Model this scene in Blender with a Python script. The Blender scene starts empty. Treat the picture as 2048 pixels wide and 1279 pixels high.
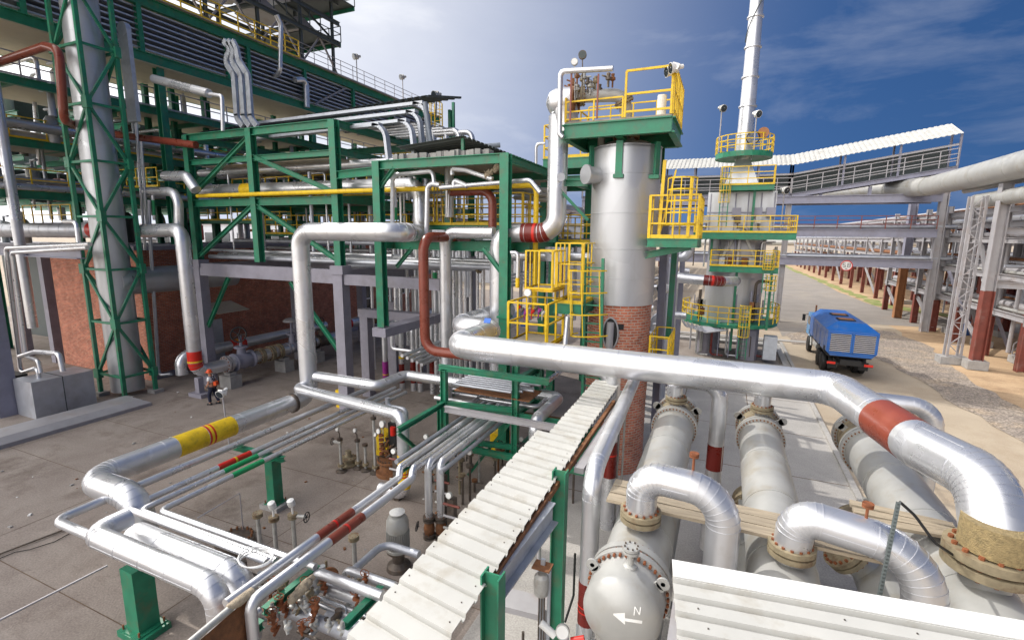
import bpy, math, random
from mathutils import Vector as V, Matrix, noise
random.seed(11)
rad = math.radians
sc = bpy.context.scene
col = sc.collection

# ------------------------------------------------------------ camera
YAW, PIT, ROL, F, H = rad(-23.4), rad(9.8), rad(0.6), 980.0, 8.6
_cy, _sy, _cp, _sp = math.cos(YAW), math.sin(YAW), math.cos(PIT), math.sin(PIT)
FW = V((_sy*_cp, _cy*_cp, -_sp)); _rt = V((_cy, -_sy, 0)); _up = _rt.cross(FW)
RT = math.cos(ROL)*_rt + math.sin(ROL)*_up
UP = -math.sin(ROL)*_rt + math.cos(ROL)*_up
EYE = V((0, 0, H))
cd = bpy.data.cameras.new('camera'); cam = bpy.data.objects.new('camera', cd); col.objects.link(cam)
cd.sensor_width = 36; cd.lens = 36*F/2048; cd.clip_start = 0.1; cd.clip_end = 4000
cam.matrix_world = Matrix(((RT.x, UP.x, -FW.x, 0), (RT.y, UP.y, -FW.y, 0), (RT.z, UP.z, -FW.z, H), (0, 0, 0, 1)))
sc.camera = cam
sc.render.resolution_x, sc.render.resolution_y = 1024, 639

# ------------------------------------------------------------ light
SUN_EL = rad(45); SUN = V((-0.94, 0.34, 0)).normalized()*math.cos(SUN_EL) + V((0, 0, math.sin(SUN_EL)))
sl = bpy.data.lights.new('sun', 'SUN'); so = bpy.data.objects.new('sun', sl); col.objects.link(so)
sl.energy = 2.45; sl.angle = rad(0.5); sl.color = (1.0, 0.955, 0.88)
so.rotation_euler = SUN.to_track_quat('Z', 'Y').to_euler()
w = bpy.data.worlds.new('World'); sc.world = w; w.use_nodes = True
nt = w.node_tree; nt.nodes.clear()
def nn(t, kind, **k):
    n = t.nodes.new(kind)
    for a, b in k.items():
        if a.startswith('i_'): n.inputs[a[2:].replace('_', ' ')].default_value = b
        else: setattr(n, a, b)
    return n
sky = nn(nt, 'ShaderNodeTexSky', sky_type='NISHITA', sun_disc=False, altitude=100, air_density=1.25, dust_density=0.6, ozone_density=4.0)
sky.sun_elevation = SUN_EL; sky.sun_rotation = math.atan2(SUN.x, SUN.y)
hs = nn(nt, 'ShaderNodeHueSaturation'); hs.inputs['Saturation'].default_value = 1.25; hs.inputs['Value'].default_value = 1.0
tc = nn(nt, 'ShaderNodeTexCoord')
sepd = nn(nt, 'ShaderNodeVectorMath', operation='DOT_PRODUCT')           # thin cloud veil, thickest round the sun's side of the sky
hz = V((-0.72, 0.60, 0.36)).normalized(); sepd.inputs[1].default_value = hz
mr = nn(nt, 'ShaderNodeMapRange', interpolation_type='LINEAR'); mr.inputs['From Min'].default_value = 0.48; mr.inputs['From Max'].default_value = 1.0
mp = nn(nt, 'ShaderNodeMapping'); mp.inputs['Scale'].default_value = (1.0, 1.0, 3.2); mp.inputs['Rotation'].default_value = (0.15, 0.25, 0)
ns = nn(nt, 'ShaderNodeTexNoise'); ns.inputs['Scale'].default_value = 3.1; ns.inputs['Detail'].default_value = 10; ns.inputs['Roughness'].default_value = 0.6; ns.inputs['Distortion'].default_value = 0.3
mr2 = nn(nt, 'ShaderNodeMapRange'); mr2.inputs['From Min'].default_value = 0.52; mr2.inputs['From Max'].default_value = 0.78; mr2.inputs['To Max'].default_value = 0.3
ma = nn(nt, 'ShaderNodeMath', operation='MULTIPLY'); mb_ = nn(nt, 'ShaderNodeMath', operation='ADD', use_clamp=True)
mulb = nn(nt, 'ShaderNodeMath', operation='MULTIPLY_ADD'); mulb.inputs[1].default_value = 0.3; mulb.inputs[2].default_value = 0.72
mx = nn(nt, 'ShaderNodeMix', data_type='RGBA'); mx.inputs['B'].default_value = (5.2, 5.3, 5.6, 1)
bg = nn(nt, 'ShaderNodeBackground'); bg.inputs['Strength'].default_value = 0.15
wo = nn(nt, 'ShaderNodeOutputWorld'); L = nt.links.new
lift = nn(nt, 'ShaderNodeMapping', vector_type='POINT'); lift.inputs['Location'].default_value = (0, 0, .34); L(tc.outputs['Generated'], lift.inputs['Vector']); L(lift.outputs[0], sky.inputs['Vector']) if 'Vector' in sky.inputs else None
L(sky.outputs[0], hs.inputs['Color']); L(tc.outputs['Generated'], sepd.inputs[0]); L(sepd.outputs['Value'], mr.inputs['Value'])
L(tc.outputs['Generated'], mp.inputs['Vector']); L(mp.outputs[0], ns.inputs['Vector']); L(ns.outputs['Fac'], mr2.inputs['Value'])
pw = nn(nt, 'ShaderNodeMath', operation='POWER'); pw.inputs[1].default_value = 3.0; L(mr.outputs[0], pw.inputs[0])
L(ns.outputs['Fac'], mulb.inputs[0]); L(pw.outputs[0], ma.inputs[0]); L(mulb.outputs[0], ma.inputs[1])
ad = nn(nt, 'ShaderNodeMath', operation='MULTIPLY'); ad.inputs[1].default_value = .95
L(ma.outputs[0], ad.inputs[0]); L(ad.outputs[0], mb_.inputs[0])
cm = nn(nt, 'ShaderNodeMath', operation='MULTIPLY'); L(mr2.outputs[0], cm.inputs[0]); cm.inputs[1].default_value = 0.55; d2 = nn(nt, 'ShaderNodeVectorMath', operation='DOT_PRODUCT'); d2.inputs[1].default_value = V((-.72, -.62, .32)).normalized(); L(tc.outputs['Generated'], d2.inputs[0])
m4 = nn(nt, 'ShaderNodeMapRange', interpolation_type='SMOOTHSTEP'); m4.inputs['From Min'].default_value = .2; m4.inputs['From Max'].default_value = .75; L(d2.outputs['Value'], m4.inputs['Value'])   # made-up bright bank in the unseen sky behind and left, fills the shade
L(cm.outputs[0], mb_.inputs[1])
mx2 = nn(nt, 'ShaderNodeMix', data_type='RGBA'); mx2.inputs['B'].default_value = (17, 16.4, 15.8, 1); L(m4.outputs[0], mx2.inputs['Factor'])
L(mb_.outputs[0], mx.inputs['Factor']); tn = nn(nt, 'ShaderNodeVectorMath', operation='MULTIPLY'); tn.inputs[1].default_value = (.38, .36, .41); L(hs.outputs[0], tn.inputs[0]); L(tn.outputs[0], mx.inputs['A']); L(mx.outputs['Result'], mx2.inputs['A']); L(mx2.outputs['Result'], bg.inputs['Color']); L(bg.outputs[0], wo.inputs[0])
sc.view_settings.view_transform = 'Standard'; sc.view_settings.look = 'None'; sc.view_settings.exposure = 0.38; sc.view_settings.gamma = 1

# ------------------------------------------------------------ pixels of the photo to points of the plant
def ray(x, y): return FW + (x-1024)/F*RT - (y-639.5)/F*UP
def W(x, y, X=None, Y=None, Z=None):
    r = ray(x, y)
    t = (Z-H)/r.z if Z is not None else X/r.x if X is not None else Y/r.y
    return EYE + r*t
def prj(p):
    d = p-EYE; k = d.dot(FW); return 1024+F*d.dot(RT)/k, 639.5-F*d.dot(UP)/k
AX = {'x': V((1, 0, 0)), 'y': V((0, 1, 0)), 'z': V((0, 0, 1))}
def along(p, a, x, y):                     # from p along a plant axis to the spot seen nearest pixel x, y
    d = AX[a] if isinstance(a, str) else a; r = ray(x, y); q = p-EYE
    a_, b_, c_ = d.dot(d), d.dot(r), r.dot(r); d1, d2 = d.dot(q), r.dot(q); den = a_*c_-b_*b_
    return p + d*((b_*d2-c_*d1)/den)
def chain(x, y, pl, *steps):
    p = W(x, y, **pl); out = [p]
    for s in steps:
        if s[0] in 'xyz' and len(s) == 3: p = along(p, s[0], s[1], s[2])
        elif s[0] in 'xyz': p = p + AX[s[0]]*s[1]
        elif s[0] == 'r': p = p + V(s[1:])
        else: p = W(s[1], s[2], **s[3])
        out.append(p)
    return out
def px_r(p, d, w):                         # radius of a cylinder at p with axis d that looks w pixels wide
    d = d.normalized(); n = (p-EYE).cross(d).normalized()
    a = prj(p); b = prj(p+n*0.05); c = prj(p+d*0.05)
    lx, ly = c[0]-a[0], c[1]-a[1]; l = math.hypot(lx, ly) or 1
    return (w/2) / (abs((b[0]-a[0])*ly-(b[1]-a[1])*lx)/l) * 0.05

# ------------------------------------------------------------ materials
MATS = {}
def mat(name, c, rough=0.5, metal=0.0, var=0.12, vs=3.0, bump=0.0, bs=40.0, spec=0.5, dirt=None, dirt_amt=0.35, dirt_s=1.2, stretch=(1, 1, 1), rvar=0.1, coat=0.0, bdet=4, cells=0.0, cs=1.0):
    m = bpy.data.materials.new(name); m.use_nodes = True; t = m.node_tree; b = t.nodes['Principled BSDF']; LK = t.links.new
    geo = nn(t, 'ShaderNodeNewGeometry'); mpn = nn(t, 'ShaderNodeMapping'); mpn.inputs['Scale'].default_value = stretch
    LK(geo.outputs['Position'], mpn.inputs['Vector'])
    n1 = nn(t, 'ShaderNodeTexNoise'); n1.inputs['Scale'].default_value = vs; n1.inputs['Detail'].default_value = 6; n1.inputs['Roughness'].default_value = 0.6
    LK(mpn.outputs[0], n1.inputs['Vector'])
    r1 = nn(t, 'ShaderNodeMapRange'); r1.inputs['From Min'].default_value = 0.3; r1.inputs['From Max'].default_value = 0.7
    r1.inputs['To Min'].default_value = 1-var; r1.inputs['To Max'].default_value = 1+var
    LK(n1.outputs['Fac'], r1.inputs['Value'])
    mu = nn(t, 'ShaderNodeVectorMath', operation='MULTIPLY'); mu.inputs[0].default_value = c; LK(r1.outputs[0], mu.inputs[1])
    out = mu.outputs[0]
    if dirt:
        n2 = nn(t, 'ShaderNodeTexNoise'); n2.inputs['Scale'].default_value = dirt_s; n2.inputs['Detail'].default_value = 8; n2.inputs['Roughness'].default_value = 0.65
        LK(mpn.outputs[0], n2.inputs['Vector'])
        r2 = nn(t, 'ShaderNodeMapRange'); r2.inputs['From Min'].default_value = 0.52; r2.inputs['From Max'].default_value = 0.72; r2.inputs['To Max'].default_value = dirt_amt
        LK(n2.outputs['Fac'], r2.inputs['Value'])
        mm = nn(t, 'ShaderNodeMix', data_type='RGBA'); mm.inputs['B'].default_value = (*dirt, 1); LK(r2.outputs[0], mm.inputs['Factor']); LK(out, mm.inputs['A']); out = mm.outputs['Result']
    vs_ = None
    if cells:                                   # sheet to sheet differences
        vo = nn(t, 'ShaderNodeTexVoronoi'); vo.inputs['Scale'].default_value = cs; LK(geo.outputs['Position'], vo.inputs['Vector']); sc_ = nn(t, 'ShaderNodeSeparateColor'); LK(vo.outputs['Color'], sc_.inputs[0])
        rc = nn(t, 'ShaderNodeMapRange'); rc.inputs['To Min'].default_value = 1-cells; rc.inputs['To Max'].default_value = 1+cells*.6; LK(sc_.outputs[0], rc.inputs['Value'])
        mv = nn(t, 'ShaderNodeVectorMath', operation='MULTIPLY'); LK(out, mv.inputs[0]); LK(rc.outputs[0], mv.inputs[1]); out = mv.outputs[0]; vs_ = sc_.outputs[1]
    LK(out, b.inputs['Base Color'])
    b.inputs['Metallic'].default_value = metal; b.inputs['Specular IOR Level'].default_value = spec
    if coat: b.inputs['Coat Weight'].default_value = coat; b.inputs['Coat Roughness'].default_value = 0.15
    r3 = nn(t, 'ShaderNodeMapRange'); r3.inputs['From Min'].default_value = 0.3; r3.inputs['From Max'].default_value = 0.7
    r3.inputs['To Min'].default_value = max(0.05, rough-rvar); r3.inputs['To Max'].default_value = min(1, rough+rvar); LK(n1.outputs['Fac'], r3.inputs['Value'])
    if vs_: rr_ = nn(t, 'ShaderNodeMath', operation='MULTIPLY_ADD', use_clamp=True); rr_.inputs[1].default_value = .14; LK(vs_, rr_.inputs[0]); LK(r3.outputs[0], rr_.inputs[2]); LK(rr_.outputs[0], b.inputs['Roughness'])
    else: LK(r3.outputs[0], b.inputs['Roughness'])
    if bump:
        n3 = nn(t, 'ShaderNodeTexNoise'); n3.inputs['Scale'].default_value = bs; n3.inputs['Detail'].default_value = bdet; LK(mpn.outputs[0], n3.inputs['Vector'])
        bp = nn(t, 'ShaderNodeBump'); bp.inputs['Strength'].default_value = bump; bp.inputs['Distance'].default_value = 0.02
        LK(n3.outputs['Fac'], bp.inputs['Height']); LK(bp.outputs[0], b.inputs['Normal'])
    MATS[name] = m; return m
mat('aluminium cladding', (.67, .68, .71), .26, .72, .04, 1.3, bump=.05, bs=2.2, bdet=1, rvar=.06, dirt=(.38, .35, .31), dirt_amt=.4, dirt_s=1.3, cells=.1, cs=.9)
mat('weathered cladding', (.46, .48, .53), .42, .55, .1, 2.5, bump=.08, bs=3, bdet=1, rvar=.06, dirt=(.25, .22, .2), dirt_amt=.4)
mat('silver paint', (.5, .51, .53), .33, .6, .05, 1.2, dirt=(.34, .32, .28), dirt_amt=.4, stretch=(1, 1, .25), cells=.06, cs=.6)
mat('cream grey paint', (.4, .4, .385), .38, .2, .1, 1.6, bump=.08, bs=12, dirt=(.3, .24, .15), dirt_amt=.5, dirt_s=1.9)
mat('white paint', (.78, .78, .76), .45, 0, .05, 2, dirt=(.45, .4, .32), dirt_amt=.3)
mat('green steel paint', (.02, .2, .11), .42, 0, .22, 2.5, dirt=(.13, .11, .06), dirt_amt=.55, dirt_s=3.2)
mat('yellow paint', (.78, .52, .012), .45, 0, .14, 4, dirt=(.22, .11, .03), dirt_amt=.5, dirt_s=5)
mat('brown red paint', (.21, .045, .025), .32, 0, .12, 3)
mat('dark red paint', (.15, .012, .008), .3, 0, .1, 3)
mat('red paint', (.6, .02, .01), .35, 0, .08, 3)
mat('magenta paint', (.28, .02, .22), .35, 0, .08, 3)
mat('signal green paint', (.01, .3, .1), .35, 0, .08, 3)
mat('lilac grey steel', (.27, .27, .34), .5, .05, .12, 1.5, dirt=(.2, .17, .15), dirt_amt=.4)
mat('pale steel', (.37, .36, .375), .5, .15, .12, 1.5, dirt=(.3, .2, .14), dirt_amt=.45)
mat('red oxide steel', (.2, .05, .035), .55, 0, .2, 2, dirt=(.3, .24, .22), dirt_amt=.4)
mat('orange oxide steel', (.34, .15, .06), .6, 0, .2, 2)
mat('painted concrete', (.27, .26, .31), .7, 0, .15, 1.4, bump=.25, bs=14, dirt=(.17, .15, .14), dirt_amt=.5)
mat('concrete block', (.33, .32, .31), .85, 0, .18, 3, bump=.4, bs=25)
mat('rust', (.2, .085, .035), .85, 0, .35, 9, bump=.4, bs=60)
mat('orange rust', (.22, .07, .025), .75, 0, .3, 12, bump=.3, bs=80)
mat('tan flange paint', (.27, .225, .145), .6, .1, .3, 6, dirt=(.12, .055, .025), dirt_amt=.9, dirt_s=3.5)
mat('grimy steel', (.12, .1, .085), .5, .5, .35, 9, bump=.3, bs=50, dirt=(.25, .14, .06), dirt_amt=.5, dirt_s=6)
mat('instrument grey', (.42, .42, .4), .45, .2, .2, 6, dirt=(.2, .14, .09), dirt_amt=.45, dirt_s=7)
mat('black rubber', (.012, .012, .013), .6, 0, .2, 8)
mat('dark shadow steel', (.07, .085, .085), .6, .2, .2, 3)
mat('grey cable', (.22, .25, .29), .5, .1, .15, 3)
mat('galvanised steel', (.47, .5, .55), .45, .5, .12, 4, dirt=(.3, .28, .26), dirt_amt=.3)
mat('roof sheet', (.5, .495, .465), .5, 0, .06, 1.2, dirt=(.33, .29, .22), dirt_amt=.55, dirt_s=2.2)
mat('weathered timber', (.36, .3, .22), .8, 0, .25, 2, bump=.5, bs=12, stretch=(1, 9, 9), dirt=(.24, .19, .13), dirt_amt=.5)
mat('blue paint', (.015, .12, .42), .38, 0, .1, 2, coat=.15, dirt=(.2, .2, .22), dirt_amt=.4, dirt_s=1.5)
mat('pale blue paint', (.06, .3, .62), .3, 0, .08, 2, coat=.4)
mat('glass', (.02, .03, .04), .06, 0, 0, 1)
mat('glass wool', (.4, .33, .24), .95, 0, .35, 14, bump=1.0, bs=45)
mat('woven insulation', (.27, .205, .1), .9, 0, .3, 18, bump=1.0, bs=60)
mat('orange plastic', (.75, .09, .015), .4, 0, .05, 5)
mat('skin', (.45, .22, .14), .6, 0, .05, 8)
mat('navy cloth', (.012, .016, .04), .85, 0, .2, 8)
mat('white cloth', (.75, .75, .75), .85, 0, .05, 8)
mat('dull deck', (.34, .3, .24), .8, 0, .2, 1.5, dirt=(.12, .11, .1), dirt_amt=.5)
mat('beige panel', (.55, .5, .4), .6, 0, .15, 1.2, dirt=(.3, .28, .22), dirt_amt=.4)
mat('bright blue label', (.02, .13, .55), .4, 0, 0, 1)

def brick_mat(name, sx, mortar=.012):
    m = bpy.data.materials.new(name); m.use_nodes = True; t = m.node_tree; b = t.nodes['Principled BSDF']; LK = t.links.new
    uv = nn(t, 'ShaderNodeUVMap'); br = nn(t, 'ShaderNodeTexBrick')
    br.inputs['Scale'].default_value = 1; br.inputs['Brick Width'].default_value = .26; br.inputs['Row Height'].default_value = .085*sx
    br.inputs['Mortar Size'].default_value = mortar; br.inputs['Mortar Smooth'].default_value = .3; br.inputs['Bias'].default_value = 0
    br.inputs['Color1'].default_value = (.5, .15, .08, 1); br.inputs['Color2'].default_value = (.33, .085, .045, 1); br.inputs['Mortar'].default_value = (.42, .3, .24, 1)
    n1 = nn(t, 'ShaderNodeTexNoise'); n1.inputs['Scale'].default_value = 1.3; n1.inputs['Detail'].default_value = 8; n1.inputs['Roughness'].default_value = .7
    nd = nn(t, 'ShaderNodeTexNoise'); nd.inputs['Scale'].default_value = 6; nd.inputs['Detail'].default_value = 3
    vm = nn(t, 'ShaderNodeVectorMath', operation='MULTIPLY_ADD'); vm.inputs[1].default_value = (.035, .035, 0); 
    LK(uv.outputs[0], nd.inputs['Vector']); LK(nd.outputs['Color'], vm.inputs[0]); LK(uv.outputs[0], vm.inputs[2]); LK(vm.outputs[0], br.inputs['Vector'])
    LK(uv.outputs[0], n1.inputs['Vector'])
    r1 = nn(t, 'ShaderNodeMapRange'); r1.inputs['From Min'].default_value = .3; r1.inputs['From Max'].default_value = .7; r1.inputs['To Min'].default_value = .75; r1.inputs['To Max'].default_value = 1.5
    mu = nn(t, 'ShaderNodeVectorMath', operation='MULTIPLY'); LK(n1.outputs['Fac'], r1.inputs['Value']); LK(br.outputs['Color'], mu.inputs[0]); LK(r1.outputs[0], mu.inputs[1])
    sp_ = nn(t, 'ShaderNodeTexNoise'); sp_.inputs['Scale'].default_value = 5.5; sp_.inputs['Detail'].default_value = 2; LK(uv.outputs[0], sp_.inputs['Vector'])
    sr = nn(t, 'ShaderNodeMapRange'); sr.inputs['From Min'].default_value = .56; sr.inputs['From Max'].default_value = .7; LK(sp_.outputs['Fac'], sr.inputs['Value']); sr.inputs['To Max'].default_value = .7
    sm = nn(t, 'ShaderNodeMix', data_type='RGBA'); sm.inputs['B'].default_value = (.62, .33, .22, 1); LK(sr.outputs[0], sm.inputs['Factor']); LK(mu.outputs[0], sm.inputs['A'])
    LK(sm.outputs['Result'], b.inputs['Base Color']); b.inputs['Roughness'].default_value = .9
    bp = nn(t, 'ShaderNodeBump'); bp.inputs['Strength'].default_value = .8; bp.inputs['Distance'].default_value = .02; bp.invert = True
    LK(br.outputs['Fac'], bp.inputs['Height']); LK(bp.outputs[0], b.inputs['Normal']); MATS[name] = m
brick_mat('brick wall', 1); brick_mat('rough brick', 1.15, .02)

def ground_mat(name, c1, c2, scale=.35, fine=30, rough=.9, bump=.3, vor=0, c3=None, s3=.12):
    m = bpy.data.materials.new(name); m.use_nodes = True; t = m.node_tree; b = t.nodes['Principled BSDF']; LK = t.links.new
    geo = nn(t, 'ShaderNodeNewGeometry')
    n1 = nn(t, 'ShaderNodeTexNoise'); n1.inputs['Scale'].default_value = scale; n1.inputs['Detail'].default_value = 10; n1.inputs['Roughness'].default_value = .65; n1.inputs['Distortion'].default_value = .6
    n2 = nn(t, 'ShaderNodeTexNoise'); n2.inputs['Scale'].default_value = fine; n2.inputs['Detail'].default_value = 4
    for n in (n1, n2): LK(geo.outputs['Position'], n.inputs['Vector'])
    cr = nn(t, 'ShaderNodeMapRange'); cr.inputs['From Min'].default_value = .35; cr.inputs['From Max'].default_value = .65; LK(n1.outputs['Fac'], cr.inputs['Value'])
    mxn = nn(t, 'ShaderNodeMix', data_type='RGBA'); mxn.inputs['A'].default_value = (*c1, 1); mxn.inputs['B'].default_value = (*c2, 1); LK(cr.outputs[0], mxn.inputs['Factor'])
    out = mxn.outputs['Result']
    if c3:
        n4 = nn(t, 'ShaderNodeTexNoise'); n4.inputs['Scale'].default_value = s3; n4.inputs['Detail'].default_value = 9; n4.inputs['Roughness'].default_value = .7; LK(geo.outputs['Position'], n4.inputs['Vector'])
        c4 = nn(t, 'ShaderNodeMapRange'); c4.inputs['From Min'].default_value = .5; c4.inputs['From Max'].default_value = .66; c4.inputs['To Max'].default_value = .8; LK(n4.outputs['Fac'], c4.inputs['Value'])
        m3 = nn(t, 'ShaderNodeMix', data_type='RGBA'); m3.inputs['B'].default_value = (*c3, 1); LK(c4.outputs[0], m3.inputs['Factor']); LK(out, m3.inputs['A']); out = m3.outputs['Result']
    r2 = nn(t, 'ShaderNodeMapRange'); r2.inputs['From Min'].default_value = .3; r2.inputs['From Max'].default_value = .7; r2.inputs['To Min'].default_value = .82; r2.inputs['To Max'].default_value = 1.18; 
    src = n2.outputs['Fac']
    if vor:
        vo = nn(t, 'ShaderNodeTexVoronoi'); vo.inputs['Scale'].default_value = vor; LK(geo.outputs['Position'], vo.inputs['Vector']); src = vo.outputs['Color']
        sx_ = nn(t, 'ShaderNodeSeparateColor'); LK(src, sx_.inputs[0]); src = sx_.outputs[0]
        r2.inputs['From Min'].default_value = 0; r2.inputs['From Max'].default_value = 1; r2.inputs['To Min'].default_value = .5; r2.inputs['To Max'].default_value = 1.5
    LK(src, r2.inputs['Value'])
    mu = nn(t, 'ShaderNodeVectorMath', operation='MULTIPLY'); LK(out, mu.inputs[0]); LK(r2.outputs[0], mu.inputs[1]); LK(mu.outputs[0], b.inputs['Base Color'])
    b.inputs['Roughness'].default_value = rough
    bp = nn(t, 'ShaderNodeBump'); bp.inputs['Strength'].default_value = bump; bp.inputs['Distance'].default_value = .03; LK(src, bp.inputs['Height']); LK(bp.outputs[0], b.inputs['Normal'])
    MATS[name] = m
ground_mat('sand', (.43, .29, .17), (.53, .38, .235), .25, 25, c3=(.27, .17, .1), s3=.2)
ground_mat('packed dirt', (.38, .31, .23), (.46, .385, .29), .18, 30, c3=(.33, .25, .17), s3=.16)
ground_mat('asphalt', (.25, .225, .2), (.31, .28, .25), .3, 40, c3=(.36, .31, .25), s3=.1)
ground_mat('gravel', (.25, .21, .18), (.33, .28, .23), .5, 30, vor=14, bump=.7, c3=(.42, .32, .22), s3=.5)
ground_mat('yard concrete', (.235, .195, .17), (.32, .275, .24), .45, 22, c3=(.14, .105, .085), s3=.45)
ground_mat('pale concrete', (.34, .325, .305), (.43, .41, .385), .5, 24, c3=(.33, .31, .29), s3=.3)
ground_mat('dark soil', (.1, .065, .045), (.16, .11, .07), .8, 20)
ground_mat('grass soil', (.14, .2, .05), (.3, .3, .1), 1.5, 20, c3=(.45, .38, .22), s3=.5)

# ------------------------------------------------------------ mesh building
class MB:
    def __init__(s): s.v = []; s.f = []; s.uv = {}
    def add(s, vs, fs):
        o = len(s.v); s.v += [V(x) for x in vs]; s.f += [tuple(i+o for i in f) for f in fs]; return s
    def box(s, c, d, rot=None):
        c = V(c); hx, hy, hz = d[0]/2, d[1]/2, d[2]/2
        vs = [V((x, y, z)) for x in (-hx, hx) for y in (-hy, hy) for z in (-hz, hz)]
        if rot is not None: vs = [rot @ q for q in vs]
        return s.add([c+q for q in vs], [(0, 1, 3, 2), (4, 6, 7, 5), (0, 4, 5, 1), (2, 3, 7, 6), (0, 2, 6, 4), (1, 5, 7, 3)])
    def box2(s, a, b):
        a, b = V(a), V(b); return s.box((a+b)/2, [abs(b[i]-a[i]) for i in range(3)])
    def bar(s, p, q, w_, h_, up=None):
        p, q = V(p), V(q); d = (q-p).normalized()
        u = V(up) if up is not None else (V((0, 0, 1)) if abs(d.z) < .95 else V((0, 1, 0)))
        sd = d.cross(u).normalized(); u = sd.cross(d).normalized()
        vs = [e + sd*a*w_/2 + u*b*h_/2 for e in (p, q) for a, b in ((-1, -1), (1, -1), (1, 1), (-1, 1))]
        return s.add(vs, [(0, 3, 2, 1), (4, 5, 6, 7), (0, 1, 5, 4), (1, 2, 6, 5), (2, 3, 7, 6), (3, 0, 4, 7)])
    def ibeam(s, p, q, w_, h_, t=None, up=None):
        p, q = V(p), V(q); d = (q-p).normalized(); t = t or h_*.09
        u = V(up) if up is not None else (V((0, 0, 1)) if abs(d.z) < .95 else V((0, 1, 0)))
        sd = d.cross(u).normalized(); u = sd.cross(d).normalized(); a, b, k = w_/2, h_/2, t/2
        prof = [(-a, -b), (a, -b), (a, -b+t), (k, -b+t), (k, b-t), (a, b-t), (a, b), (-a, b), (-a, b-t), (-k, b-t), (-k, -b+t), (-a, -b+t)]
        vs = [e+sd*x+u*y for e in (p, q) for x, y in prof]; n = 12
        fs = [(i, (i+1) % n, n+(i+1) % n, n+i) for i in range(n)]
        for o in (0, n): fs += [(o, o+1, o+2, o+11), (o+6, o+7, o+8, o+5), (o+2, o+3, o+10, o+11), (o+8, o+9, o+4, o+5), (o+3, o+4, o+9, o+10)]
        return s.add(vs, fs)
    def tube(s, pts, r, n=12, cap=True, closed=False):
        pts = [V(p) for p in pts]; m = len(pts); rs = r if isinstance(r, (list, tuple)) else [r]*m
        tg = []
        for i in range(m):
            a = pts[i-1] if (i > 0 or closed) else pts[i]; b = pts[(i+1) % m] if (i < m-1 or closed) else pts[i]
            t_ = (b-a); tg.append(t_.normalized() if t_.length > 1e-9 else V((0, 0, 1)))
        u = tg[0].orthogonal().normalized(); o = len(s.v)
        for i in range(m):
            u = (u - tg[i]*u.dot(tg[i])); u = u.normalized() if u.length > 1e-6 else tg[i].orthogonal().normalized(); w_ = tg[i].cross(u)
            for k in range(n):
                a = 2*math.pi*k/n; s.v.append(pts[i]+(u*math.cos(a)+w_*math.sin(a))*rs[i])
        for i in range(m if closed else m-1):
            j = (i+1) % m
            if closed and j == 0:      # match the twist
                best = min(range(n), key=lambda q: (s.v[o+i*n]-s.v[o+q]).length)
                for k in range(n): s.f.append((o+i*n+k, o+i*n+(k+1) % n, o+(k+1+best) % n, o+(k+best) % n))
            else:
                for k in range(n): s.f.append((o+i*n+k, o+i*n+(k+1) % n, o+j*n+(k+1) % n, o+j*n+k))
        if cap and not closed: s.f.append(tuple(o+k for k in range(n))[::-1]); s.f.append(tuple(o+(m-1)*n+k for k in range(n)))
        return s
    def cyl(s, p, q, r, r2=None, n=16, cap=True): return s.tube([p, q], [r, r if r2 is None else r2], n, cap)
    def ring(s, c, ax, R_, r, n=24, k=6):
        c, ax = V(c), V(ax).normalized(); u = ax.orthogonal().normalized(); w_ = ax.cross(u)
        return s.tube([c+(u*math.cos(2*math.pi*i/n)+w_*math.sin(2*math.pi*i/n))*R_ for i in range(n)], r, k, closed=True)
    def arc(s, c, u, w_, R_, a0, a1, r, n=12, k=6, flat=None):
        pts = [V(c)+(V(u)*math.cos(a0+(a1-a0)*i/n)+V(w_)*math.sin(a0+(a1-a0)*i/n))*R_ for i in range(n+1)]
        if flat:
            for i in range(n): s.bar(pts[i], pts[i+1], flat[0], flat[1], up=V(u).cross(V(w_)))
            return s
        return s.tube(pts, r, k)
    def lathe(s, c, ax, prof, n=24):
        c, ax = V(c), V(ax).normalized(); u = ax.orthogonal().normalized(); w_ = ax.cross(u); o = len(s.v); m = len(prof)
        for r, h in prof:
            for k in range(n):
                a = 2*math.pi*k/n; s.v.append(c+ax*h+(u*math.cos(a)+w_*math.sin(a))*r)
        for i in range(m-1):
            for k in range(n): s.f.append((o+i*n+k, o+i*n+(k+1) % n, o+(i+1)*n+(k+1) % n, o+(i+1)*n+k))
        if prof[0][0] > 1e-4: s.f.append(tuple(o+k for k in range(n))[::-1])
        if prof[-1][0] > 1e-4: s.f.append(tuple(o+(m-1)*n+k for k in range(n)))
        return s
    def slab(s, poly, th):                     # polygon with thickness downwards
        n = len(poly); vs = [V(p) for p in poly]+[V(p)-V((0, 0, th)) for p in poly]
        return s.add(vs, [tuple(range(n)), tuple(range(2*n-1, n-1, -1))]+[(i, i+n, (i+1) % n+n, (i+1) % n) for i in range(n)])
    def bolts(s, c, ax, R_, k, r, h, both=True):
        c, ax = V(c), V(ax).normalized(); u = ax.orthogonal().normalized(); w_ = ax.cross(u)
        for i in range(k):
            a = 2*math.pi*(i+.5)/k; p = c+(u*math.cos(a)+w_*math.sin(a))*R_
            s.cyl(p-ax*(h if both else 0), p+ax*h, r, n=6)
        return s
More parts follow.
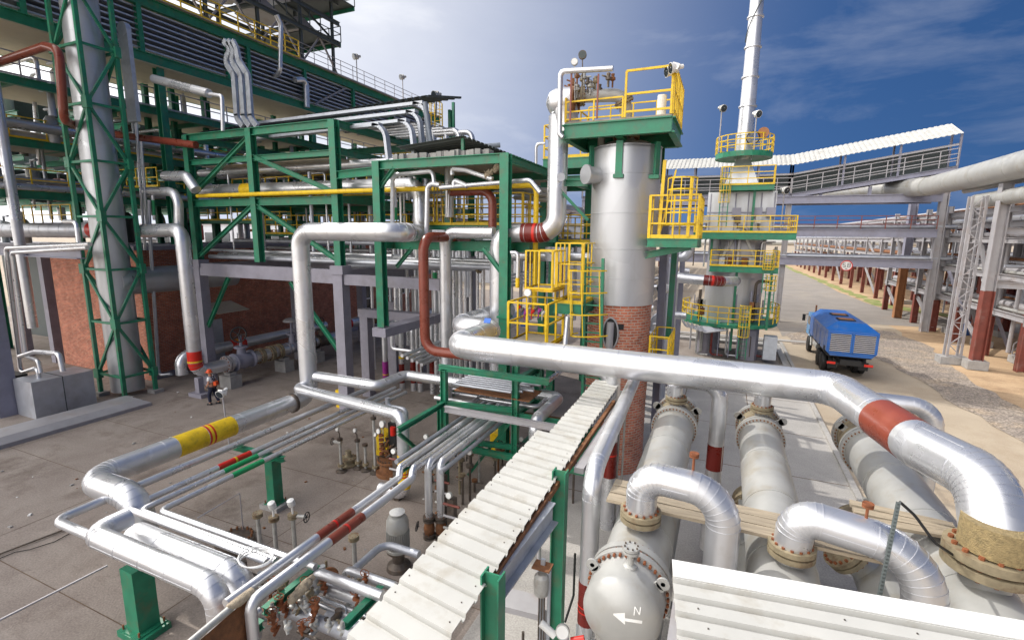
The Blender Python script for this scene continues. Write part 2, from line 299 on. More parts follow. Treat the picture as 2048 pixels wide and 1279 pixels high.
    def build(s, name, m, parent=None, smooth=True, uv=None, angle=38, base=None):
        me = bpy.data.meshes.new(name)
        if base is None:
            if parent is not None: base = parent['_b']; base = V(base)
            else:
                xs = [p.x for p in s.v]; ys = [p.y for p in s.v]; base = V(((min(xs)+max(xs))/2, (min(ys)+max(ys))/2, min(p.z for p in s.v)))
        me.from_pydata([p-base for p in s.v], [], s.f)
        if uv:
            l = me.uv_layers.new(name='UVMap')
            for lp in me.loops: l.data[lp.index].uv = uv(s.v[lp.vertex_index])
        me.materials.append(MATS[m])
        if smooth:
            me.polygons.foreach_set('use_smooth', [True]*len(me.polygons)); me.set_sharp_from_angle(angle=rad(angle))
        o = bpy.data.objects.new(name, me); col.objects.link(o)
        if parent is not None: o.parent = parent
        else: o.location = base
        if parent is None or True: o['_b'] = tuple(base)
        return o
def tag(o, label=None, cat=None, group=None, kind=None):
    if label: o['label'] = label
    if cat: o['category'] = cat
    if group: o['group'] = group
    if kind: o['kind'] = kind
    return o
def thing(name, label, cat, loc, group=None):
    o = bpy.data.objects.new(name, None); o.empty_display_size = .2; col.objects.link(o); o.location = V(loc); o['_b'] = tuple(V(loc))
    return tag(o, label, cat, group)
def struct(name, mb, m, **k):
    o = mb.build(name, m, None, smooth=False, **k); o['kind'] = 'structure'; return o

def fillet(pts, R_, n):
    pts = [V(p) for p in pts]; out = [pts[0]]; joints = []
    for i in range(1, len(pts)-1):
        a, b, c = pts[i-1], pts[i], pts[i+1]; d1, d2 = (a-b), (c-b)
        if d1.length < 1e-5 or d2.length < 1e-5: continue
        l1, l2 = d1.length, d2.length; d1.normalize(); d2.normalize(); ang = d1.angle(d2)
        if ang > 3.05: out.append(b); continue
        t = min(R_/math.tan(ang/2), l1*.49, l2*.49); r = t*math.tan(ang/2)
        cen = b+(d1+d2).normalized()*(r/math.sin(ang/2)); s0 = b+d1*t-cen; s1 = b+d2*t-cen; tot = s0.angle(s1); axn = s0.cross(s1).normalized()
        arc = [cen+Matrix.Rotation(tot*k/n, 3, axn) @ s0 for k in range(n+1)]
        joints.append((len(out), len(out)+n)); out += arc
    out.append(pts[-1]); return out, joints
def pathpoint(path, x, y):
    best = None; acc = 0
    for i in range(len(path)-1):
        a, b = path[i], path[i+1]; l = (b-a).length
        m = max(2, int(l/.05))
        for k in range(m+1):
            p = a.lerp(b, k/m)
            if (p-EYE).dot(FW) < .3: continue
            q = prj(p); e = (q[0]-x)**2+(q[1]-y)**2
            if best is None or e < best[0]: best = (e, acc+l*k/m, i)
        acc += l
    return best[1]
def subpath(path, s0, s1):
    if s0 > s1: s0, s1 = s1, s0
    out = []; acc = 0
    for i in range(len(path)-1):
        a, b = path[i], path[i+1]; l = (b-a).length
        if l < 1e-6: continue
        if acc+l >= s0 and not out: out.append(a.lerp(b, max(0, min(1, (s0-acc)/l))))
        if out:
            if acc+l >= s1: out.append(a.lerp(b, (s1-acc)/l)); break
            out.append(b)
        acc += l
    return out
def pipe(name, label, pts, w=None, r=None, m='aluminium cladding', cat='pipe', group=None, bend=1.6, n=None, steps=7, bands=(), seams=True, seg_len=1.0, wi=0, root=None, cap=True, flanges=(), ridge=1.0):
    pts = [V(p) for p in pts]
    if r is None: j = min(wi, len(pts)-2); r = px_r(pts[wi], pts[j+1]-pts[j], w)
    n = n or (28 if r > .2 else 16 if r > .08 else 10)
    path, joints = fillet(pts, r*2*bend, steps)
    b = MB().tube(path, r, n, cap)
    if seams and r > .1:
        hw, hr = min(.008, r*.03)*ridge, min(.007, r*.025)*ridge; marks = []
        def cuff(i_path_s):
            sp = subpath(path, i_path_s-hw, i_path_s+hw)
            if len(sp) >= 2: b.tube([sp[0], sp[-1]], r+hr, n, True)
        acc = 0; lens = [0]
        for i in range(len(path)-1): acc += (path[i+1]-path[i]).length; lens.append(acc)
        cuts = set()
        for a, c in joints: cuts.update(range(a, c+1))
        for i in cuts: cuff(lens[i])
        straight = [0]+[x for ac in joints for x in ac]+[len(path)-1]
        for k in range(0, len(straight), 2):
            l0, l1 = lens[straight[k]], lens[straight[k+1]]; m_ = int((l1-l0)/seg_len)
            for q in range(1, m_+1):
                if l0+q*(l1-l0)/(m_+1) > .05: cuff(l0+q*(l1-l0)/(m_+1))
    if seams and r > .15:                       # lengthwise lap of the cladding sheets
        ks = [0]+[x for ac in joints for x in ac]+[len(path)-1]
        for k in range(0, len(ks), 2):
            a_, c_ = path[ks[k]], path[ks[k+1]]; d_ = (c_-a_)
            if d_.length < .3: continue
            d_.normalize(); q_ = Matrix.Rotation(.5+k, 3, d_) @ d_.orthogonal().normalized()
            if q_.z < -.2: q_ = -q_
            b.bar(a_+q_*(r-.002), c_+q_*(r-.002), .02, .012, up=q_)
    o = b.build(name, m, root)
    if root is None: tag(o, label, cat, group)
    elif label: o['label'] = label
    o['_r'] = r
    tgt = root if root is not None else o
    for bd in bands:
        s0, s1 = pathpoint(path, *bd[0]), pathpoint(path, *bd[1]); sp = subpath(path, s0, s1)
        bo = MB().tube(sp, r+.006, n, True).build('colour_band', bd[2], tgt)
        for st in (bd[3] if len(bd) > 3 else ()):
            s = pathpoint(path, st[0], st[1]); hw = st[3] if len(st) > 3 else .04
            MB().tube(subpath(path, s-hw, s+hw), r+.010, n, True).build('stripe', st[2], bo)
    for fl in flanges:
        s = pathpoint(path, fl[0], fl[1]); sp = subpath(path, s-.05, s+.05); flange(sp[0].lerp(sp[-1], .5), sp[-1]-sp[0], r, tgt, **(fl[2] if len(fl) > 2 else {}))
    return o
def flange(c, ax, r, parent, R_=None, th=None, m='tan flange paint', bm='orange rust', k=12, pair=True, name='flange'):
    c = V(c); ax = V(ax).normalized(); R_ = R_ or r*1.55; th = th or r*.28; g = th*.18 if pair else 0; b = MB()
    if pair:
        b.cyl(c-ax*(th+g), c-ax*g, R_, n=28); b.cyl(c+ax*g, c+ax*(th+g), R_, n=28)
        b.cyl(c-ax*g*1.2, c+ax*g*1.2, R_*.82, n=20)
    else: b.cyl(c-ax*th/2, c+ax*th/2, R_, n=28)
    f = b.build(name, m, parent)
    if bm and k: MB().bolts(c, ax, (R_+r)/2*1.03 if pair else R_*.82, k, R_*.07, th+g+R_*.09).build('bolt_ring', bm, f)
    return f
def beam_part(root, kind, p, q, w_, h_, m, I=True, up=None):
    b = MB(); (b.ibeam if I else b.bar)(p, q, w_, h_, up=up); return b.build(kind, m, root, smooth=False)
def steel(kind, label, cat, p, q, w_, h_, m, I=True, up=None, group=None):
    b = MB(); (b.ibeam if I else b.bar)(p, q, w_, h_, up=up); return tag(b.build(kind, m, None, smooth=False), label, cat, group)
def rail_mb(pts, h=1.1, sp=1.2, r=.025, mids=(.5,), toe=.0, square=True, closed=False):
    b = MB(); pts = [V(p) for p in pts]; up = V((0, 0, 1))
    if not closed: d0 = (pts[1]-pts[0]).normalized(); d1 = (pts[-2]-pts[-1]).normalized(); pts[0] = pts[0]+d0*r*1.3; pts[-1] = pts[-1]+d1*r*1.3
    if closed: pts = pts+[pts[0]]
    for i in range(len(pts)-1):
        a, c = pts[i], pts[i+1]; l = (c-a).length; k = max(1, round(l/sp))
        for j in range(k+(1 if i == len(pts)-2 and not closed else 0)):
            q = a.lerp(c, j/k); b.bar(q, q+up*h, r*2, r*2)
        for f in (1.0,)+tuple(mids): b.bar(a+up*h*f, c+up*h*f, r*1.7, r*1.9)
        if toe: b.bar(a+up*toe/2, c+up*toe/2, .01, toe)
    return b
def ladder_mb(p, q, w_, side, r=.025, rung=.3):
    p, q, sd = V(p), V(q), V(side).normalized()*w_/2; b = MB(); b.bar(p-sd, q-sd, r*2, r*2.6); b.bar(p+sd, q+sd, r*2, r*2.6); l = (q-p).length; k = int(l/rung)
    for i in range(1, k): c = p.lerp(q, i/k); b.bar(c-sd, c+sd, r, r)
    return b
def hoops_mb(p, q, w_, side, out, R_=.4, n=6, bars=5):
    p, q = V(p), V(q); sd, ou = V(side).normalized(), V(out).normalized(); b = MB(); R2 = w_/2+.05
    def pt(c, a): return c + sd*math.cos(a)*R2 + ou*math.sin(a)*R_*1.75
    for i in range(n):
        c = p.lerp(q, i/(n-1)); P_ = [pt(c, math.pi*k/12) for k in range(13)]
        for k in range(12): b.bar(P_[k], P_[k+1], .045, .015, up=(q-p).normalized().cross(P_[k+1]-P_[k]))
    for j in range(bars):
        a = math.pi*(j+.5)/bars; b.bar(pt(p, a), pt(q, a), .03, .03)
    return b
def handwheel(c, ax, R_, parent, m='black rubber'):
    c, ax = V(c), V(ax).normalized(); b = MB().ring(c, ax, R_, R_*.1, 20, 6); u = ax.orthogonal().normalized(); w_ = ax.cross(u)
    for k in range(5):
        a = 2*math.pi*k/5; b.cyl(c, c+(u*math.cos(a)+w_*math.sin(a))*R_, R_*.07, n=5)
    b.cyl(c-ax*R_*.5, c+ax*R_*.15, R_*.12, n=8)
    return b.build('handwheel', m, parent)
def gauge(c, face, r, parent, stem=None, m='instrument grey'):
    c, f = V(c), V(face).normalized(); g = MB().cyl(c-f*r*.4, c+f*r*.4, r, n=20).build('gauge', m, parent)
    MB().cyl(c+f*r*.41, c+f*r*.44, r*.85, n=20).build('dial', 'dark shadow steel' if m == 'grimy steel' else 'white paint', g)
    if stem is not None: MB().cyl(V(stem), c-V((0, 0, 1))*r*.9, r*.14, n=8).build('stem', m, g)
    return g
def floodlight(p, top, face, label, s=1.0, heads=1, group=None, m='instrument grey', lattice=False):
    t = thing('floodlight', label, 'floodlight', p, group); p, top = V(p), V(top)
    MB().cyl(p, top, .03*s, n=8).build('pole', 'pale steel', t)
    for k in range(heads):
        f = V(face).normalized(); sd = f.cross(V((0, 0, 1))).normalized()
        c = top + sd*(k-(heads-1)/2)*.35*s + V((0, 0, .12*s))
        hd = MB().box(c, (.24*s, .24*s, .2*s), Matrix.Rotation(rad(25), 3, sd)).cyl(c-f*.26*s, c-f*.1*s, .07*s, n=10)
        hd.cyl(c, c+f*.17*s, .13*s, .18*s, n=14)
        h_ = hd.build('lamp_head', m, t); MB().cyl(c+f*.171*s, c+f*.178*s, .16*s, n=14).build('lens', 'glass', h_)
    return t
# ============================================================ ground
def sheet(name, poly, z, m, sub=None):
    return struct(name, MB().add([V((x, y, z)) for x, y in poly], [tuple(range(len(poly)))]), m, base=V((0, 0, 0)))
sheet('ground', [(-900, -300), (900, -300), (900, 1600), (-900, 1600)], -.03, 'packed dirt')
def blob(n, pts, jit, seed):       # wobbly outline
    random.seed(seed); out = []
    for i in range(len(pts)):
        a, b = V(pts[i]+(0,)), V(pts[(i+1) % len(pts)]+(0,)); k = max(1, int((b-a).length/n))
        for j in range(k): p = a.lerp(b, j/k); out.append((p.x+random.uniform(-jit, jit), p.y+random.uniform(-jit, jit)))
    return out
sheet('sand', blob(2, [(13.5, 32), (12.6, 22), (60, 10), (140, 30), (140, 260), (16.5, 260), (16.2, 120), (15.8, 68), (15.4, 56)], .35, 3), -.024, 'sand')
sheet('road', blob(4, [(5.2, 49), (5.4, 260), (17, 260), (17.5, 118), (17.2, 95), (18.5, 76), (24, 68.5), (60, 62), (60, 58.5), (22, 61), (13, 60), (9, 55)], .2, 4), -.016, 'asphalt')
sheet('gravel_strip', blob(1.2, [(5.5, 45.5), (9.5, 46), (11.2, 41), (11.6, 36), (12.0, 30.5), (12.6, 26), (13.0, 18), (15.6, 18), (15.2, 26), (14.8, 32), (14.6, 37), (15.0, 44), (15.9, 50), (15, 56), (9.7, 58), (7, 52.2), (5.5, 50.5)], .22, 5), -.008, 'gravel')
sheet('kerb_strip', [(-8, 46.4), (8.2, 46.4), (8.2, 47.2), (-8, 47.2)], .02, 'pale concrete')
sheet('grass_verge', blob(1.5, [(18.5, 77), (24, 69.5), (25, 72), (20.3, 80), (19.4, 95), (19, 118), (17.8, 150), (18.5, 260), (17.2, 260), (16.6, 150), (17.6, 118), (18, 95)], .5, 6), -.012, 'grass soil')
pav = MB().slab([(-4.6, -6, 0), (4.6, -6, 0), (4.6, 45.4, 0), (-4.6, 45.4, 0)], .3)
struct('pale_pavement', pav, 'pale concrete', base=V((0, 0, 0)))
yard = MB().slab([(-75, -6, 0), (-4.6, -6, 0), (-4.6, 70, 0), (-75, 70, 0)], .3)
struct('yard_pavement', yard, 'yard concrete', base=V((0, 0, 0)))
jm = MB()
for x in (-11.2, -18.4, -25.6):
    jm.add([(x-.012, -6, .004), (x+.012, -6, .004), (x+.012, 60, .004), (x-.012, 60, .004)], [(0, 1, 2, 3)])
for y in (5.35, 9.0, 12.3, 16.2, 20.5):
    jm.add([(-60, y-.012, .004), (-4.6, y-.012, .004), (-4.6, y+.012, .004), (-60, y+.012, .004)], [(0, 1, 2, 3)])
for y in (15.2, 19.5, 24, 29):
    jm.add([(-4.6, y-.02, .004), (4.6, y-.02, .004), (4.6, y+.02, .004), (-4.6, y+.02, .004)], [(0, 1, 2, 3)])
for x in (-1.5, 1.6):
    jm.add([(x-.02, -6, .004), (x+.02, -6, .004), (x+.02, 40, .004), (x-.02, 40, .004)], [(0, 1, 2, 3)])
struct('pavement_joints', jm, 'dark soil', base=V((0, 0, 0)))
struct('pavement_kerb', MB().box2((4.6, -6, -.3), (4.8, 45.6, .1)).box2((-4.5, 45.4, -.3), (4.6, 45.6, .1)), 'pale concrete', base=V((0, 0, 0)))
# shallow pit beside the round column heater
pt = MB(); 
for a, b in (((-6, 36.2), (4.3, 36.45)), ((4.05, 36.45), (4.3, 43.2)), ((-6, 43.2), (4.3, 43.45)), ): pt.box2((a[0], a[1], 0), (b[0], b[1], .22))
struct('bund_kerb', pt, 'concrete block', base=V((0, 0, 0)))
sheet('bund_floor', [(-6, 36.45), (4.05, 36.45), (4.05, 43.2), (-6, 43.2)], .006, 'yard concrete')

# ============================================================ right foreground: exchangers
def exchanger(label, X, Z, Y0, Y1, r, front_head, lower=False):
    t = thing('heat_exchanger', label, 'heat exchanger', (X, Y1, Z-r-.5), 'stacked heat exchangers under the big pipe')
    c0, c1 = V((X, Y0, Z)), V((X, Y1, Z)); tag(MB().box((X-r*.86, Y0+1.6, Z+r*.55), (.02, .34, .22), Matrix.Rotation(-.6, 3, 'Y')).build('nameplate', 'galvanised steel', t, smooth=False)); b = MB().cyl(c0, c1, r, n=48)
    for y in (Y0+.9, Y0+2.6, Y1-1.7): b.cyl((X, y, Z), (X, y+.012, Z), r+.008, n=48)
    b.build('shell', 'cream grey paint', t)
    # rear double girth flange and channel cover with lugs
    f = MB()
    for y in (0, .13): f.cyl((X, Y1+y, Z), (X, Y1+y+.09, Z), r*1.17, n=48)
    f.cyl((X, Y1+.05, Z), (X, Y1+.2, Z), r*1.0, n=40)
    g = f.build('girth_flange', 'cream grey paint', t); MB().bolts((X, Y1+.11, Z), (0, 1, 0), r*1.09, 40, .018, .15).build('bolt_ring', 'rust', g)
    MB().cyl((X, Y1+.2, Z), (X, Y1+.95, Z), r, n=40).build('channel', 'tan flange paint', t)
    f = MB().cyl((X, Y1+.95, Z), (X, Y1+1.03, Z), r*1.17, n=48).cyl((X, Y1+1.07, Z), (X, Y1+1.17, Z), r*1.17, n=48).cyl((X, Y1+1.0, Z), (X, Y1+1.1, Z), r, n=40)
    g = f.build('end_cover', 'cream grey paint', t); MB().bolts((X, Y1+1.06, Z), (0, 1, 0), r*1.09, 40, .018, .15).build('bolt_ring', 'rust', g)
    for sx in (-1, 1):
        p = V((X+sx*r*1.08, Y1+.6, Z+r*.72)); MB().lathe(p, (0, 1, 0), [(.0, 0), (.1, 0), (.1, .03), (0, .03)], 16).bar(p+V((0, .015, 0)), p+V((-sx*.2, .015, -.12)), .03, .16, up=(0, 0, 1)).build('lifting_lug', 'cream grey paint', t)
    for y in (Y0+1.5, Y1-1.4):
        MB().box((X, y, Z-r-.28), (r*1.5, .22, .6)).box((X, y, Z-r-.56), (r*1.8, .35, .05)).build('saddle', 'cream grey paint', t)
    return t
def nozzle(t, c, r, h, R_=None, up=(0, 0, 1)):
    c = V(c); up = V(up); MB().cyl(c-up*.3, c+up*h, r, n=24).build('nozzle', 'cream grey paint', t)
    return flange(c+up*h, up, r, t, R_=R_ or r*1.75, th=r*.42, k=14)
RS = .47
E1 = exchanger('cream horizontal exchanger nearest the walkway roof, domed head with N and arrow', -.88, 3.87, 6.25, 12.3, RS, True)
E2 = exchanger('middle cream horizontal exchanger, crossed by shadow, between the two others', 1.1, 3.75, 6.6, 12.75, RS, False)
E3 = exchanger('cream horizontal exchanger farthest right, under the brown banded pipe', 3.4, 3.75, 6.9, 13.0, RS+.04, False)
# domed channel head of the first exchanger
X, Z, Y0 = -.88, 3.87, 6.25
f = MB().cyl((X, Y0-.02, Z), (X, Y0+.1, Z), RS*1.19, n=56).cyl((X, Y0-.16, Z), (X, Y0-.06, Z), RS*1.19, n=56).cyl((X, Y0-.1, Z), (X, Y0, Z), RS, n=40)
g = f.build('girth_flange', 'cream grey paint', E1); MB().bolts((X, Y0-.04, Z), (0, 1, 0), RS*1.12, 40, .02, .17).build('bolt_ring', 'orange rust', g)
dome = [(RS*1.06, 0)]+[(RS*1.06*math.cos(a), .42+.30*math.sin(a)) for a in [i*math.pi/2/14 for i in range(15)]]
dome[-1] = (0, dome[-1][1])
MB().lathe((X, Y0-.16, Z), (0, -1, 0), dome, 56).build('domed_head', 'cream grey paint', E1, angle=60)
for sx in (-1, 1):
    p = V((X+sx*.46, Y0-.34, Z+.36)); MB().lathe(p, (0, 1, 0), [(.03, 0), (.085, 0), (.085, .03), (.03, .03), (.03, 0)], 16).bar(p+V((-sx*.03, .015, -.04)), p+V((-sx*.14, .015, -.14)), .03, .15, up=(0, 0, 1)).build('lifting_lug', 'cream grey paint', E1)
p = V((X+.04, Y0-.34, Z+.5)); MB().cyl(p, p+V((0, 0, .22)), .045, n=14).lathe(p-V((0, 0, .02)), (0, 0, 1), [(.09, 0), (.085, .03), (.045, .05)], 16).cyl(p+V((0, 0, .2)), p+V((0, 0, .235)), .11, n=22).cyl(p+V((0, 0, .245)), p+V((0, 0, .28)), .11, n=22).build('vent_flange', 'cream grey paint', E1)
MB().bolts(p+V((0, 0, .24)), (0, 0, 1), .085, 8, .012, .06).build('bolt_ring', 'grimy steel', E1)
# painted marks on the dome: an N and an arrow, thin raised paint following the dome
def on_dome(x, y, off=.004):
    r = ray(x, y); lo, hi = 1.0, 12.0; C0 = V((X, Y0-.16-.42, Z))
    for _ in range(1): pass
    t = 3.0
    while t < 12:
        q = EYE+r*t; d = q-V((X, 0, Z)); rr = math.hypot(d.x, d.z)/(RS*1.06); yy = (C0.y-q.y)/.30
        ins = (rr*rr+yy*yy < 1) if yy > 0 else rr < 1
        if ins: break
        t += .004
    n_ = V(((q.x-X)/(RS*1.06)**2, -max(yy, 0)/.30, (q.z-Z)/(RS*1.06)**2)).normalized()
    return q+n_*off
def paint_line(pts, wd):
    b = MB(); P_ = []
    for (x0, y0), (x1, y1) in zip(pts[:-1], pts[1:]):
        k = 8; q = [on_dome(x0+(x1-x0)*i/k, y0+(y1-y0)*i/k) for i in range(k+1)]
        for i in range(k): b.bar(q[i], q[i+1], wd, .004, up=(0, -1, .25))
    return b
paint_line([(1268, 1229), (1270, 1212), (1279, 1228), (1281, 1213)], .012).build('letter_n', 'white paint', E1)
am = paint_line([(1246, 1237), (1284, 1243)], .035)
for k in range(9):
    f_ = paint_line([(1227, 1227), (1250, 1225.5+2.6*k)], .014); am.add(f_.v, f_.f)
am.build('arrow_mark', 'white paint', E1, smooth=False)
# nozzles and the inverted U pipes
NZ = [(E1, (X, 6.95, 4.35), .17, .16), (E1, (X-.02, 12.72, 4.3), .15, .22), (E2, (1.1, 13.17, 4.15), .15, .28), (E2, (1.13, 7.15, 4.2), .17, .2), (E3, (3.4, 7.7, 4.2), .27, .36), (E3, (3.4, 13.5, 4.2), .17, .3)]
for t, c, r, h_ in NZ: nozzle(t, c, r, h_)
def upipe(label, c, r, top, xs, drop, w_=None, extra=(), **k):
    c = V(c); P_ = [c, c+V((0, 0, top)), ]
    return P_
c = V((X, 6.95, 4.55)); P_ = [c, V((X, 6.95, 5.14)), V((.24, 6.9, 5.12)), V((.26, 6.85, 1.0))]
pipe('arched_pipe', 'silver clad arched pipe rising from the bolted nozzle behind the domed head', P_, r=.225, bend=1.05, steps=8, seg_len=1.4, cat='pipe')
c = V((-.95, 12.72, 4.55)); pipe('arched_pipe', 'silver clad arched pipe at the far end of the exchanger by the brick column', [c, V((-.95, 12.72, 5.05)), V((.12, 12.72, 5.0)), V((.12, 12.72, .6))], r=.19, bend=1.0, steps=8, bands=[((1405, 885), (1403, 935), 'dark red paint')])
c = V((1.1, 13.17, 4.48)); pipe('arched_pipe', 'silver clad pipe looping behind the big pipe to the right of the middle exchanger', [c, V((1.1, 13.17, 4.98)), V((4.5, 13.2, 4.95)), V((4.5, 13.2, .6))], r=.19, bend=1.2, steps=8)
c = V((1.13, 7.15, 4.42)); pipe('arched_pipe', 'silver clad arched pipe in the lower right, bending down behind the ribbed roof', [c, V((1.16, 7.12, 4.93)), V((2.52, 7.05, 4.78)), V((2.7, 6.7, 2.5))], r=.235, bend=1.35, steps=8)
# vent nipples on top of two arches
for lab, x, z in (('rusty red capped vent on the arched pipe above the domed head', -.2, 5.37), ('rusty red capped vent on the arched pipe at the lower right', 1.9, 5.06)):
    p = V((x, 7.0 if x < 0 else 7.1, z)); t = thing('vent_valve', lab, 'vent valve', p)
    MB().cyl(p-V((0, 0, .05)), p+V((0, 0, .18)), .018, n=8).build('stem', 'orange rust', t); flange(p+V((0, 0, .2)), (0, 0, 1), .03, t, R_=.065, th=.025, m='orange rust', k=4)
# lower tier of exchangers
for lab, x in (('lower cream exchanger under the one with the domed head', -1.0), ('lower cream exchanger under the middle one', 1.1), ('lower cream exchanger under the one farthest right', 3.4)):
    t = thing('heat_exchanger', lab, 'heat exchanger', (x, 10, .7), 'lower tier of heat exchangers'); z = 1.75
    MB().cyl((x, 5.6, z), (x, 12.6, z), RS, n=40).build('shell', 'cream grey paint', t)
    g = MB().cyl((x, 12.6, z), (x, 12.7, z), RS*1.17, n=40).cyl((x, 12.74, z), (x, 12.84, z), RS*1.17, n=40).cyl((x, 12.7, z), (x, 13.5, z), RS, n=40).build('girth_flange', 'tan flange paint', t)
    MB().bolts((x, 12.72, z), (0, 1, 0), RS*1.09, 32, .018, .14).build('bolt_ring', 'rust', g)
    MB().cyl((x, 5.5, z), (x, 5.6, z), RS*1.2, n=40).build('front_cover', 'cream grey paint', t)
    for y in (7.2, 11): MB().box((x, y, .72), (.8, .3, 1.4)).build('pedestal', 'concrete block', t)
    if x > 0:      # side manway facing up-left
        c = V((x-.55, 11.1, z+.45)); a = V((-.75, -.1, .65)).normalized(); MB().cyl(c-a*.4, c+a*.12, .3, n=24).build('side_nozzle', 'cream grey paint', t); flange(c+a*.16, a, .3, t, R_=.46, th=.09, k=20)
# the big cross pipe with its brown band
cp = chain(905, 690, dict(Y=12), ('x', 1690, 770))
zc = cp[0].z
P_ = [V((-7.2, 17.4, zc)), V((-7.2, 12, zc)), V((2.35, 12, zc)), W(1840, 885, Z=zc), W(1925, 935, Z=zc), V((3.5, 7.75, zc-.02)), V((3.5, 7.75, 4.75))]
_a = V((-7.0, 12, zc)); _b = along(_a, 'y', 988, 652); _c = along(_b, 'x', 915, 637); _d = along(_c, 'y', 1012, 608)
P_ = [_d, _c, _b, _a, V((2.36, 12, zc)), W(1842, 892, Z=zc), W(1975, 962, Z=zc-.02), V((3.45, 7.68, 4.75))]
pipe('main_pipe', 'thick silver pipe crossing the picture, folded at its left end, brown band at right', P_, r=.355, bend=.75, steps=7, seg_len=1.5, bands=[((1768, 832), (1824, 880), 'brown red paint')])
pipe('woven_sleeve', 'frayed woven insulation sleeve around the end of the thick pipe at far right', [V((3.45, 7.68, 5.1)), V((3.45, 7.68, 4.72))], r=.39, m='woven insulation', cat='insulation', seams=False)
# ------------------------------------------------------------ planks
pl = [W(1218, 1000, Z=4.65)]
for k in range(3):
    tag(MB().box((0.5, 7.78-.24*k, 4.47), (3.9, .22, .05), Matrix.Rotation(rad(-1.2+k*.4), 3, 'Z')).build('plank', 'weathered timber', smooth=False), ['weathered plank across the exchangers, the one farthest from the domed head', 'weathered plank across the exchangers, middle of three', 'weathered plank across the exchangers, nearest the domed head'][k], 'plank', 'planks lying across the exchangers')
for k in range(3):
    tag(MB().box((2.8, 8.9-.2*k, 4.36+.0*k), (1.3, .17, .05), Matrix.Rotation(rad(-6+k*5), 3, 'Z')).build('plank', 'weathered timber', smooth=False), ['short plank on the right exchanger, farthest of three', 'short plank on the right exchanger, middle of three', 'short plank on the right exchanger, nearest of three'][k], 'plank', 'short planks by the right exchanger')
# perforated channel and cable
a, b_ = W(1797, 1003, Z=5.4), W(1758, 1195, Y=6.6)
t = thing('perforated_channel', 'upright perforated steel channel standing between the right two exchangers', 'steel channel', b_)
m_ = MB().bar(a, b_, .05, .01); 
for k in range(26): q = a.lerp(b_, (k+.5)/26); m_.box(q+V((0, -.012, 0)), (.025, .008, .02))
m_.build('channel', 'dark shadow steel', t, smooth=False)
cb = chain(1800, 1003, dict(Z=5.4), ('f', 1830, 1030, dict(Z=5.2)), ('f', 1870, 1085, dict(Z=4.9)), ('f', 1905, 1108, dict(Z=4.6)), ('f', 1950, 1122, dict(Z=4.5)), ('f', 2060, 1165, dict(Z=4.5)))
pipe('black_cable', 'black cable drooping from the channel to the right hand nozzle', cb, r=.018, m='black rubber', cat='cable', bend=6, seams=False)
# ------------------------------------------------------------ ribbed roofs
def ribbed(label, a, u, v, nx, ribh=.05, pitch=.3, m='roof sheet', name='corrugated_roof', cat='roof', lip=.07, parent=None, flat=.62):
    # sheet spanned by u (rib direction) and v (across ribs), trapezoid ribs
    a, u, v = V(a), V(u), V(v); nrm = u.cross(v).normalized(); nrm = nrm if nrm.z > 0 else -nrm; L_ = v.length; k = max(2, round(L_/pitch)); b = MB(); prof = []
    for i in range(k):
        s0 = i/k; prof += [(s0, 0), (s0+flat/k*1.0, 0), (s0+(flat+.06)/k, -1), (s0+(.94)/k, -1)]
    prof.append((1, 0)); un = u.normalized(); rj = [(random.uniform(-.007, .007), random.uniform(-.002, .002)) for _ in range(k+1)]
    top = [a+v*s+nrm*(h*ribh+rj[i//4][1])+un*rj[i//4][0] for i, (s, h) in enumerate(prof)]; bot = [p-nrm*.012 for p in top]
    n = len(top); vs = top+[p+u for p in top]+bot+[p+u for p in bot]
    fs = []
    for i in range(n-1): fs += [(i, i+1, n+i+1, n+i), (2*n+i, 3*n+i, 3*n+i+1, 2*n+i+1), (i, 2*n+i, 2*n+i+1, i+1), (n+i, n+i+1, 3*n+i+1, 3*n+i)]
    fs += [(0, n, 3*n, 2*n), (n-1, 3*n-1, 4*n-1, 2*n-1)]
    b.add(vs, fs)
    return b
def fixings(a, u, v, pitch, parent, flat, cols=(.08, .9)):
    a, u, v = V(a), V(u), V(v); nrm = u.cross(v).normalized(); nrm = nrm if nrm.z > 0 else -nrm; k = max(2, round(v.length/pitch)); b = MB()
    for i in range(k):
        for f in cols:
            if random.random() < .35: continue
            f = f+random.uniform(-.02, .02); b.cyl(a+v*((i+flat*.5)/k)+u*f, a+v*((i+flat*.5)/k)+u*f+nrm*.01, .009, n=6)
    o = b.build('fixings', 'grimy steel', parent); o['kind'] = 'stuff'; return o
# bottom right roof
A0, B0 = W(1345, 1136, Z=4.75), W(1960, 1246, Z=4.75); dirx = (B0-A0).normalized(); diry = V((dirx.y, -dirx.x, 0))
Lr = (B0-A0).length*1.6
rb = ribbed('', A0+diry*.0, dirx*Lr, diry*4.0+V((0, 0, .12)), 0, ribh=.055, pitch=.27)
t = thing('ribbed_roof', 'cream ribbed metal roof in the bottom right corner', 'roof', A0-V((0, 0, .3)))
rb.build('roof_sheet', 'roof sheet', t, smooth=False)
fixings(A0, dirx*Lr, diry*4.0+V((0, 0, .12)), .27, t, .62, (.06, .2, .34, .48, .62))
MB().bar(A0-dirx*.0+V((0, 0, .012)), A0+dirx*Lr+V((0, 0, .012)), .3, .012, up=(0, 0, 1)).build('ridge_cap', 'white paint', t, smooth=False)
MB().box2(A0+V((.05, -3.5, -.5)), A0+V((.2, -.3, -.12))).build('edge_beam', 'pale steel', t, smooth=False)
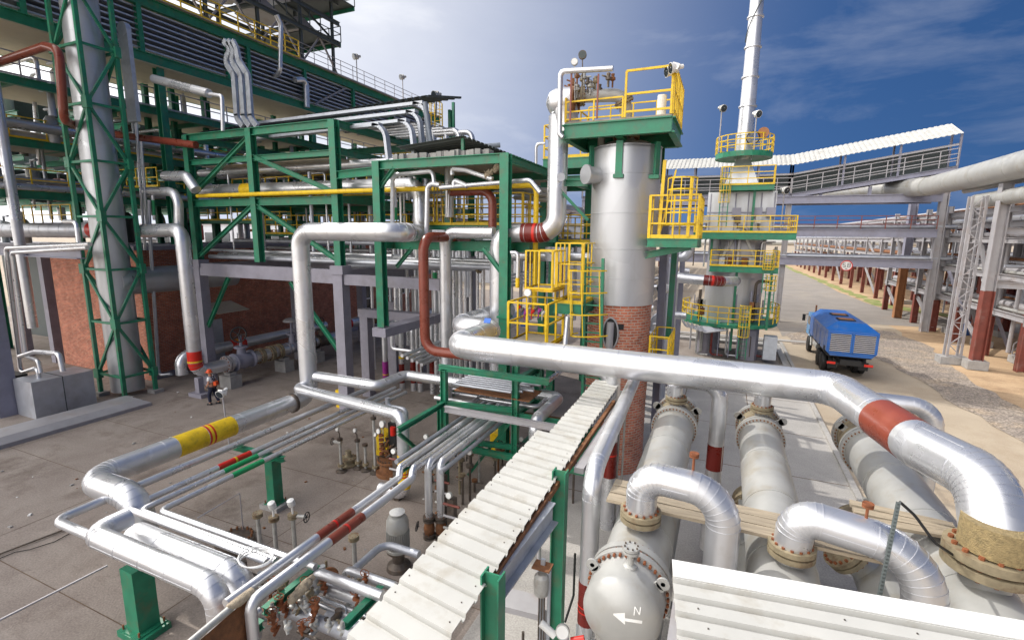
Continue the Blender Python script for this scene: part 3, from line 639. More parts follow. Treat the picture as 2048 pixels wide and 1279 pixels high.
# covered walkway of cream sheets
t = thing('walkway_roof', 'long cream ribbed sheet roof over the cable tray, nearer wider run', 'roof', (-2.9, 6, 4.3), 'ribbed roofs over the cable tray')
ribbed('', (-3.42, 9.35, 4.5), (1.0, -.16, 0), (0.12, -6.6, 0), 0, ribh=.05, pitch=.3, flat=.7).build('roof_sheet', 'roof sheet', t, smooth=False)
fixings((-3.42, 9.35, 4.5), (1.0, -.16, 0), (0.12, -6.6, 0), .3, t, .7)
for x in (-3.3, -2.6): MB().bar((x, 9.2, 4.38), (x+.1, 2.8, 4.38), .05, .07).build('purlin', 'green steel paint', t, smooth=False)
t2 = thing('walkway_roof', 'narrower far run of the ribbed sheet roof, passing under the thick pipe', 'roof', (-2.8, 11, 4.3), 'ribbed roofs over the cable tray')
ribbed('', (-3.22, 13.6, 4.5), (.72, -.1, 0), (.05, -4.3, 0), 0, ribh=.05, pitch=.27, flat=.6).build('roof_sheet', 'roof sheet', t2, smooth=False)
t = thing('cable_tray', 'long cable tray with cables under the ribbed roof', 'cable tray', (-2.9, 8, 4.1))
MB().box2((-3.2, 2.6, 4.15), (-2.55, 13.4, 4.18)).box2((-3.2, 2.6, 4.18), (-3.17, 13.4, 4.3)).box2((-2.58, 2.6, 4.18), (-2.55, 13.4, 4.3)).build('tray', 'galvanised steel', t, smooth=False)
cm_ = MB()
for k in range(6): cm_.cyl((-3.1+k*.09, 2.6, 4.21), (-3.08+k*.09, 13.4, 4.21), .03, n=6)
cm_.build('cables', 'grey cable', t)
# gutters / channels right of it
ca, cb_ = W(1104, 1004, Z=4.35), W(990, 1150, Z=4.35); b = MB().bar(ca-V((0, 0, .16)), cb_-V((0, 0, .16)), .03, .3).bar(ca, cb_, .13, .02).bar(ca-V((-.05, 0, .32)), cb_-V((-.05, 0, .32)), .13, .02); tag(b.build('steel_channel', 'galvanised steel', smooth=False), 'grey steel channel running beside the ribbed roof', 'steel channel')
tag(MB().box2((-2.42, 5.0, 4.33), (-2.34, 12.2, 4.43)).build('steel_channel', 'rust', smooth=False), 'rusty narrow channel along the edge of the ribbed roof', 'steel channel')
tag(MB().box2((-2.3, 8.3, 4.25), (-2.12, 12.2, 4.36)).build('steel_channel', 'pale steel', smooth=False), 'cream narrow channel beside the far ribbed roof', 'steel channel')
tag(MB().box2((-2.6, 9.6, 3.7), (-2.15, 10.4, 4.35)).build('junction_box', 'green steel paint', smooth=False), 'green box between the ribbed roof and the leaning white pipe', 'box')
for lab, px, py, z in (('green post through the walkway edge, nearest the camera', 986, 1146, 4.62), ('green post beside the dark red banded pipe', 1121, 940, 4.62), ('green post behind the leaning white pipe', 1183, 940, 3.9)):
    q = W(px, py, Z=z); steel('steel_post', lab, 'post', (q.x, q.y, 0), (q.x, q.y, q.z), .2, .24, 'green steel paint', up=(1, 0, 0), group='green posts by the walkway roof')
# leaning white pipe with dark red band
P_ = chain(1272, 752, dict(Z=4.75), ('f', 1185, 945, dict(Z=4.75)), ('z', 1155, 1300))
P_[2].z = 0
pipe('leaning_pipe', 'white pipe coming from under the thick pipe and turning down, dark red band low down', P_, r=.155, bend=1.5, wi=1, bands=[((1160, 1158), (1152, 1243), 'dark red paint', [((1157), 1206, 'red paint', .012), (1156, 1216, 'red paint', .012)])])
q = W(1222, 865, Y=13.5); pipe('riser_pipe', 'pale riser with a long dark red band beside the brick column', [V((q.x, 13.5, 4.8)), V((q.x, 13.5, 0))], r=.2, bands=[((1224, 880), (1220, 952), 'dark red paint', [(1222, 908, 'red paint', .02)])])
for k, px in enumerate((1236, 1246)):
    q = W(px, 905, Y=13.8); pipe('thin_riser', 'thin grey tube beside the dark red banded riser', [V((q.x, 13.8, 4.2)), V((q.x, 13.8, 0))], r=.03, m='instrument grey', seams=False, group='thin tubes by the brick column')

# instruments and tubing to the right of the ribbed roof
q = W(1085, 1180, Y=5.9); t = thing('transmitter', 'dusty cylindrical instrument head on a perforated post beside the green post', 'instrument', V((q.x, q.y, 0)))
MB().bar(V((q.x, q.y, 0)), V((q.x, q.y, q.z+.5)), .06, .04).bar(V((q.x+.1, q.y, 0)), V((q.x+.1, q.y, q.z+.4)), .04, .04).build('post', 'galvanised steel', t, smooth=False)
MB().lathe(q+V((0, -.06, -.05)), (0, 0, 1), [(.04, 0), (.1, .05), (.11, .2), (.1, .32), (.06, .36)], 18).build('head', 'instrument grey', t); MB().box(q+V((0, -.02, .4)), (.26, .2, .02)).build('rain_plate', 'rust', t, smooth=False)
for k in range(3): MB().cyl(q+V((-.03+.04*k, -.05, -.05)), q+V((-.03+.04*k, -.05, -.9)), .012, n=6).build('tube', 'grimy steel', t)
for k in range(4):
    y = 5.0+.14*k; pipe('thin_tube', 'thin pale tube crossing low beside the green posts', [V((-4.2, y, 2.0)), V((-1.7, y, 2.0))], r=.028, m='pale steel', group='thin tubes low beside the walkway', seams=False)
q = W(1125, 1262, Y=5.4); t = thing('gauge_set', 'gauge and coloured fittings at the bottom edge beside the dark red band', 'gauges', q-V((0, 0, .5))); gauge(q, (.2, -1, .5), .09, t, stem=q-V((0, 0, .5))); MB().cyl(q+V((.12, 0, -.1)), q+V((.28, .05, -.05)), .05, n=10).build('red_fitting', 'red paint', t); MB().cyl(q+V((-.1, 0, -.1)), q+V((-.3, .0, .02)), .05, n=10).build('white_fitting', 'white paint', t)
for k in range(10):
    random.seed(70+k); q = V((random.uniform(-2.9, -1.8), random.uniform(5.6, 9.5), random.uniform(1.5, 3.4))); pipe('thin_tube', 'thin tangled tube between the green posts', [q, q+V((0, 0, -random.uniform(.8, 1.5))), q+V((random.uniform(-.6, .6), random.uniform(-.5, .5), -1.5))], r=random.choice((.015, .025, .04)), m=random.choice(('grimy steel', 'pale steel', 'galvanised steel', 'black rubber')), group='tangled tubes between the green posts', seams=False)
q = W(1040, 1205, Z=1.6); tag(MB().box(q, (1.3, .5, .12), Matrix.Rotation(.1, 3, 'Z')).build('tray', 'pale steel', smooth=False), 'short pale tray low behind the nearest green post', 'tray')
q = W(1195, 1010, Z=0); t = thing('pallet', 'low stack of timber on the pavement behind the leaning white pipe', 'timber', q)
for k in range(4): MB().box(q+V((.0, .1*k, .06+.11*k)), (.9-.1*k, .5, .08)).build('board', 'weathered timber', t, smooth=False)
# ============================================================ left foreground: pipe bends over the yard
ZL = 2.0
RP = W(619, 785, Z=2.2)                                             # the tall riser stands here
bx = W(797, 468, Y=RP.y)
big = [W(842, 372, Y=19.0), V(W(842, 372, Y=19.0))]
top_r = W(842, 455, Y=19.0)
riser = [V((-27.5, 19.0, W(600, 375, Y=19).z)), V((top_r.x, 19.0, W(838, 370, Y=19).z)), V((top_r.x, 19.0, 8.66)), V((bx.x+.2, RP.y, 8.66)), V((RP.x, RP.y, 8.66)), V((RP.x, RP.y, ZL+.05))]
c1 = along(riser[-1], 'y', 200, 1018); c2 = along(c1, 'x', 242, 1036)
riser += [c1, c2, c2+V((.1, 0, -1.3))]
d1 = W(272, 1072, Z=1.75); d2 = along(d1, 'x', 480, 1158)
pipe('main_pipe', 'thick white pipe between the slim pipes and the elbowed pipe at the lower left', [d1, d2, V((d2.x+.12, d2.y-.1, .5))], r=.31, bend=.8, steps=4, seg_len=1.4)
big = pipe('main_pipe', 'thick silver pipe loop with a yellow band and two red rings, bending round the yard', riser, r=.335, bend=.9, steps=6, seg_len=1.6,
     bands=[((366, 940), (480, 893), 'yellow paint', [(428, 916, 'red paint', .03), (436, 913, 'red paint', .03)]), ((487, 378), (515, 377), 'yellow paint')],
     flanges=[(598, 846, dict(R_=.385, th=.05, m='grimy steel', k=0))])
# pipes parallel to it
def ycorner(name, label, x0, y0, xc, yc, xe, ye, Z, r, bands=(), down=None, bend=1.3, group=None):
    p0 = W(x0, y0, Z=Z); p1 = along(p0, 'y', xc, yc); p2 = along(p1, 'x', xe, ye); P_ = [p0, p1, p2]
    if down is not None: P_.append(V((p2.x, p2.y, down)))
    return pipe(name, label, P_, r=r, bands=bands, bend=bend, group=group, steps=5)
ycorner('thin_pipe', 'silver pipe on the outer left of the yellow banded pipe, turning at the far corner', 768, 764, 118, 1060, 405, 1200, 1.95, .105)
ycorner('thin_pipe', 'slim pipe with a red band and yellow ring, farthest of three slim pipes', 790, 775, 262, 1035, 520, 1148, 1.9, .082, bands=[((443, 947), (507, 917), 'red paint', [(478, 932, 'yellow paint', .03)])])
ycorner('thin_pipe', 'slim pipe with a green band, middle of the three slim pipes', 800, 779, 284, 1030, 545, 1133, 1.88, .075, bands=[((452, 951), (518, 918), 'signal green paint')])
ycorner('thin_pipe', 'slim pipe with a green band, nearest the camera of the three slim pipes', 812, 784, 320, 1023, 628, 1139, 1.86, .075, bands=[((470, 959), (530, 928), 'signal green paint')])
p1 = W(183, 1068, Z=2.38); p0 = along(p1, 'y', 256, 1030); p2 = along(p1, 'x', 428, 1186)
pipe('angled_pipe', 'silver pipe with a rounded elbow at the lower left, turning down at its right end', [p0, p1, p2, V((p2.x, p2.y, .4))], r=.215, bend=.9, steps=5)
# piers
def pier(label, px, py, top, w_=.32, h_=.34, block=.75, bm='concrete block'):
    q = W(px, py, Z=0); t = thing('pipe_pier', label, 'pipe support', (q.x, q.y, 0), 'green piers under the pipe bends')
    MB().box((q.x, q.y, .07), (block, block*.8, .14)).build('footing', bm, t, smooth=False)
    MB().box((q.x, q.y, .155), (w_*1.5, h_*1.4, .03)).build('base_plate', 'green steel paint', t, smooth=False)
    b = MB(); b.box2((q.x-w_/2, q.y-h_/2, .17), (q.x+w_/2, q.y+h_/2, top)); b.build('column', 'green steel paint', t, smooth=False)
    b = MB()
    for sx in (-1, 1):
        for sy in (-1, 1): b.cyl((q.x+sx*w_*.65, q.y+sy*h_*.6, .14), (q.x+sx*w_*.65, q.y+sy*h_*.6, .27), .022, n=6)
    b.build('anchor_bolts', 'rust', t); return t, q
t, q = pier('green pier on a small concrete block under the slim banded pipes', 552, 1012, 1.62)
beam_part(t, 'cross_beam', (q.x-1.7, q.y, 1.7), (q.x+.5, q.y, 1.7), .16, .16, 'green steel paint')
t, q = pier('thick green pier at the bottom left corner of the pipe bends', 290, 1262, 1.6, .42, .42, .8, 'green steel paint')
beam_part(t, 'cross_beam', (q.x-.9, q.y+.3, 1.7), (q.x+1.3, q.y+.3, 1.7), .18, .16, 'green steel paint')
# thin guy rod to the lower left, and rail along the slab joint
pipe('tie_rod', 'thin pale rod running from the corner pipe down to the left edge', [W(215, 1130, Z=1.7), W(-160, 1320, Z=1.55)], r=.022, m='pale steel', seams=False, cat='rod')
t = thing('ground_cable', 'cable and rusty angle lying along the slab joint at the left edge', 'cable', W(40, 1100, Z=0)); a = W(-30, 1128, Z=.03)
MB().tube([a, W(30, 1103, Z=.03), W(60, 1098, Z=.05), W(110, 1082, Z=.03), W(150, 1060, Z=.03)], .012, 6).build('cable', 'black rubber', t)
MB().bar(W(-30, 1118, Z=.05), W(150, 1050, Z=.05), .05, .03).build('angle', 'grimy steel', t, smooth=False)
# brown banded pair and the two drop pipes
p0 = W(1035, 750, Z=2.9)
def mrun(label, up, jog0, jog1, end, Z, r, **k):
    a = W(*jog0, Z=Z); s = along(a, 'y', *up); b = a+V((.05, -.12, -.22)); e = along(b, 'y', *end)
    return [s, a, b, e]
P_ = mrun('', (1020, 768), (800, 934), None, (452, 1208), 2.55, .1)
pipe('banded_pipe', 'silver pipe with a brown band and red ring, left one of the pair', P_, r=.09, bend=.5, steps=4, bands=[((634, 1073), (702, 1022), 'brown red paint', [(670, 1046, 'red paint', .025)])])
P_ = mrun('', (1040, 772), (826, 936), None, (497, 1198), 2.55, .1); P_.append(V((P_[-1].x+.0, P_[-1].y, 1.0)))
pipe('banded_pipe', 'brown banded silver pipe, right one of the pair, turning down at the bottom', P_, r=.1, bend=.9, steps=4, bands=[((658, 1080), (724, 1030), 'brown red paint', [(691, 1055, 'red paint', .025)])])
for lab, x0, y0, x1, y1, zz in (('silver pipe dropping to a rusty flange, left of two', 1052, 775, 856, 925, .9), ('silver pipe dropping to a rusty flange, right of two', 1068, 780, 880, 925, .9)):
    a = W(x1, y1, Z=2.5); s = along(a, 'y', x0, y0)
    pipe('drop_pipe', lab, [s, a, V((a.x, a.y, zz))], r=.105, bend=.9, steps=4, group='pipes dropping to the pump'); 
    q = V((a.x, a.y, zz-.04)); t = thing('valve', 'rusty flanged valve under the %s drop pipe' % ('left' if x1 < 870 else 'right'), 'valve', q-V((0, 0, .6)))
    flange(q, (0, 0, 1), .08, t, R_=.17, th=.06, m='grimy steel', k=8); MB().lathe(q-V((0, 0, .5)), (0, 0, 1), [(.07, 0), (.13, .08), (.16, .2), (.13, .35), (.08, .45)], 16).build('valve_body', 'rust', t); flange(q-V((0, 0, .52)), (0, 0, 1), .08, t, R_=.17, th=.06, m='grimy steel', k=8)
    handwheel(q+V((-.32, -.12, -.25)), (-1, -.3, .1), .13, t)
# pipes from the riser
P_ = chain(632, 752, dict(Y=RP.y), ('x', 752, 790), ('y', 818, 768), ('x', 1118, 806), ('y', 1092, 862), ('z', 1092, 900))
pipe('branch_pipe', 'silver branch pipe from the tall riser, stepping back then running right to the walkway', P_, r=.2, bend=.8, steps=5)
P_ = chain(619, 768, dict(Y=RP.y), ('y', 602, 797), ('f', 805, 830, dict(Y=12.2)), ('z', 806, 988), ('x', 752, 1000))
pipe('branch_pipe', 'lower silver branch pipe from the riser, turning down with a yellow band', P_, r=.2, bend=.8, steps=5, bands=[((805, 908), (806, 972), 'yellow paint', [(806, 944, 'red paint', .02), (806, 950, 'red paint', .02)])])
P_ = chain(775, 795, dict(Z=2.6), ('z', 778, 812), ('x', 812, 818), ('z', 818, 850)); pipe('small_pipe', 'small hooked pipe with a blue tipped end under the branch pipes', P_, r=.09, bend=1.0, m='weathered cladding')

# coloured standpipes
YS = 22.0
def stand(label, px, top, b0, b1, bandm, ringm, w_=22, hx=None, hy=None, ring=None, mid=()):
    a = W(px, top, Y=YS); P_ = [W(px, 775, Y=YS)]; P_[0] = V((a.x, a.y, 0)); P_.append(a)
    if hx: P_.append(along(a, 'y', hx, hy))
    bd = [((px+4, b0), (px+6, b1), bandm, [(px+5, ring, ringm, .03)])]+list(mid)
    pipe('standpipe', label, P_, w=w_, bands=bd, bend=1.1, group='standpipes with coloured feet', seg_len=3)
stand('magenta footed silver standpipe, first from the left', 768, 650, 722, 772, 'magenta paint', 'yellow paint', 12, 905, 618, ring=747)
stand('dark red footed standpipe next to the magenta one', 801, 650, 726, 765, 'dark red paint', 'red paint', 11, 905, 622, ring=751, mid=[((799, 711), (800, 716), 'yellow paint')])
stand('dark red footed standpipe, left of the brown vertical pipe, with a yellow tag ring', 824, 652, 722, 765, 'dark red paint', 'red paint', 11, 910, 625, ring=748, mid=[((822, 706), (823, 713), 'yellow paint')])
stand('short dark red footed standpipe behind the brown pipe bend', 839, 700, 722, 765, 'dark red paint', 'red paint', 11, ring=748)
stand('dark red footed standpipe right of the brown vertical pipe', 863, 645, 721, 765, 'dark red paint', 'red paint', 11, 905, 628, ring=745)
P_ = chain(905, 622, dict(Y=24.5), ('y', 783, 655), ('z', 784, 697), ('x', 850, 703)); pipe('small_pipe', 'small silver pipe dropping and turning right among the standpipes', P_, r=.085, bend=1.0, group=None)
for k, (px, y0, y1, ww) in enumerate(((795, 470, 690, 11), (806, 470, 780, 8), (817, 470, 690, 8))):
    a = W(px, y1, Y=22.8); b = along(a, 'z', px-1, y0)
    pipe('tall_pipe', ['tall thin silver pipe behind the standpipes, left of three', 'tall thin silver pipe behind the standpipes, middle of three', 'tall thin silver pipe behind the standpipes, right of three'][k], [a, b, b+V((0, 1.6, 0))], w=ww, bend=1.1, group='tall thin pipes beside the brown pipe', seg_len=4)
P_ = [W(768, 640, Y=22.6)]; pipe('tall_pipe', 'tall silver pipe just left of the green column, behind the riser arm', [V((P_[0].x, 22.6, 0)), V((P_[0].x, 22.6, 8.4))], w=11, seg_len=4)
for k, (px, y0, y1) in enumerate(((748, 560, 700), (783, 480, 640), (828, 500, 640), (836, 500, 650), (856, 500, 690), (868, 500, 650), (876, 520, 660), (905, 520, 640), (913, 520, 640))):
    a = W(px, y1, Y=24); pipe('thin_riser', 'thin pale riser in the bundle behind the standpipes', [V((a.x, 24, .2)), V((a.x, 24, W(px, y0, Y=24).z))], w=6+k % 3, m=('aluminium cladding', 'weathered cladding', 'white paint')[k % 3], group='thin risers behind the standpipes', seams=False)
for k in range(5):
    P_ = chain(1000, 640+6*k, dict(Z=3.9-.25*k), ('y', 800+12*k, 700+10*k)); pipe('slim_line', 'slim silver line slanting down from the fat pipes toward the standpipes', P_, r=.07, group='slim slanting lines by the standpipes', seams=False)
for k in range(3):
    P_ = chain(1050, 790+9*k, dict(Z=2.2-.1*k), ('x', 880, 765+9*k)); pipe('slim_line', 'slim silver line crossing under the long branch pipe', P_, r=.06, group='slim lines under the branch pipe', seams=False)
# brown loop
P_ = [W(1020, 468, Y=16.4), W(846, 474, Y=16.4), W(846, 560, Y=16.4), ]
P_ = chain(846, 474, dict(Y=15.2), ('z', 852, 700), ('x', 945, 713)); P_ = [P_[0]+V((0, 3.4, 0))]+P_; pipe('brown_pipe', 'glossy red brown pipe bending down beside the white vertical pipe', P_, w=21, wi=1, m='brown red paint', bend=1.5, seams=False, steps=10)
e = P_[-1]; pipe('pale_pipe', 'pale silver pipe continuing from the red brown bend under the thick pipe', [e, along(e, 'x', 1215, 752), along(along(e, 'x', 1215, 752), 'z', 1230, 830)], r=.175, bend=1.0)
# white column pipe with dark red band and the big riser by the vessel
P_ = chain(893, 690, dict(Y=16.9), ('z', 893, 465), ('x', 988, 465)); P_[0].z = 1.5
pipe('white_pipe', 'slimmer white pipe standing right of the red brown one and bending right at its top', P_, w=22, bend=1.0, steps=6)
P_ = chain(997, 625, dict(Y=16.95), ('z', 996, 465), ('x', 1112, 465), ('z', 1128, 232)); P_[0].z = 2.6
pipe('white_pipe', 'fat white pipe with a dark red band, rising, running right and climbing beside the vessel', P_, w=35, wi=0, m='aluminium cladding', bend=.9, steps=6, bands=[((1045, 465), (1097, 465), 'dark red paint', [(1072, 465, 'red paint', .05)])])
# fat pipes around the green column
zf = W(920, 640, Y=16.6).z
P_ = [V((-4.4, 25, 4.6)), W(905, 640, Z=4.6), W(985, 655, Z=4.6), W(892, 690, Z=5.0)]
P_ = chain(1100, 610, dict(Z=4.3), ('y', 930, 700)); pipe('fat_pipe', 'fat grey pipe with a blue label running under the yellow platform', P_, r=.36)
for x, y, z in ((975, 641, 5.98), (1047, 649, 4.7)):
    q = W(x, y, Z=z); tag(MB().box(q, (.22, .03, .16), Matrix.Rotation(rad(-35), 3, 'X')).build('label_plate', 'bright blue label', smooth=False), 'small blue label on the %s fat pipe' % ('folded' if x < 1000 else 'grey'), 'label')
# green trestle under the thick pipe's left end
t = thing('green_trestle', 'green steel trestle under the brown pipe bend, carrying loose pipes', 'steel frame', (-6.5, 11, 0))
G = 'green steel paint'
tp = W(880, 738, Z=4.1); ty = tp.y; x0_ = tp.x; pR = along(tp, 'x', 1060, 765)
def colm(px, py, z, w_=.2, foot=0):
    q = W(px, py, Z=z); beam_part(t, 'column', (q.x, q.y, foot), (q.x, q.y, z), w_, w_, G, up=(1, 0, 0)); return q
qa = colm(888, 738, 4.1); qb = colm(1032, 732, 4.4); qc = colm(1077, 700, 4.6)
beam_part(t, 'beam', qa+V((-.2, 0, .05)), V((pR.x+.6, qa.y, qa.z+.05)), .16, .2, G)
beam_part(t, 'beam', V((qb.x, qb.y, 3.9)), V((qc.x, qc.y+.4, 3.9)), .16, .2, G)
for z in (1.6, 2.9):
    beam_part(t, 'beam', V((qa.x, qa.y, z)), V((qb.x, qb.y, z)), .14, .16, G); beam_part(t, 'beam', V((qa.x, qa.y, z)), V((qa.x, qa.y-2.6, z)), .14, .16, G); beam_part(t, 'beam', V((qb.x, qb.y, z-.2)), V((qb.x, qb.y+3, z-.2)), .14, .16, G)
beam_part(t, 'brace', V((qa.x, qa.y, .3)), V((qa.x, qa.y-2.6, 2.8)), .1, .1, G); beam_part(t, 'brace', V((qb.x-1.8, qb.y, .2)), V((qb.x, qb.y, 2.7)), .1, .1, G)
q2 = W(882, 790, Z=2.9); beam_part(t, 'column', (q2.x, q2.y, 0), (q2.x, q2.y, 2.9), .22, .22, G, up=(1, 0, 0))
b = MB().box((qa.x+1.6, qa.y+.9, 3.3), (2.8, 1.2, .03)); b.build('rusty_plate', 'rust', t, smooth=False)
for k in range(6):
    y = qa.y+.25+k*.22; pipe('loose_pipe', 'pipe lying on the green trestle among other pipes', [V((qa.x+.2, y, 3.55)), V((qa.x+2.4+.3*(k % 3), y, 3.55))], r=.05, m='weathered cladding', group='pipes lying on the green trestle', seams=False)
for k in range(5):
    x = qa.x+.5+k*.36; pipe('loose_pipe', 'long grey pipe under the trestle heading to the camera', [V((x, qa.y-3.4, 2.35)), V((x, qa.y+2.6, 2.35))], r=.07, m='weathered cladding', group='long pipes under the trestle', seams=False)
for (x0, y0), (x1, y1), z, rr in (((955, 795), (1075, 812), 2.9, .08), ((870, 795), (940, 810), 2.9, .08), ((1065, 760), (1095, 745), 3.6, .09)):
    pipe('small_pipe', 'small silver pipe under the long branch pipe, %s' % {955: 'nearest the walkway', 870: 'farthest from the walkway', 1065: 'bent beside the green post'}[x0], chain(x0, y0, dict(Z=z), ('x', x1, y1), ('y', x1+30, y1-20)), r=rr)

# ------------------------------------------------------------ instruments in the yard
def valve_stand(label, px, py, h, wheel=False, gg=True, disc=True, group='instrument standpipes in the yard'):
    q = W(px, py, Z=0); t = thing('valve_stand', label, 'valve stand', q, group)
    MB().lathe(q, (0, 0, 1), [(.2, 0), (.2, .03), (.12, .07), (.05, .1)] if disc else [(.1, 0), (.1, .02), (.05, .03)], 20).build('foot', 'grimy steel', t)
    MB().cyl(q, q+V((0, 0, h)), .05, n=12).build('pipe', 'instrument grey', t)
    flange(q+V((0, 0, .25)), (0, 0, 1), .05, t, R_=.12, th=.035, m='tan flange paint', k=6); flange(q+V((0, 0, h)), (0, 0, 1), .05, t, R_=.1, th=.035, m='grimy steel', k=6)
    if gg:
        MB().tube([q+V((0, 0, h)), q+V((0, 0, h+.22)), q+V((-.04, -.03, h+.3))], .02, 6).build('gauge_tube', 'grimy steel', t); gauge(q+V((-.05, -.04, h+.4)), (-.1, -1, .25), .08, t)
    if wheel:
        MB().lathe(q+V((-.28, -.05, h-.12)), (1, .2, 0), [(.03, 0), (.06, .05), (.06, .2), (.09, .24), (.09, .34)], 12).build('valve_body', 'instrument grey', t); handwheel(q+V((-.3, -.06, h-.12)), (-1, -.25, 0), .12, t)
    return t
for k in range(9):
    random.seed(210+k); q = W(random.uniform(870, 1010), random.uniform(905, 1010), Z=0); hh = random.uniform(.4, 1.3); t = thing('valve_stand', 'small grimy standpipe in the yard between the drop pipes and the ribbed roof', 'valve stand', q, 'small standpipes by the drop pipes')
    MB().cyl(q, q+V((0, 0, hh)), .04, n=8).cyl(q+V((0, 0, hh*.8)), q+V((random.uniform(-.4, .4), random.uniform(-.3, .3), hh*.8)), .03, n=8).build('pipe', 'grimy steel', t); flange(q+V((0, 0, hh)), (0, 0, 1), .04, t, R_=.1, th=.03, m='rust' if k % 2 else 'tan flange paint', k=6)
    if k % 3 == 0: gauge(q+V((0, 0, hh+.15)), (0, -1, .2), .08, t, stem=q+V((0, 0, hh)))
    if k % 3 == 1: handwheel(q+V((-.15, -.05, hh*.8)), (-1, -.4, 0), .12, t)
valve_stand('grimy standpipe with a black handwheel and gauge, leftmost of the row by the manifold', 683, 942, 1.25, True)
valve_stand('grimy standpipe with a gauge at its top, second in the row', 717, 936, 1.1)
valve_stand('grimy standpipe without gauge, third in the row', 732, 940, 1.0, gg=False)
valve_stand('tall thin standpipe next to the rusty manifold', 751, 945, 2.1, gg=True)
q = W(698, 930, Z=0); t = thing('valve', 'squat flanged valve on the ground behind the handwheel standpipe', 'valve', q); MB().lathe(q, (0, 0, 1), [(.28, 0), (.28, .05), (.2, .1), (.22, .25), (.3, .27), (.3, .33), (.12, .36), (.08, .5), (.12, .52), (.1, .6)], 24).build('valve_body', 'tan flange paint', t); MB().bolts(q+V((0, 0, .3)), (0, 0, 1), .25, 12, .02, .06).build('bolt_ring', 'rust', t)
# rusty manifold drum
q = W(783, 945, Z=0); t = thing('manifold', 'rusty bolted drum with gauges and red fittings in the middle of the yard', 'manifold', q)
MB().cyl(q, q+V((0, 0, .15)), .55, n=28).cyl(q+V((0, 0, .15)), q+V((0, 0, .55)), .42, n=28).build('drum', 'rust', t); MB().cyl(q+V((0, 0, .5)), q+V((0, 0, .58)), .5, n=28).build('drum_flange', 'rust', t)
MB().bolts(q+V((0, 0, .54)), (0, 0, 1), .45, 22, .025, .09).build('bolt_ring', 'grimy steel', t)
MB().box(q+V((.12, .1, 1.25)), (.32, .32, 1.4)).build('frame_post', 'black rubber', t, smooth=False)
MB().cyl(q+V((.1, .2, 1.9)), q+V((.1, .2, 2.35)), .17, n=16).build('actuator', 'cream grey paint', t)
MB().cyl(q+V((.22, -.12, 1.55)), q+V((.22, -.12, 1.85)), .1, n=12).build('red_fitting', 'red paint', t)
random.seed(5); b = MB(); bo = MB()
for k in range(30):
    a = random.uniform(0, 6.28); rr = random.uniform(.1, .4); z = random.uniform(.55, 1.2); c = q+V((rr*math.cos(a), rr*math.sin(a), z)); (b if k % 2 else bo).cyl(c, c+V((random.uniform(-.16, .16), random.uniform(-.16, .16), random.uniform(.02, .2))), random.uniform(.025, .06), n=8)
b.build('fittings', 'rust', t); bo.build('small_tubing', 'grimy steel', t)
for dx, z, r in ((-.12, 1.95, .13), (-.3, 1.65, .1), (-.46, 1.5, .08)): gauge(q+V((dx, -.25, z)), (-.2, -1, .2), r, t, stem=q+V((dx, -.2, .9)))
for k in range(5): flange(q+V((-.18, -.28, .85+.17*k)), (0, 0, 1), .04, t, R_=.09, th=.03, m='orange rust', k=0)
# vertical motor
q = W(797, 1110, Z=.35); t = thing('motor', 'grey vertical electric motor with a domed cowl beside the walkway roof', 'motor', V((q.x, q.y, 0)))
prof = [(.3, .55), (.3, .62), (.26, .64), (.26, 1.1), (.29, 1.12), (.29, 1.2), (.28, 1.35), (.22, 1.48), (.1, 1.52), (0, 1.53)]
MB().lathe((q.x, q.y, 0), (0, 0, 1), prof, 32).build('housing', 'cream grey paint', t)
b = MB()
for k in range(32): a = 2*math.pi*k/32; c = V((q.x+.275*math.cos(a), q.y+.275*math.sin(a), .86)); b.box(c, (.05, .012, .44), Matrix.Rotation(a, 3, 'Z'))
b.build('cooling_fins', 'cream grey paint', t, smooth=False); MB().lathe((q.x, q.y, 1.56), (0, 0, 1), [(.19, 0), (.2, .03), (.1, .07), (0, .08)], 24).cyl((q.x, q.y, 1.48), (q.x, q.y, 1.58), .06, n=8).build('rain_cap', 'white paint', t)
MB().lathe((q.x, q.y, 0), (0, 0, 1), [(.32, 0), (.3, .1), (.16, .2), (.16, .45), (.3, .5), (.3, .55)], 24).build('pump_body', 'grimy steel', t)
P_ = chain(838, 1108, dict(Z=1.2), ('x', 765, 1093), ('y', 700, 1150)); pipe('small_pipe', 'bent silver pipe in front of the vertical motor', P_, r=.09, m='weathered cladding')
P_ = chain(860, 1110, dict(Z=.6), ('y', 890, 1060)); pipe('small_pipe', 'dark suction pipe right of the vertical motor', P_, r=.1, m='grimy steel', seams=False)
# small instruments at the lower left
for lab, px, py, h, wh in (('rusty standpipe with a round flange near the green pier', 522, 1110, 1.2, False), ('standpipe topped by a white transmitter, left of the handwheel one', 555, 1130, 1.35, False), ('small valve with white cap and black handwheel, left of the brown bands', 592, 1120, 1.3, True), ('bolted standpipe standing alone right of the brown bands', 712, 1165, 1.25, False)):
    q = W(px, py, Z=0); t = thing('valve_stand', lab, 'valve stand', q, 'small instruments left of the motor')
    MB().cyl(q, q+V((0, 0, h)), .055, n=12).build('pipe', 'instrument grey', t); flange(q+V((0, 0, h)), (0, 0, 1), .05, t, R_=.13, th=.05, m='tan flange paint', k=8)
    if px in (555, 592): MB().lathe(q+V((0, 0, h+.3)), (0, -.3, 1), [(.0, 0), (.09, 0), (.1, .08), (.09, .17), (0, .2)], 14).cyl(q+V((0, 0, h)), q+V((0, 0, h+.3)), .025, n=8).build('transmitter', 'white paint', t)
    if wh: MB().cyl(q+V((0, 0, h)), q+V((.35, .1, h)), .05, n=10).build('valve_body', 'instrument grey', t); handwheel(q+V((.38, .1, h)), (1, .25, 0), .13, t)
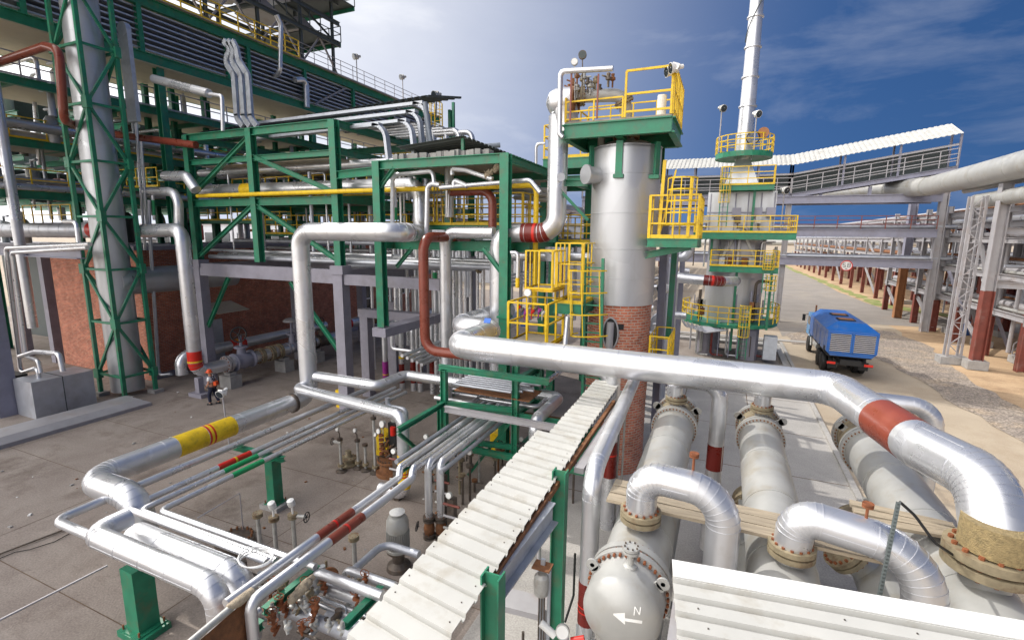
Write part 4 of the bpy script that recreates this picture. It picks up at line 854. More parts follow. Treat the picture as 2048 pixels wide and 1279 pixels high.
q = W(660, 1150, Z=.9); t = thing('blind_disc', 'rusty round blind disc standing on edge beside the slim pipes', 'disc', q-V((0, 0, .2))); MB().cyl(q, q+V((.03, -.045, .01)), .2, n=28).build('disc', 'rust', t); MB().cyl(q-V((.2, -.1, .2)), q-V((.2, -.1, -.25)), .03, n=8).build('stem', 'tan flange paint', t)
q = W(470, 1075, Z=.35); t = thing('bolted_cover', 'dark bolted round cover with rusty nuts behind the slim pipes at lower left', 'cover', q-V((0, 0, .3))); MB().cyl(q-V((0, 0, .3)), q, .5, n=28).build('cover', 'grimy steel', t); MB().bolts(q, (0, 0, 1), .42, 18, .03, .09).build('bolt_ring', 'rust', t)
t = thing('handrail', 'thin bent handrail post with cable above the bolted cover', 'handrail', W(488, 1080, Z=0)); q = W(488, 1080, Z=0)
MB().tube([q, q+V((0, 0, 1.45)), W(395, 1035, Z=1.2)], .02, 6).build('rail', 'pale steel', t)
# bottom centre clutter
for k, (x0, y0, x1, y1, z, r, lab) in enumerate(((632, 1143, 765, 1192, 1.75, .105, 'silver pipe running to the walkway roof, highest of the bottom group'), (692, 1138, 790, 1172, 1.55, .1, 'silver pipe with an overlapping sleeve near the motor'), (630, 1165, 720, 1205, 1.4, .12, 'silver tapering pipe end in the bottom group'), (570, 1215, 760, 1290, 1.1, .13, 'grey pipe at the bottom edge of the picture'), (640, 1195, 760, 1240, 1.2, .045, 'thin tube in the bottom group, upper one'), (630, 1205, 750, 1252, 1.15, .045, 'thin tube in the bottom group, lower one'), (655, 1232, 800, 1300, 1.0, .14, 'wide grey pipe near the bottom edge'))):
    P_ = chain(x0, y0, dict(Z=z), ('x', x1, y1)); P_ = [P_[0]-V((0, .0, .35)), P_[0], P_[1]] if k in (0, 1) else P_
    pipe('small_pipe', lab, P_, r=r, m='weathered cladding' if k in (3, 6) else 'aluminium cladding')
for (x0, y0), (x1, y1), z, lab in (((528, 1222), (640, 1140), 1.5, 'green beam under the glass wool sleeve'), ((690, 1250), (770, 1185), 1.55, 'green beam across the thin tubes at the bottom'), ((420, 1330), (512, 1225), 1.4, 'green channel beside the bottom left pipes')):
    a = W(x0, y0, Z=z); b_ = along(a, 'y', x1, y1); steel('green_beam', lab, 'beam', a, b_, .14, .16, G)
random.seed(9)
a = W(628, 1150, Z=2.0); b_ = W(578, 1205, Z=1.8); P_ = [a.lerp(b_, k/14)+V((random.uniform(-.02, .02),)*3) for k in range(15)]
mb = MB().tube(P_, [.06+.04*math.sin(math.pi*k/14)+random.uniform(-.014, .014) for k in range(15)], 16); tag(mb.build('insulation_sleeve', 'glass wool'), 'ragged brown glass wool sleeve hanging over the bottom pipes', 'insulation')
P_ = chain(372, 1290, dict(Z=2.3), ('f', 500, 1182, dict(Z=2.35))); pipe('pale_tube', 'pale grimy tube along the trough at the bottom left', P_, r=.06, m='instrument grey', seams=False)
P_ = [W(505, 1180, Z=2.38), W(478, 1202, Z=2.36), W(455, 1216, Z=2.35)]; mb = MB().tube(P_, [.07, .085, .06], 14); tag(mb.build('insulation_sleeve', 'glass wool'), 'short scrap of glass wool on the pale tube', 'insulation')
t = thing('trough', 'rusty brown trough side below the pale tube', 'trough', W(470, 1260, Z=1)); MB().add([W(400, 1279, Z=2.2), W(508, 1185, Z=2.25), W(515, 1290, Z=1.2), W(440, 1400, Z=1.1)], [(0, 1, 2, 3), (3, 2, 1, 0)]).build('plate', 'rust', t, smooth=False)
P_ = [W(340, 1330, Z=1.9), W(520, 1195+25, Z=1.9)]; pipe('silver_tube', 'silver tube at the bottom edge left of the down-turned pipe', P_, r=.07)
for k in range(52):
    random.seed(40+k); x, y = random.uniform(530, 735), random.uniform(1165, 1275); q = W(x, y, Z=random.uniform(1.0, 1.6)); t = thing('small_valve', 'small grimy valve in the cluttered bottom pipework', 'valve', q, 'small valves at the bottom of the picture')
    MB().cyl(q, q+V((random.uniform(-.15, .15), random.uniform(-.1, .1), .18)), .03, n=8).lathe(q+V((0, 0, .1)), (random.uniform(-.5, .5), .2, 1), [(.03, 0), (.07, .02), (.07, .06), (.035, .08), (.03, .16)], 10).build('valve_body', ['orange rust', 'instrument grey', 'tan flange paint'][k % 3], t)
    if k % 3 == 0: handwheel(q+V((0, 0, .3)), (random.uniform(-.5, .5), .1, 1), .09, t, 'orange rust')
random.seed(123)
for k in range(22):
    x, y = random.uniform(540, 720), random.uniform(1170, 1270); z = random.uniform(.6, 1.3); a = W(x, y, Z=z); d_ = V((random.choice((-1, 1))*random.uniform(.5, 1.4), 0, 0)) if k % 2 else V((0, random.uniform(-.9, .9), 0))
    pipe('small_tube', 'small pipe in the crowded pipework at the bottom of the picture', [a, a+d_, a+d_+V((0, 0, random.uniform(-.5, .3)))], r=random.choice((.02, .03, .045, .07)), m=random.choice(('aluminium cladding', 'galvanised steel', 'instrument grey', 'pale steel', 'grimy steel')), group='small pipes at the bottom of the picture', seams=False, bend=1.1)
for k in range(3): a = W(560+k*55, 1215+k*14, Z=1.0); steel('green_beam', 'green channel under the crowded bottom pipework', 'beam', a, a+V((1.2, 0, 0)), .12, .14, G, group='green channels under the bottom pipework')
# coil of white hose
q = W(512, 1117, Z=2.4); b = MB()
for k in range(3): b.ring(q+V((0, 0, .02*k)), (0.1*k, .1, 1),   .28+.012*k, .014, 28, 6)
tag(b.build('hose_coil', 'white paint'), 'coil of thin white hose on the slim pipes', 'hose')

# beams and kit in the shade behind the trestle
for k, (y, z) in enumerate(((13.4, 2.9), (14.3, 2.7), (15.2, 2.4), (16.0, 1.9), (13.9, 1.4))):
    steel('steel_beam', 'rusty pale beam in the shade behind the green trestle', 'beam', (-8.2, y, z), (-3.4, y, z), .14, .2, ['pale steel', G, 'rust', 'pale steel', G][k], group='beams behind the trestle')
for k in range(12):
    random.seed(90+k); q = V((random.uniform(-8, -3.6), random.uniform(12.8, 16), 0)); hh = random.uniform(.5, 2.2); t = thing('small_valve', 'small valve stand in the shade behind the green trestle', 'valve', q, 'small valves behind the trestle')
    MB().cyl(q, q+V((0, 0, hh)), .04, n=8).lathe(q+V((0, 0, hh*.7)), (0, 0, 1), [(.04, 0), (.13, .05), (.13, .15), (.04, .2)], 12).build('valve_body', random.choice(('rust', 'tan flange paint', 'grimy steel', 'instrument grey')), t)
    if k % 2: handwheel(q+V((0, 0, hh)), (0, 0, 1), .14, t)
    else: gauge(q+V((0, 0, hh+.08)), (0, -1, .2), .09, t)
for k, (x, y) in enumerate(((-9.3, 12.2), (-9.0, 13.6), (-7.2, 11.6), (-6.3, 10.6))):
    t = thing('tall_manifold', 'grimy upright manifold with small pipes between the branch pipes and the trestle', 'manifold', (x, y, 0), 'grimy upright manifolds'); MB().box((x, y, .8), (.2, .2, 1.6)).build('post', 'grimy steel', t, smooth=False)
    for j in range(4): MB().cyl((x-.2, y-.12, .4+.35*j), (x+.3, y-.12, .4+.35*j), .035, n=8).build('branch', ['rust', 'instrument grey', 'pale steel', 'red oxide steel'][j], t)
    gauge((x, y-.15, 1.75), (0, -1, .2), .09, t)
# stains on the yard
random.seed(17)
for k in range(60):
    x, y = random.uniform(-27, -5), random.uniform(4, 17); s_ = random.uniform(.02, .07); tag(MB().box((x, y, s_/3), (s_*1.5, s_, s_*.6), Matrix.Rotation(random.random()*3, 3, 'Z')).build('litter', random.choice(('white paint', 'concrete block', 'rust')), smooth=False), 'tiny scrap of litter on the yard', 'litter', 'scraps of litter on the yard')
# ============================================================ left: building, frames, racks
YEL = 'yellow paint'
XB = -30.3
uvY = lambda p: (p.y, p.z)
uvX = lambda p: (p.x, p.z)
t = thing('brick_building', 'red brick pump house behind the lattice tower and the concrete frame', 'building', (XB-6, 30, 0))
zt = 7.55
MB().add([(XB, 17, 0), (XB, 48, 0), (XB, 48, zt), (XB, 17, zt)], [(0, 1, 2, 3)]).build('wall', 'brick wall', t, uv=uvY, smooth=False)
MB().add([(XB, 17, 0), (-39.3, 17, 0), (-39.3, 17, zt), (XB, 17, zt)], [(0, 3, 2, 1)]).build('wall', 'brick wall', t, uv=uvX, smooth=False)
MB().add([(-39.3, 17, 0), (-39.3, 48, 0), (-39.3, 48, zt), (-39.3, 17, zt)], [(0, 3, 2, 1)]).build('wall', 'brick wall', t, uv=uvY, smooth=False)
MB().box2((-39.6, 16.7, zt), (XB+.3, 48.2, zt+.25)).build('roof', 'painted concrete', t, smooth=False)
MB().box2((XB, 17.2, 0), (XB+.06, 48, .35)).build('plinth', 'painted concrete', t, smooth=False)
for k, y in enumerate((41.0, 38.0, 31.9, 34.8)):
    f = MB(); z0, z1 = (1.2, 5.4) if k > 1 else (2.6, 5.2); y1 = y+1.7
    for a, b_ in (((y, z0), (y, z1)), ((y1, z0), (y1, z1)), ((y, z0), (y1, z0)), ((y, z1), (y1, z1)), (((y+y1)/2, z0), ((y+y1)/2, z1)), ((y, z0+(z1-z0)*.35), (y1, z0+(z1-z0)*.35)), ((y, z0+(z1-z0)*.7), (y1, z0+(z1-z0)*.7))):
        f.bar((XB+.06, *a), (XB+.06, *b_), .12, .1)
    wf = f.build('window', 'white paint', t, smooth=False); MB().box2((XB+.005, y, z0), (XB+.03, y1, z1)).build('pane', 'glass', wf, smooth=False)
# grey shed wall / dark opening and canopy by the valves
MB().box2((XB+.01, 20.5, 0), (XB+.12, 21.6, 3.0)).build('door', 'galvanised steel', t, smooth=False)
a = W(440, 622, X=XB); MB().add([V((XB, 20.2, 4.1)), V((XB, 22.4, 4.1)), V((XB+1.5, 22.6, 3.6)), V((XB+1.5, 20.4, 3.6)), V((XB, 20.2, 4.05)), V((XB, 22.4, 4.05)), V((XB+1.5, 22.6, 3.55)), V((XB+1.5, 20.4, 3.55))], [(0, 3, 2, 1), (4, 5, 6, 7), (0, 1, 5, 4), (1, 2, 6, 5), (2, 3, 7, 6), (3, 0, 4, 7)]).build('canopy', 'beige panel', t, smooth=False)

t = thing('annex', 'dark open annex left of the brick pump house', 'building', (-46, 24, 0))
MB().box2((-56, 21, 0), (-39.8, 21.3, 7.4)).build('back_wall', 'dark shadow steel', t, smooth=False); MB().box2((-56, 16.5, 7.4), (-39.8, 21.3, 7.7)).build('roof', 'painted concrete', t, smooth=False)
for x in (-40.2, -44, -48): MB().box2((x-.25, 16.8, 0), (x+.25, 17.3, 7.4)).build('column', 'painted concrete', t, smooth=False)
t = thing('distant_building', 'long low grey building far behind the left steelwork', 'building', (-60, 82, 0)); MB().box2((-150, 80, 0), (-16, 90, 10.2)).build('wall', 'weathered cladding', t, smooth=False); MB().box2((-151, 79.5, 10.2), (-15.5, 90.5, 10.6)).build('roof', 'pale steel', t, smooth=False)
wm = MB()
for k in range(24): wm = MB().box2((-148+k*5.5, 79.9, 5.5), (-145+k*5.5, 79.98, 8.5)); wm.build('window', 'glass', t, smooth=False)
# lattice tower round the flue
tx0, tx1, ty0, ty1 = -30.0, -27.9, 14.3, 15.8
TOP = 24.0
t = thing('lattice_tower', 'green steel lattice tower wrapped around the silver flue at left', 'tower', ((tx0+tx1)/2, (ty0+ty1)/2, 0))
cs = [(tx0, ty0), (tx1, ty0), (tx1, ty1), (tx0, ty1)]
for x, y in cs: beam_part(t, 'leg', (x, y, .15), (x, y, TOP), .17, .17, G, I=False, up=(1, 0, 0)); MB().box((x, y, .09), (.6, .5, .18)).build('footing', 'concrete block', t, smooth=False)
lv = [1.2, 4.0, 6.7, 9.3, 11.9, 14.5, 17.1, 19.7, 22.3]
for k, z in enumerate(lv):
    for i in range(4):
        a, b_ = cs[i], cs[(i+1) % 4]; beam_part(t, 'ring_beam', (*a, z), (*b_, z), .11, .11, G, I=False)
        if k < len(lv)-1:
            p, q = ((*a, z), (*b_, lv[k+1])) if (k+i) % 2 == 0 else ((*b_, z), (*a, lv[k+1])); beam_part(t, 'brace', p, q, .1, .12, G, I=False)
            zc_ = z if (k+i) % 2 else lv[k+1]; bb = b_
    for x, y in cs[:3]: 
        MB().box((x, y-.01, z), (.42, .24, .5)).build('gusset', G, t, smooth=False) if k % 2 == ((x, y) == cs[1]) else None
fx, fy = (tx0+tx1)/2+.0, (ty0+ty1)/2
pipe('flue', 'thick silver flue rising inside the green lattice tower', [V((fx, fy, .25)), V((fx, fy, TOP+4))], r=.74, m='silver paint', cat='flue', seg_len=1.5, ridge=1.5, n=40)
pipe('flue_duct', 'horizontal silver duct joining the flue in front of the brick wall', [V((fx+.1, fy, 6.0)), V((fx+.3, 21.5, 6.0))], r=.72, m='silver paint', cat='duct', seg_len=1.3)
# tall flat cable riser beside the tower
a = W(250, 60, Y=16.6); b_ = W(262, 245, Y=16.6); t = thing('cable_riser', 'tall grey flat cable riser with a rounded top to the right of the lattice tower', 'cable tray', V((a.x, 16.6, b_.z)))
MB().box2((a.x-.45, 16.5, b_.z-.0), (a.x+.3, 16.7, a.z)).build('tray', 'galvanised steel', t, smooth=False); MB().cyl((a.x-.07, 16.48, a.z), (a.x-.07, 16.72, a.z), .372, n=24).build('tray_top', 'galvanised steel', t)
# leaning tall silver stack, far left
P_ = [W(66, 655, Y=13.2)]; P_.append(along(P_[0], 'z', 0, 190)); P_[1].z += 2
pipe('tall_pipe', 'tall mirror bright pipe near the left edge, ending above the yard', [V((P_[0].x, 13.2, P_[0].z)), V((P_[0].x, 13.2, P_[1].z))], w=23, m='aluminium cladding', seg_len=.45, ridge=1.5)
# left grey frame
q = W(8, 800, Z=0); steel('steel_column', 'grey steel column at the left edge of the picture', 'column', (-30.6, 10.75, 0), (-30.6, 10.75, 7.4), .75, .7, 'lilac grey steel', up=(1, 0, 0))
a = W(-40, 498, Y=10.5)
steel('steel_beam', 'grey steel beam running from the left edge toward the lattice tower', 'beam', (-42, 13.4, 7.5), (-28.2, 13.4, 7.5), .4, .45, 'lilac grey steel')
pipe('wide_pipe', 'wide grey pipe lying on the beam at the left edge, red end by the tower', [W(-120, 460, Y=15), W(200, 460, Y=15)], w=25, m='weathered cladding', bands=[((186, 460), (199, 460), 'red paint')])
# grey box with pipes
bp = [W(48, 828, Z=0), W(165, 803, Z=0)]
bx0 = V((-30.2, 11.0, 0))
t = thing('steel_cabinet', 'grey steel cabinet with pipes entering its top, standing at the left', 'cabinet', (-29.4, 12.2, 0))
MB().box2((-30.2, 11.0, 0), (-28.6, 13.4, 1.75)).build('body', 'weathered cladding', t, smooth=False); MB().box2((-30.22, 12.15, 0), (-28.58, 12.18, 1.77)).build('seam', 'dark shadow steel', t, smooth=False)
for lab, pts, w_ in (('silver pipe dropping along the left column into the cabinet, outer one', [(180, 488), (12, 496), (42, 745), (75, 735), (78, 755)], 9), ('silver pipe dropping along the left column into the cabinet, inner one', [(175, 495), (24, 505), (52, 712), (76, 720), (82, 745)], 9), ('silver pipe looping over the cabinet top', [(40, 712), (70, 703), (118, 706), (126, 742)], 9)):
    pts3 = [W(*p, Y=11.6) for p in pts]; pipe('small_pipe', lab, pts3, w=w_, bend=1.2, group='pipes at the grey cabinet')
pipe('small_pipe', 'small hooked vent pipe above the grey beam at left', [W(128, 443, Y=12), W(153, 443, Y=12), W(158, 488, Y=12)], w=8)
q = W(28, 810, Z=0); t = thing('pump_box', 'yellow and black boxed machine at the left edge behind the cover', 'machine', q); MB().box(q+V((0, 0, .6)), (1.1, 1.0, 1.2)).build('body', YEL, t, smooth=False); MB().box(q+V((0, .0, 1.35)), (1.3, .9, .5)).build('cover', 'black rubber', t, smooth=False); MB().ring(q+V((.1, -.6, .55)), (0, 1, .2), .4, .03).build('hose', 'black rubber', t)
# long low concrete cover
A_, B_, C_, D_ = W(-60, 893, Z=0), W(288, 803, Z=0), W(265, 777, Z=.55), W(-60, 830, Z=.75)
x0, x1 = B_.x-1.0, B_.x
MB_ = MB().add([(-25.9, 3, 0), (-25.9, 14.4, 0), (-25.9, 14.4, .16), (-26.3, 14.1, .36), (-26.3, 3, .36), (-25.9, 3, .16), (-27.4, 3, .4), (-27.4, 14.1, .4), (-27.4, 14.4, 0), (-27.4, 3, 0)], [(0, 1, 2, 5), (5, 2, 3, 4), (4, 3, 7, 6), (1, 8, 7, 3, 2), (8, 9, 6, 7)])
tag(MB_.build('duct_cover', 'pale steel', smooth=False), 'long low grey cover with a stained sloping edge on the yard', 'cover')

# ---- concrete table with green steel on top (bays 4.7 m at Y=18 and behind)
colx = [W(398, 520, Y=18.0).x, W(520, 520, Y=18.0).x, W(681, 535, Y=18.0).x]
zc_ = W(681, 535, Y=18).z; zt_ = W(665, 240, Y=18).z
t = thing('concrete_structure', 'grey painted concrete frame carrying the green steelwork', 'concrete structure', (colx[1], 18, 0))
PC = 'painted concrete'
rows = (18.0, 24.5, 31.0)
for yy in rows:
    for i, x in enumerate((colx[0], colx[2])):
        MB().box((x, yy, zc_/2), (.55, .5, zc_)).build('column', PC, t, smooth=False); MB().box((x, yy, zc_-.1), (.75, .6, .4)).build('capital', PC, t, smooth=False)
    MB().box2((colx[0]+.28, yy-.2, zc_-.75), (colx[2]-.28, yy+.2, zc_-.1)).build('beam', PC, t, smooth=False)
for x in (colx[0], colx[2]):
    for y0, y1 in zip(rows[:-1], rows[1:]): MB().box2((x-.2, y0+.25, zc_-.78), (x+.2, y1-.25, zc_-.12)).build('beam', PC, t, smooth=False)
MB().box2((colx[2]+.3, 17.85, zc_-.78), (colx[2]+5.5, 18.2, zc_-.3)).build('beam', PC, t, smooth=False)
# green steel frame above
t = thing('steel_structure', 'green steel frame with diagonal braces on the concrete table', 'steel frame', (colx[1], 18, zc_))
for yy in rows:
    for x in colx: beam_part(t, 'column', (x, yy, zc_+.1), (x, yy, zt_), .36, .36, G, up=(0, 1, 0))
    for z in (zt_-.15, W(600, 383+8, Y=18).z-.25):
        beam_part(t, 'beam', (colx[0], yy, z), (colx[2], yy, z), .26, .36, G)
    beam_part(t, 'beam', (colx[0], yy, zt_-1.4), (colx[2], yy, zt_-1.4), .2, .26, G)
for x in colx:
    for z in (zt_-.12, zt_-1.3, W(600, 391, Y=18).z-.2): beam_part(t, 'beam', (x, rows[0], z), (x, rows[-1], z), .22, .32, G)
zm = W(600, 391, Y=18).z
for (xa, za), (xb, zb) in (((colx[1]+.1, zt_-1.3), (colx[2]-.1, zm+.1)), ((colx[0]+.1, zm+.2), (colx[1]-.1, zt_-.4)), ((colx[1]+.1, zm-.4), (colx[2]-.2, zc_+.4)), ((colx[0]+.2, zc_+.3), (colx[1]-.1, zm-.4)), ):
    beam_part(t, 'brace', (xa, 17.95, za), (xb, 17.95, zb), .18, .2, G)
beam_part(t, 'brace', (colx[0]+.3, 17.95, 3.4), (colx[0]+2.3, 17.95, zc_-.8), .16, .18, G); beam_part(t, 'brace', (colx[2]-3.2, 17.95, zc_-.8), (colx[2]-.3, 17.95, 3.0), .16, .18, G)
MB().box2((colx[0]+.5, 18.3, zt_-1.6), (colx[2]-.2, 30.8, zt_-1.55)).build('deck', 'dull deck', t, smooth=False)
MB().box2((colx[0]+.3, 18.3, zm-.1), (colx[1]+2, 30.8, zm-.05)).build('deck', 'dull deck', t, smooth=False)
# rubble-like aggregate strips seen on the deck edges
# pipes lying on the concrete table
for k, (y, z, ww) in enumerate(((536, .12, 10), (523, .2, 12), (513, .3, 9), (503, .35, 7), (528, .5, 8))):
    a = V((colx[0]+.2, 18.5+k*.6, zc_+.25+k*.05)); pipe('table_pipe', 'silver pipe lying across the concrete table', [a, V((-8.8 if k in (0, 1, 3) else colx[2]+2, a.y, a.z))], r=.11+.05*(k == 1), m=['weathered cladding', 'aluminium cladding'][k % 2], group='pipes across the concrete table', seg_len=3)
# cage platform behind (yellow)
def platform(label, poly, z, rail=True, th=.2, h=1.1, skip=(), cat='platform', group=None, sp=1.1, mids=(.5,), m=YEL, fm=G, toe=.12, supports=()):
    c = sum((V((x, y, 0)) for x, y in poly), V())/len(poly); t = thing('platform', label, cat, (c.x, c.y, z), group)
    MB().slab([V((x, y, z)) for x, y in poly], .05).build('deck', 'dull deck', t, smooth=False)
    fr = MB(); n = len(poly)
    for i in range(n):
        a, b_ = V((*poly[i], z-th/2)), V((*poly[(i+1) % n], z-th/2)); fr.ibeam(a, b_, .12, th) 
    fr.build('edge_frame', fm, t, smooth=False)
    for i in range(n):
        if i in skip: continue
        a, b_ = V((*poly[i], z)), V((*poly[(i+1) % n], z)); rail_mb([a, b_], h, sp, .02 if sp < .7 else .028, mids, toe).build('railing', m, t, smooth=False)
    for p, q in supports: beam_part(t, 'bracket', p, q, .2, .22, fm)
    return t
# silver pipework packed into the green bays
random.seed(77)
for k in range(34):
    x = random.uniform(colx[0]+.4, colx[2]+3.2); y = random.uniform(19, 29); z0, z1 = random.choice(((zc_+.2, zm-.5), (zc_+.2, zm+2.2), (zm+.1, zt_-1.8), (7.2, zt_-2)))
    pts = [V((x, y, z0)), V((x, y, z1))]
    if k % 3 == 0: pts.append(V((x+random.uniform(-1.5, 1.5), y, z1)))
    pipe('silver_riser', 'slim silver riser packed among others in the green steel bays', pts, r=random.choice((.05, .07, .09, .14)), m=random.choice(('aluminium cladding', 'aluminium cladding', 'white paint', 'weathered cladding')), group='slim risers in the green bays', seams=False)
for k in range(16):
    y = random.uniform(18.6, 28); z = random.choice((zc_+.6, zc_+1.1, zm+.45, zm+1.0, zm+1.5, zt_-2.4)); pipe('silver_run', 'silver pipe running across inside the green steel bays', [V((colx[0]-1, y, z)), V((colx[2]+random.uniform(1, 5), y, z))]+([V((colx[2]+5.2, y, z-.2)), V((colx[2]+5.2, y, z-2.5))] if k % 4 == 0 else []), r=random.choice((.08, .12, .2)), m=random.choice(('aluminium cladding', 'aluminium cladding', 'weathered cladding')), group='pipes across the green bays', seams=False)
for k, (y, z) in enumerate(((20.0, zm+.1), (26, zm+.1), (22, zc_+1.5), (24.5, zt_-1.5))):
    platform('narrow yellow railed walkway inside the green steel bays', [(colx[0]+.5, y), (colx[2]+1.0, y), (colx[2]+1.0, y+.8), (colx[0]+.5, y+.8)], z, sp=.9, th=.12, group='narrow walkways in the green bays', skip=(1, 2, 3))
# second green frame (columns 755 and 1012)
fx0, fx1, fz = -13.06, -7.44, 11.45
t = thing('steel_structure', 'green steel portal frame to the left of the vessel, rusty mesh deck on top', 'steel frame', (-10, 17, 0))
frows = (16.5, 22.0, 28.0)
for yy in frows:
    for x in (fx0, fx1): beam_part(t, 'column', (x, yy, 4.75 if (x == fx0 and yy == 16.5) else 0), (x, yy, fz), .34, .34, G, up=(0, 1, 0))
    beam_part(t, 'beam', (fx0, yy, fz-.16), (fx1, yy, fz-.16), .24, .34, G); beam_part(t, 'beam', (fx0, yy+.9, 8.15), (fx1+.6, yy+.9, 8.15), .24, .36, G)
for x in (fx0, fx1):
    for z in (fz-.15, 8.15): beam_part(t, 'beam', (x, frows[0], z), (x, frows[-1], z), .22, .3, G)
beam_part(t, 'brace', (fx0+.1, 16.5, fz-1.0), (fx0+.8, 16.5, fz-.3), .14, .14, G); beam_part(t, 'brace', (fx1-.1, 16.5, 7.2), (fx1-.9, 16.5, 8.1), .14, .14, G); beam_part(t, 'brace', (fx0+.1, 17.4, 7.2), (fx0+.9, 17.4, 8.0), .14, .14, G)
for z in (5.6, 4.4): MB().box((fx1, 16.5, z), (.46, .46, .08)).build('splice_plate', G, t, smooth=False)
MB().box2((fx0+.2, 16.8, fz+.01), (fx1-.3, 27.8, fz+.05)).build('deck', 'dull deck', t, smooth=False)
random.seed(3); m_ = MB()
for k in range(26): m_.box((fx0+.6+k*.16, 17.0+random.uniform(0, .3), fz+.14+random.uniform(0, .05)), (.2, .5, .16+random.uniform(0, .12)), Matrix.Rotation(random.uniform(-.3, .3), 3, 'Z'))
m_.build('debris', 'concrete block', t)
steel('steel_beam', 'green steel beam between the two green frames at mid height', 'beam', (colx[2], 18.0, 11.2), (fx0, 16.9, fz-.3), .22, .34, G)

y_ = 19.6
a = W(848, 450, Y=y_); b_ = W(982, 455, Y=y_)
platform('yellow railed platform behind the brown and white pipes, left of the vessel', [(a.x, y_), (b_.x+1.5, y_), (b_.x+1.5, y_+2.5), (a.x, y_+2.5)], a.z, h=1.35, sp=.75, mids=(.33, .66))
platform('second yellow railed platform farther behind, right of the brown vertical pipe', [(-8.6, 23.5), (-5.2, 23.5), (-5.2, 27), (-8.6, 27)], 8.3, h=1.3, sp=.7, mids=(.33, .66))
# pipes inside the second frame
pipe('yellow_pipe', 'long thin yellow pipe running right and turning down in front of the vessel', chain(395, 392, dict(Y=17.7), ('x', 1073, 366), ('z', 1073, 620)), w=8, m=YEL, bend=1.5, seams=False)
pipe('brown_pipe', 'red brown pipe dropping behind the yellow railed platform', chain(900, 384, dict(Y=18.2), ('x', 985, 378), ('z', 987, 455)), w=17, m='brown red paint', bend=1.5, seams=False)
for lab, pts, w_ in (('silver pipe bending over and dropping in front of the second green frame', [(868, 365), (866, 342), (785, 350), (785, 445)], 9), ('silver pipe hanging with frayed insulation near the top of the green frame', [(985, 358), (930, 340), (903, 338), (905, 350)], 10), ('silver pipe running right at the top of the green frame', [(880, 375), (1060, 360), (1080, 385)], 9), ('short hooked silver pipe beside the yellow railings', [(880, 370), (855, 366), (853, 470)], 11), ('silver pipe with an open end pointing down in the frame', [(935, 372), (908, 360), (908, 374)], 11)):
    pipe('small_pipe', lab, [W(*p, Y=17.1) for p in pts], w=w_)
pipe('slim_pipe', 'slim silver pipe with a green band near the second green column', [W(791, 440, Y=17.5), W(789, 375, Y=17.5)], w=8, bands=[((790, 440), (790, 416), 'signal green paint')])
b = MB(); a = W(985, 350, Y=17.1); random.seed(2)
tag(MB().tube([a+V((random.uniform(-.08, .08), 0, random.uniform(-.1, .1)))+V((-.28+.07*k, 0, .04*k)) for k in range(8)], [.12+random.uniform(-.05, .07) for _ in range(8)], 8).build('insulation_sleeve', 'glass wool'), 'loose rag of insulation on a pipe near the green frame top', 'insulation')
for k, x in enumerate((862, 868, 874, 882, 896, 900)):
    pipe('instrument_tube', 'thin dark tube hanging among the pipes near the green frame', [W(x, 362, Y=17.3), W(x+3*math.sin(k), 440, Y=17.3)], r=.02, m='grimy steel', seams=False, group='thin tubes in the green frame')
# vertical pipe cluster under the second frame
for k, (x, y0, y1, w_, gb) in enumerate(((908, 500, 640, 10, 0), (921, 500, 640, 13, 0), (931, 500, 640, 9, 0), (941, 515, 640, 9, 0), (955, 500, 640, 9, 0), (966, 505, 635, 12, 0), (872, 500, 700, 12, 1), (880, 470, 640, 8, 0), (832, 470, 640, 7, 0), (840, 480, 640, 7, 0))):
    P_ = [W(x, y1, Y=21), W(x-2, y0, Y=21)]; pipe('riser_pipe', ['slim silver riser standing behind the white vertical pipe', 'slim silver riser with a green band behind the white vertical pipe'][gb], [V((P_[0].x, 21, 1)), V((P_[0].x, 21, P_[1].z))], w=w_*.72, group='slim risers behind the white pipe', bands=[((x, 545), (x, 575), 'signal green paint')] if gb else ())
pipe('header_pipe', 'grey header pipe behind the white vertical pipe, ending in rusty flanges', [W(700, 530, Y=20), W(962, 535, Y=20)], w=13, m='weathered cladding', flanges=[(958, 535)])

t = thing('concrete_pedestal', 'lilac grey concrete posts and beam under the green column by the standpipes', 'pedestal', (-14, 19.6, 0))
q1 = W(735, 720, Y=20.2); MB().box2((-13.4, 16.2, 4.35), (-12.72, 19.95, 4.72)).build('beam', 'painted concrete', t, smooth=False); MB().box2((q1.x-.3, 19.95, 4.33), (-12.7, 20.5, 4.74)).build('beam', 'painted concrete', t, smooth=False)
MB().box2((q1.x-.25, 20.0, 0), (q1.x+.25, 20.45, 4.33)).build('post', 'painted concrete', t, smooth=False)
q2 = W(788, 700, Y=24.0); MB().box2((q2.x-.3, 23.8, 0), (q2.x+.3, 24.2, 4.6)).build('post', 'painted concrete', t, smooth=False)
# ---- valve line by the brick wall
t = 0
P_ = [W(640, 655, Z=1.5), ]
vx = W(385, 735, Z=1.2); vx = V((-25.1, 0, 0))
a = W(412, 742, X=-25.1); 
P_ = [V((-25.1, 27, 1.35)), V((-25.1, W(392, 742, X=-25.1).y, 1.35))]; P_.append(V((-25.1, P_[1].y, 8.7))); P_ += [W(285, 462, Y=P_[1].y)]
pipe('red_banded_pipe', 'silver pipe dropping past the brick wall to a red band with a yellow ring', P_, r=.335, m='aluminium cladding', bend=.8, steps=6, bands=[((384, 702), (388, 738), 'red paint', [(386, 722, YEL, .04)])], seg_len=1.2)
q = V((-25.1, P_[1].y+.1, 0)); t = thing('pipe_pedestal', 'small grey pedestal under the red banded pipe elbow', 'pipe support', q); MB().box(q+V((0, 0, .1)), (1.0, .6, .2)).build('footing', 'painted concrete', t, smooth=False); MB().box(q+V((0, 0, .6)), (.32, .28, .85)).build('column', 'painted concrete', t, smooth=False)
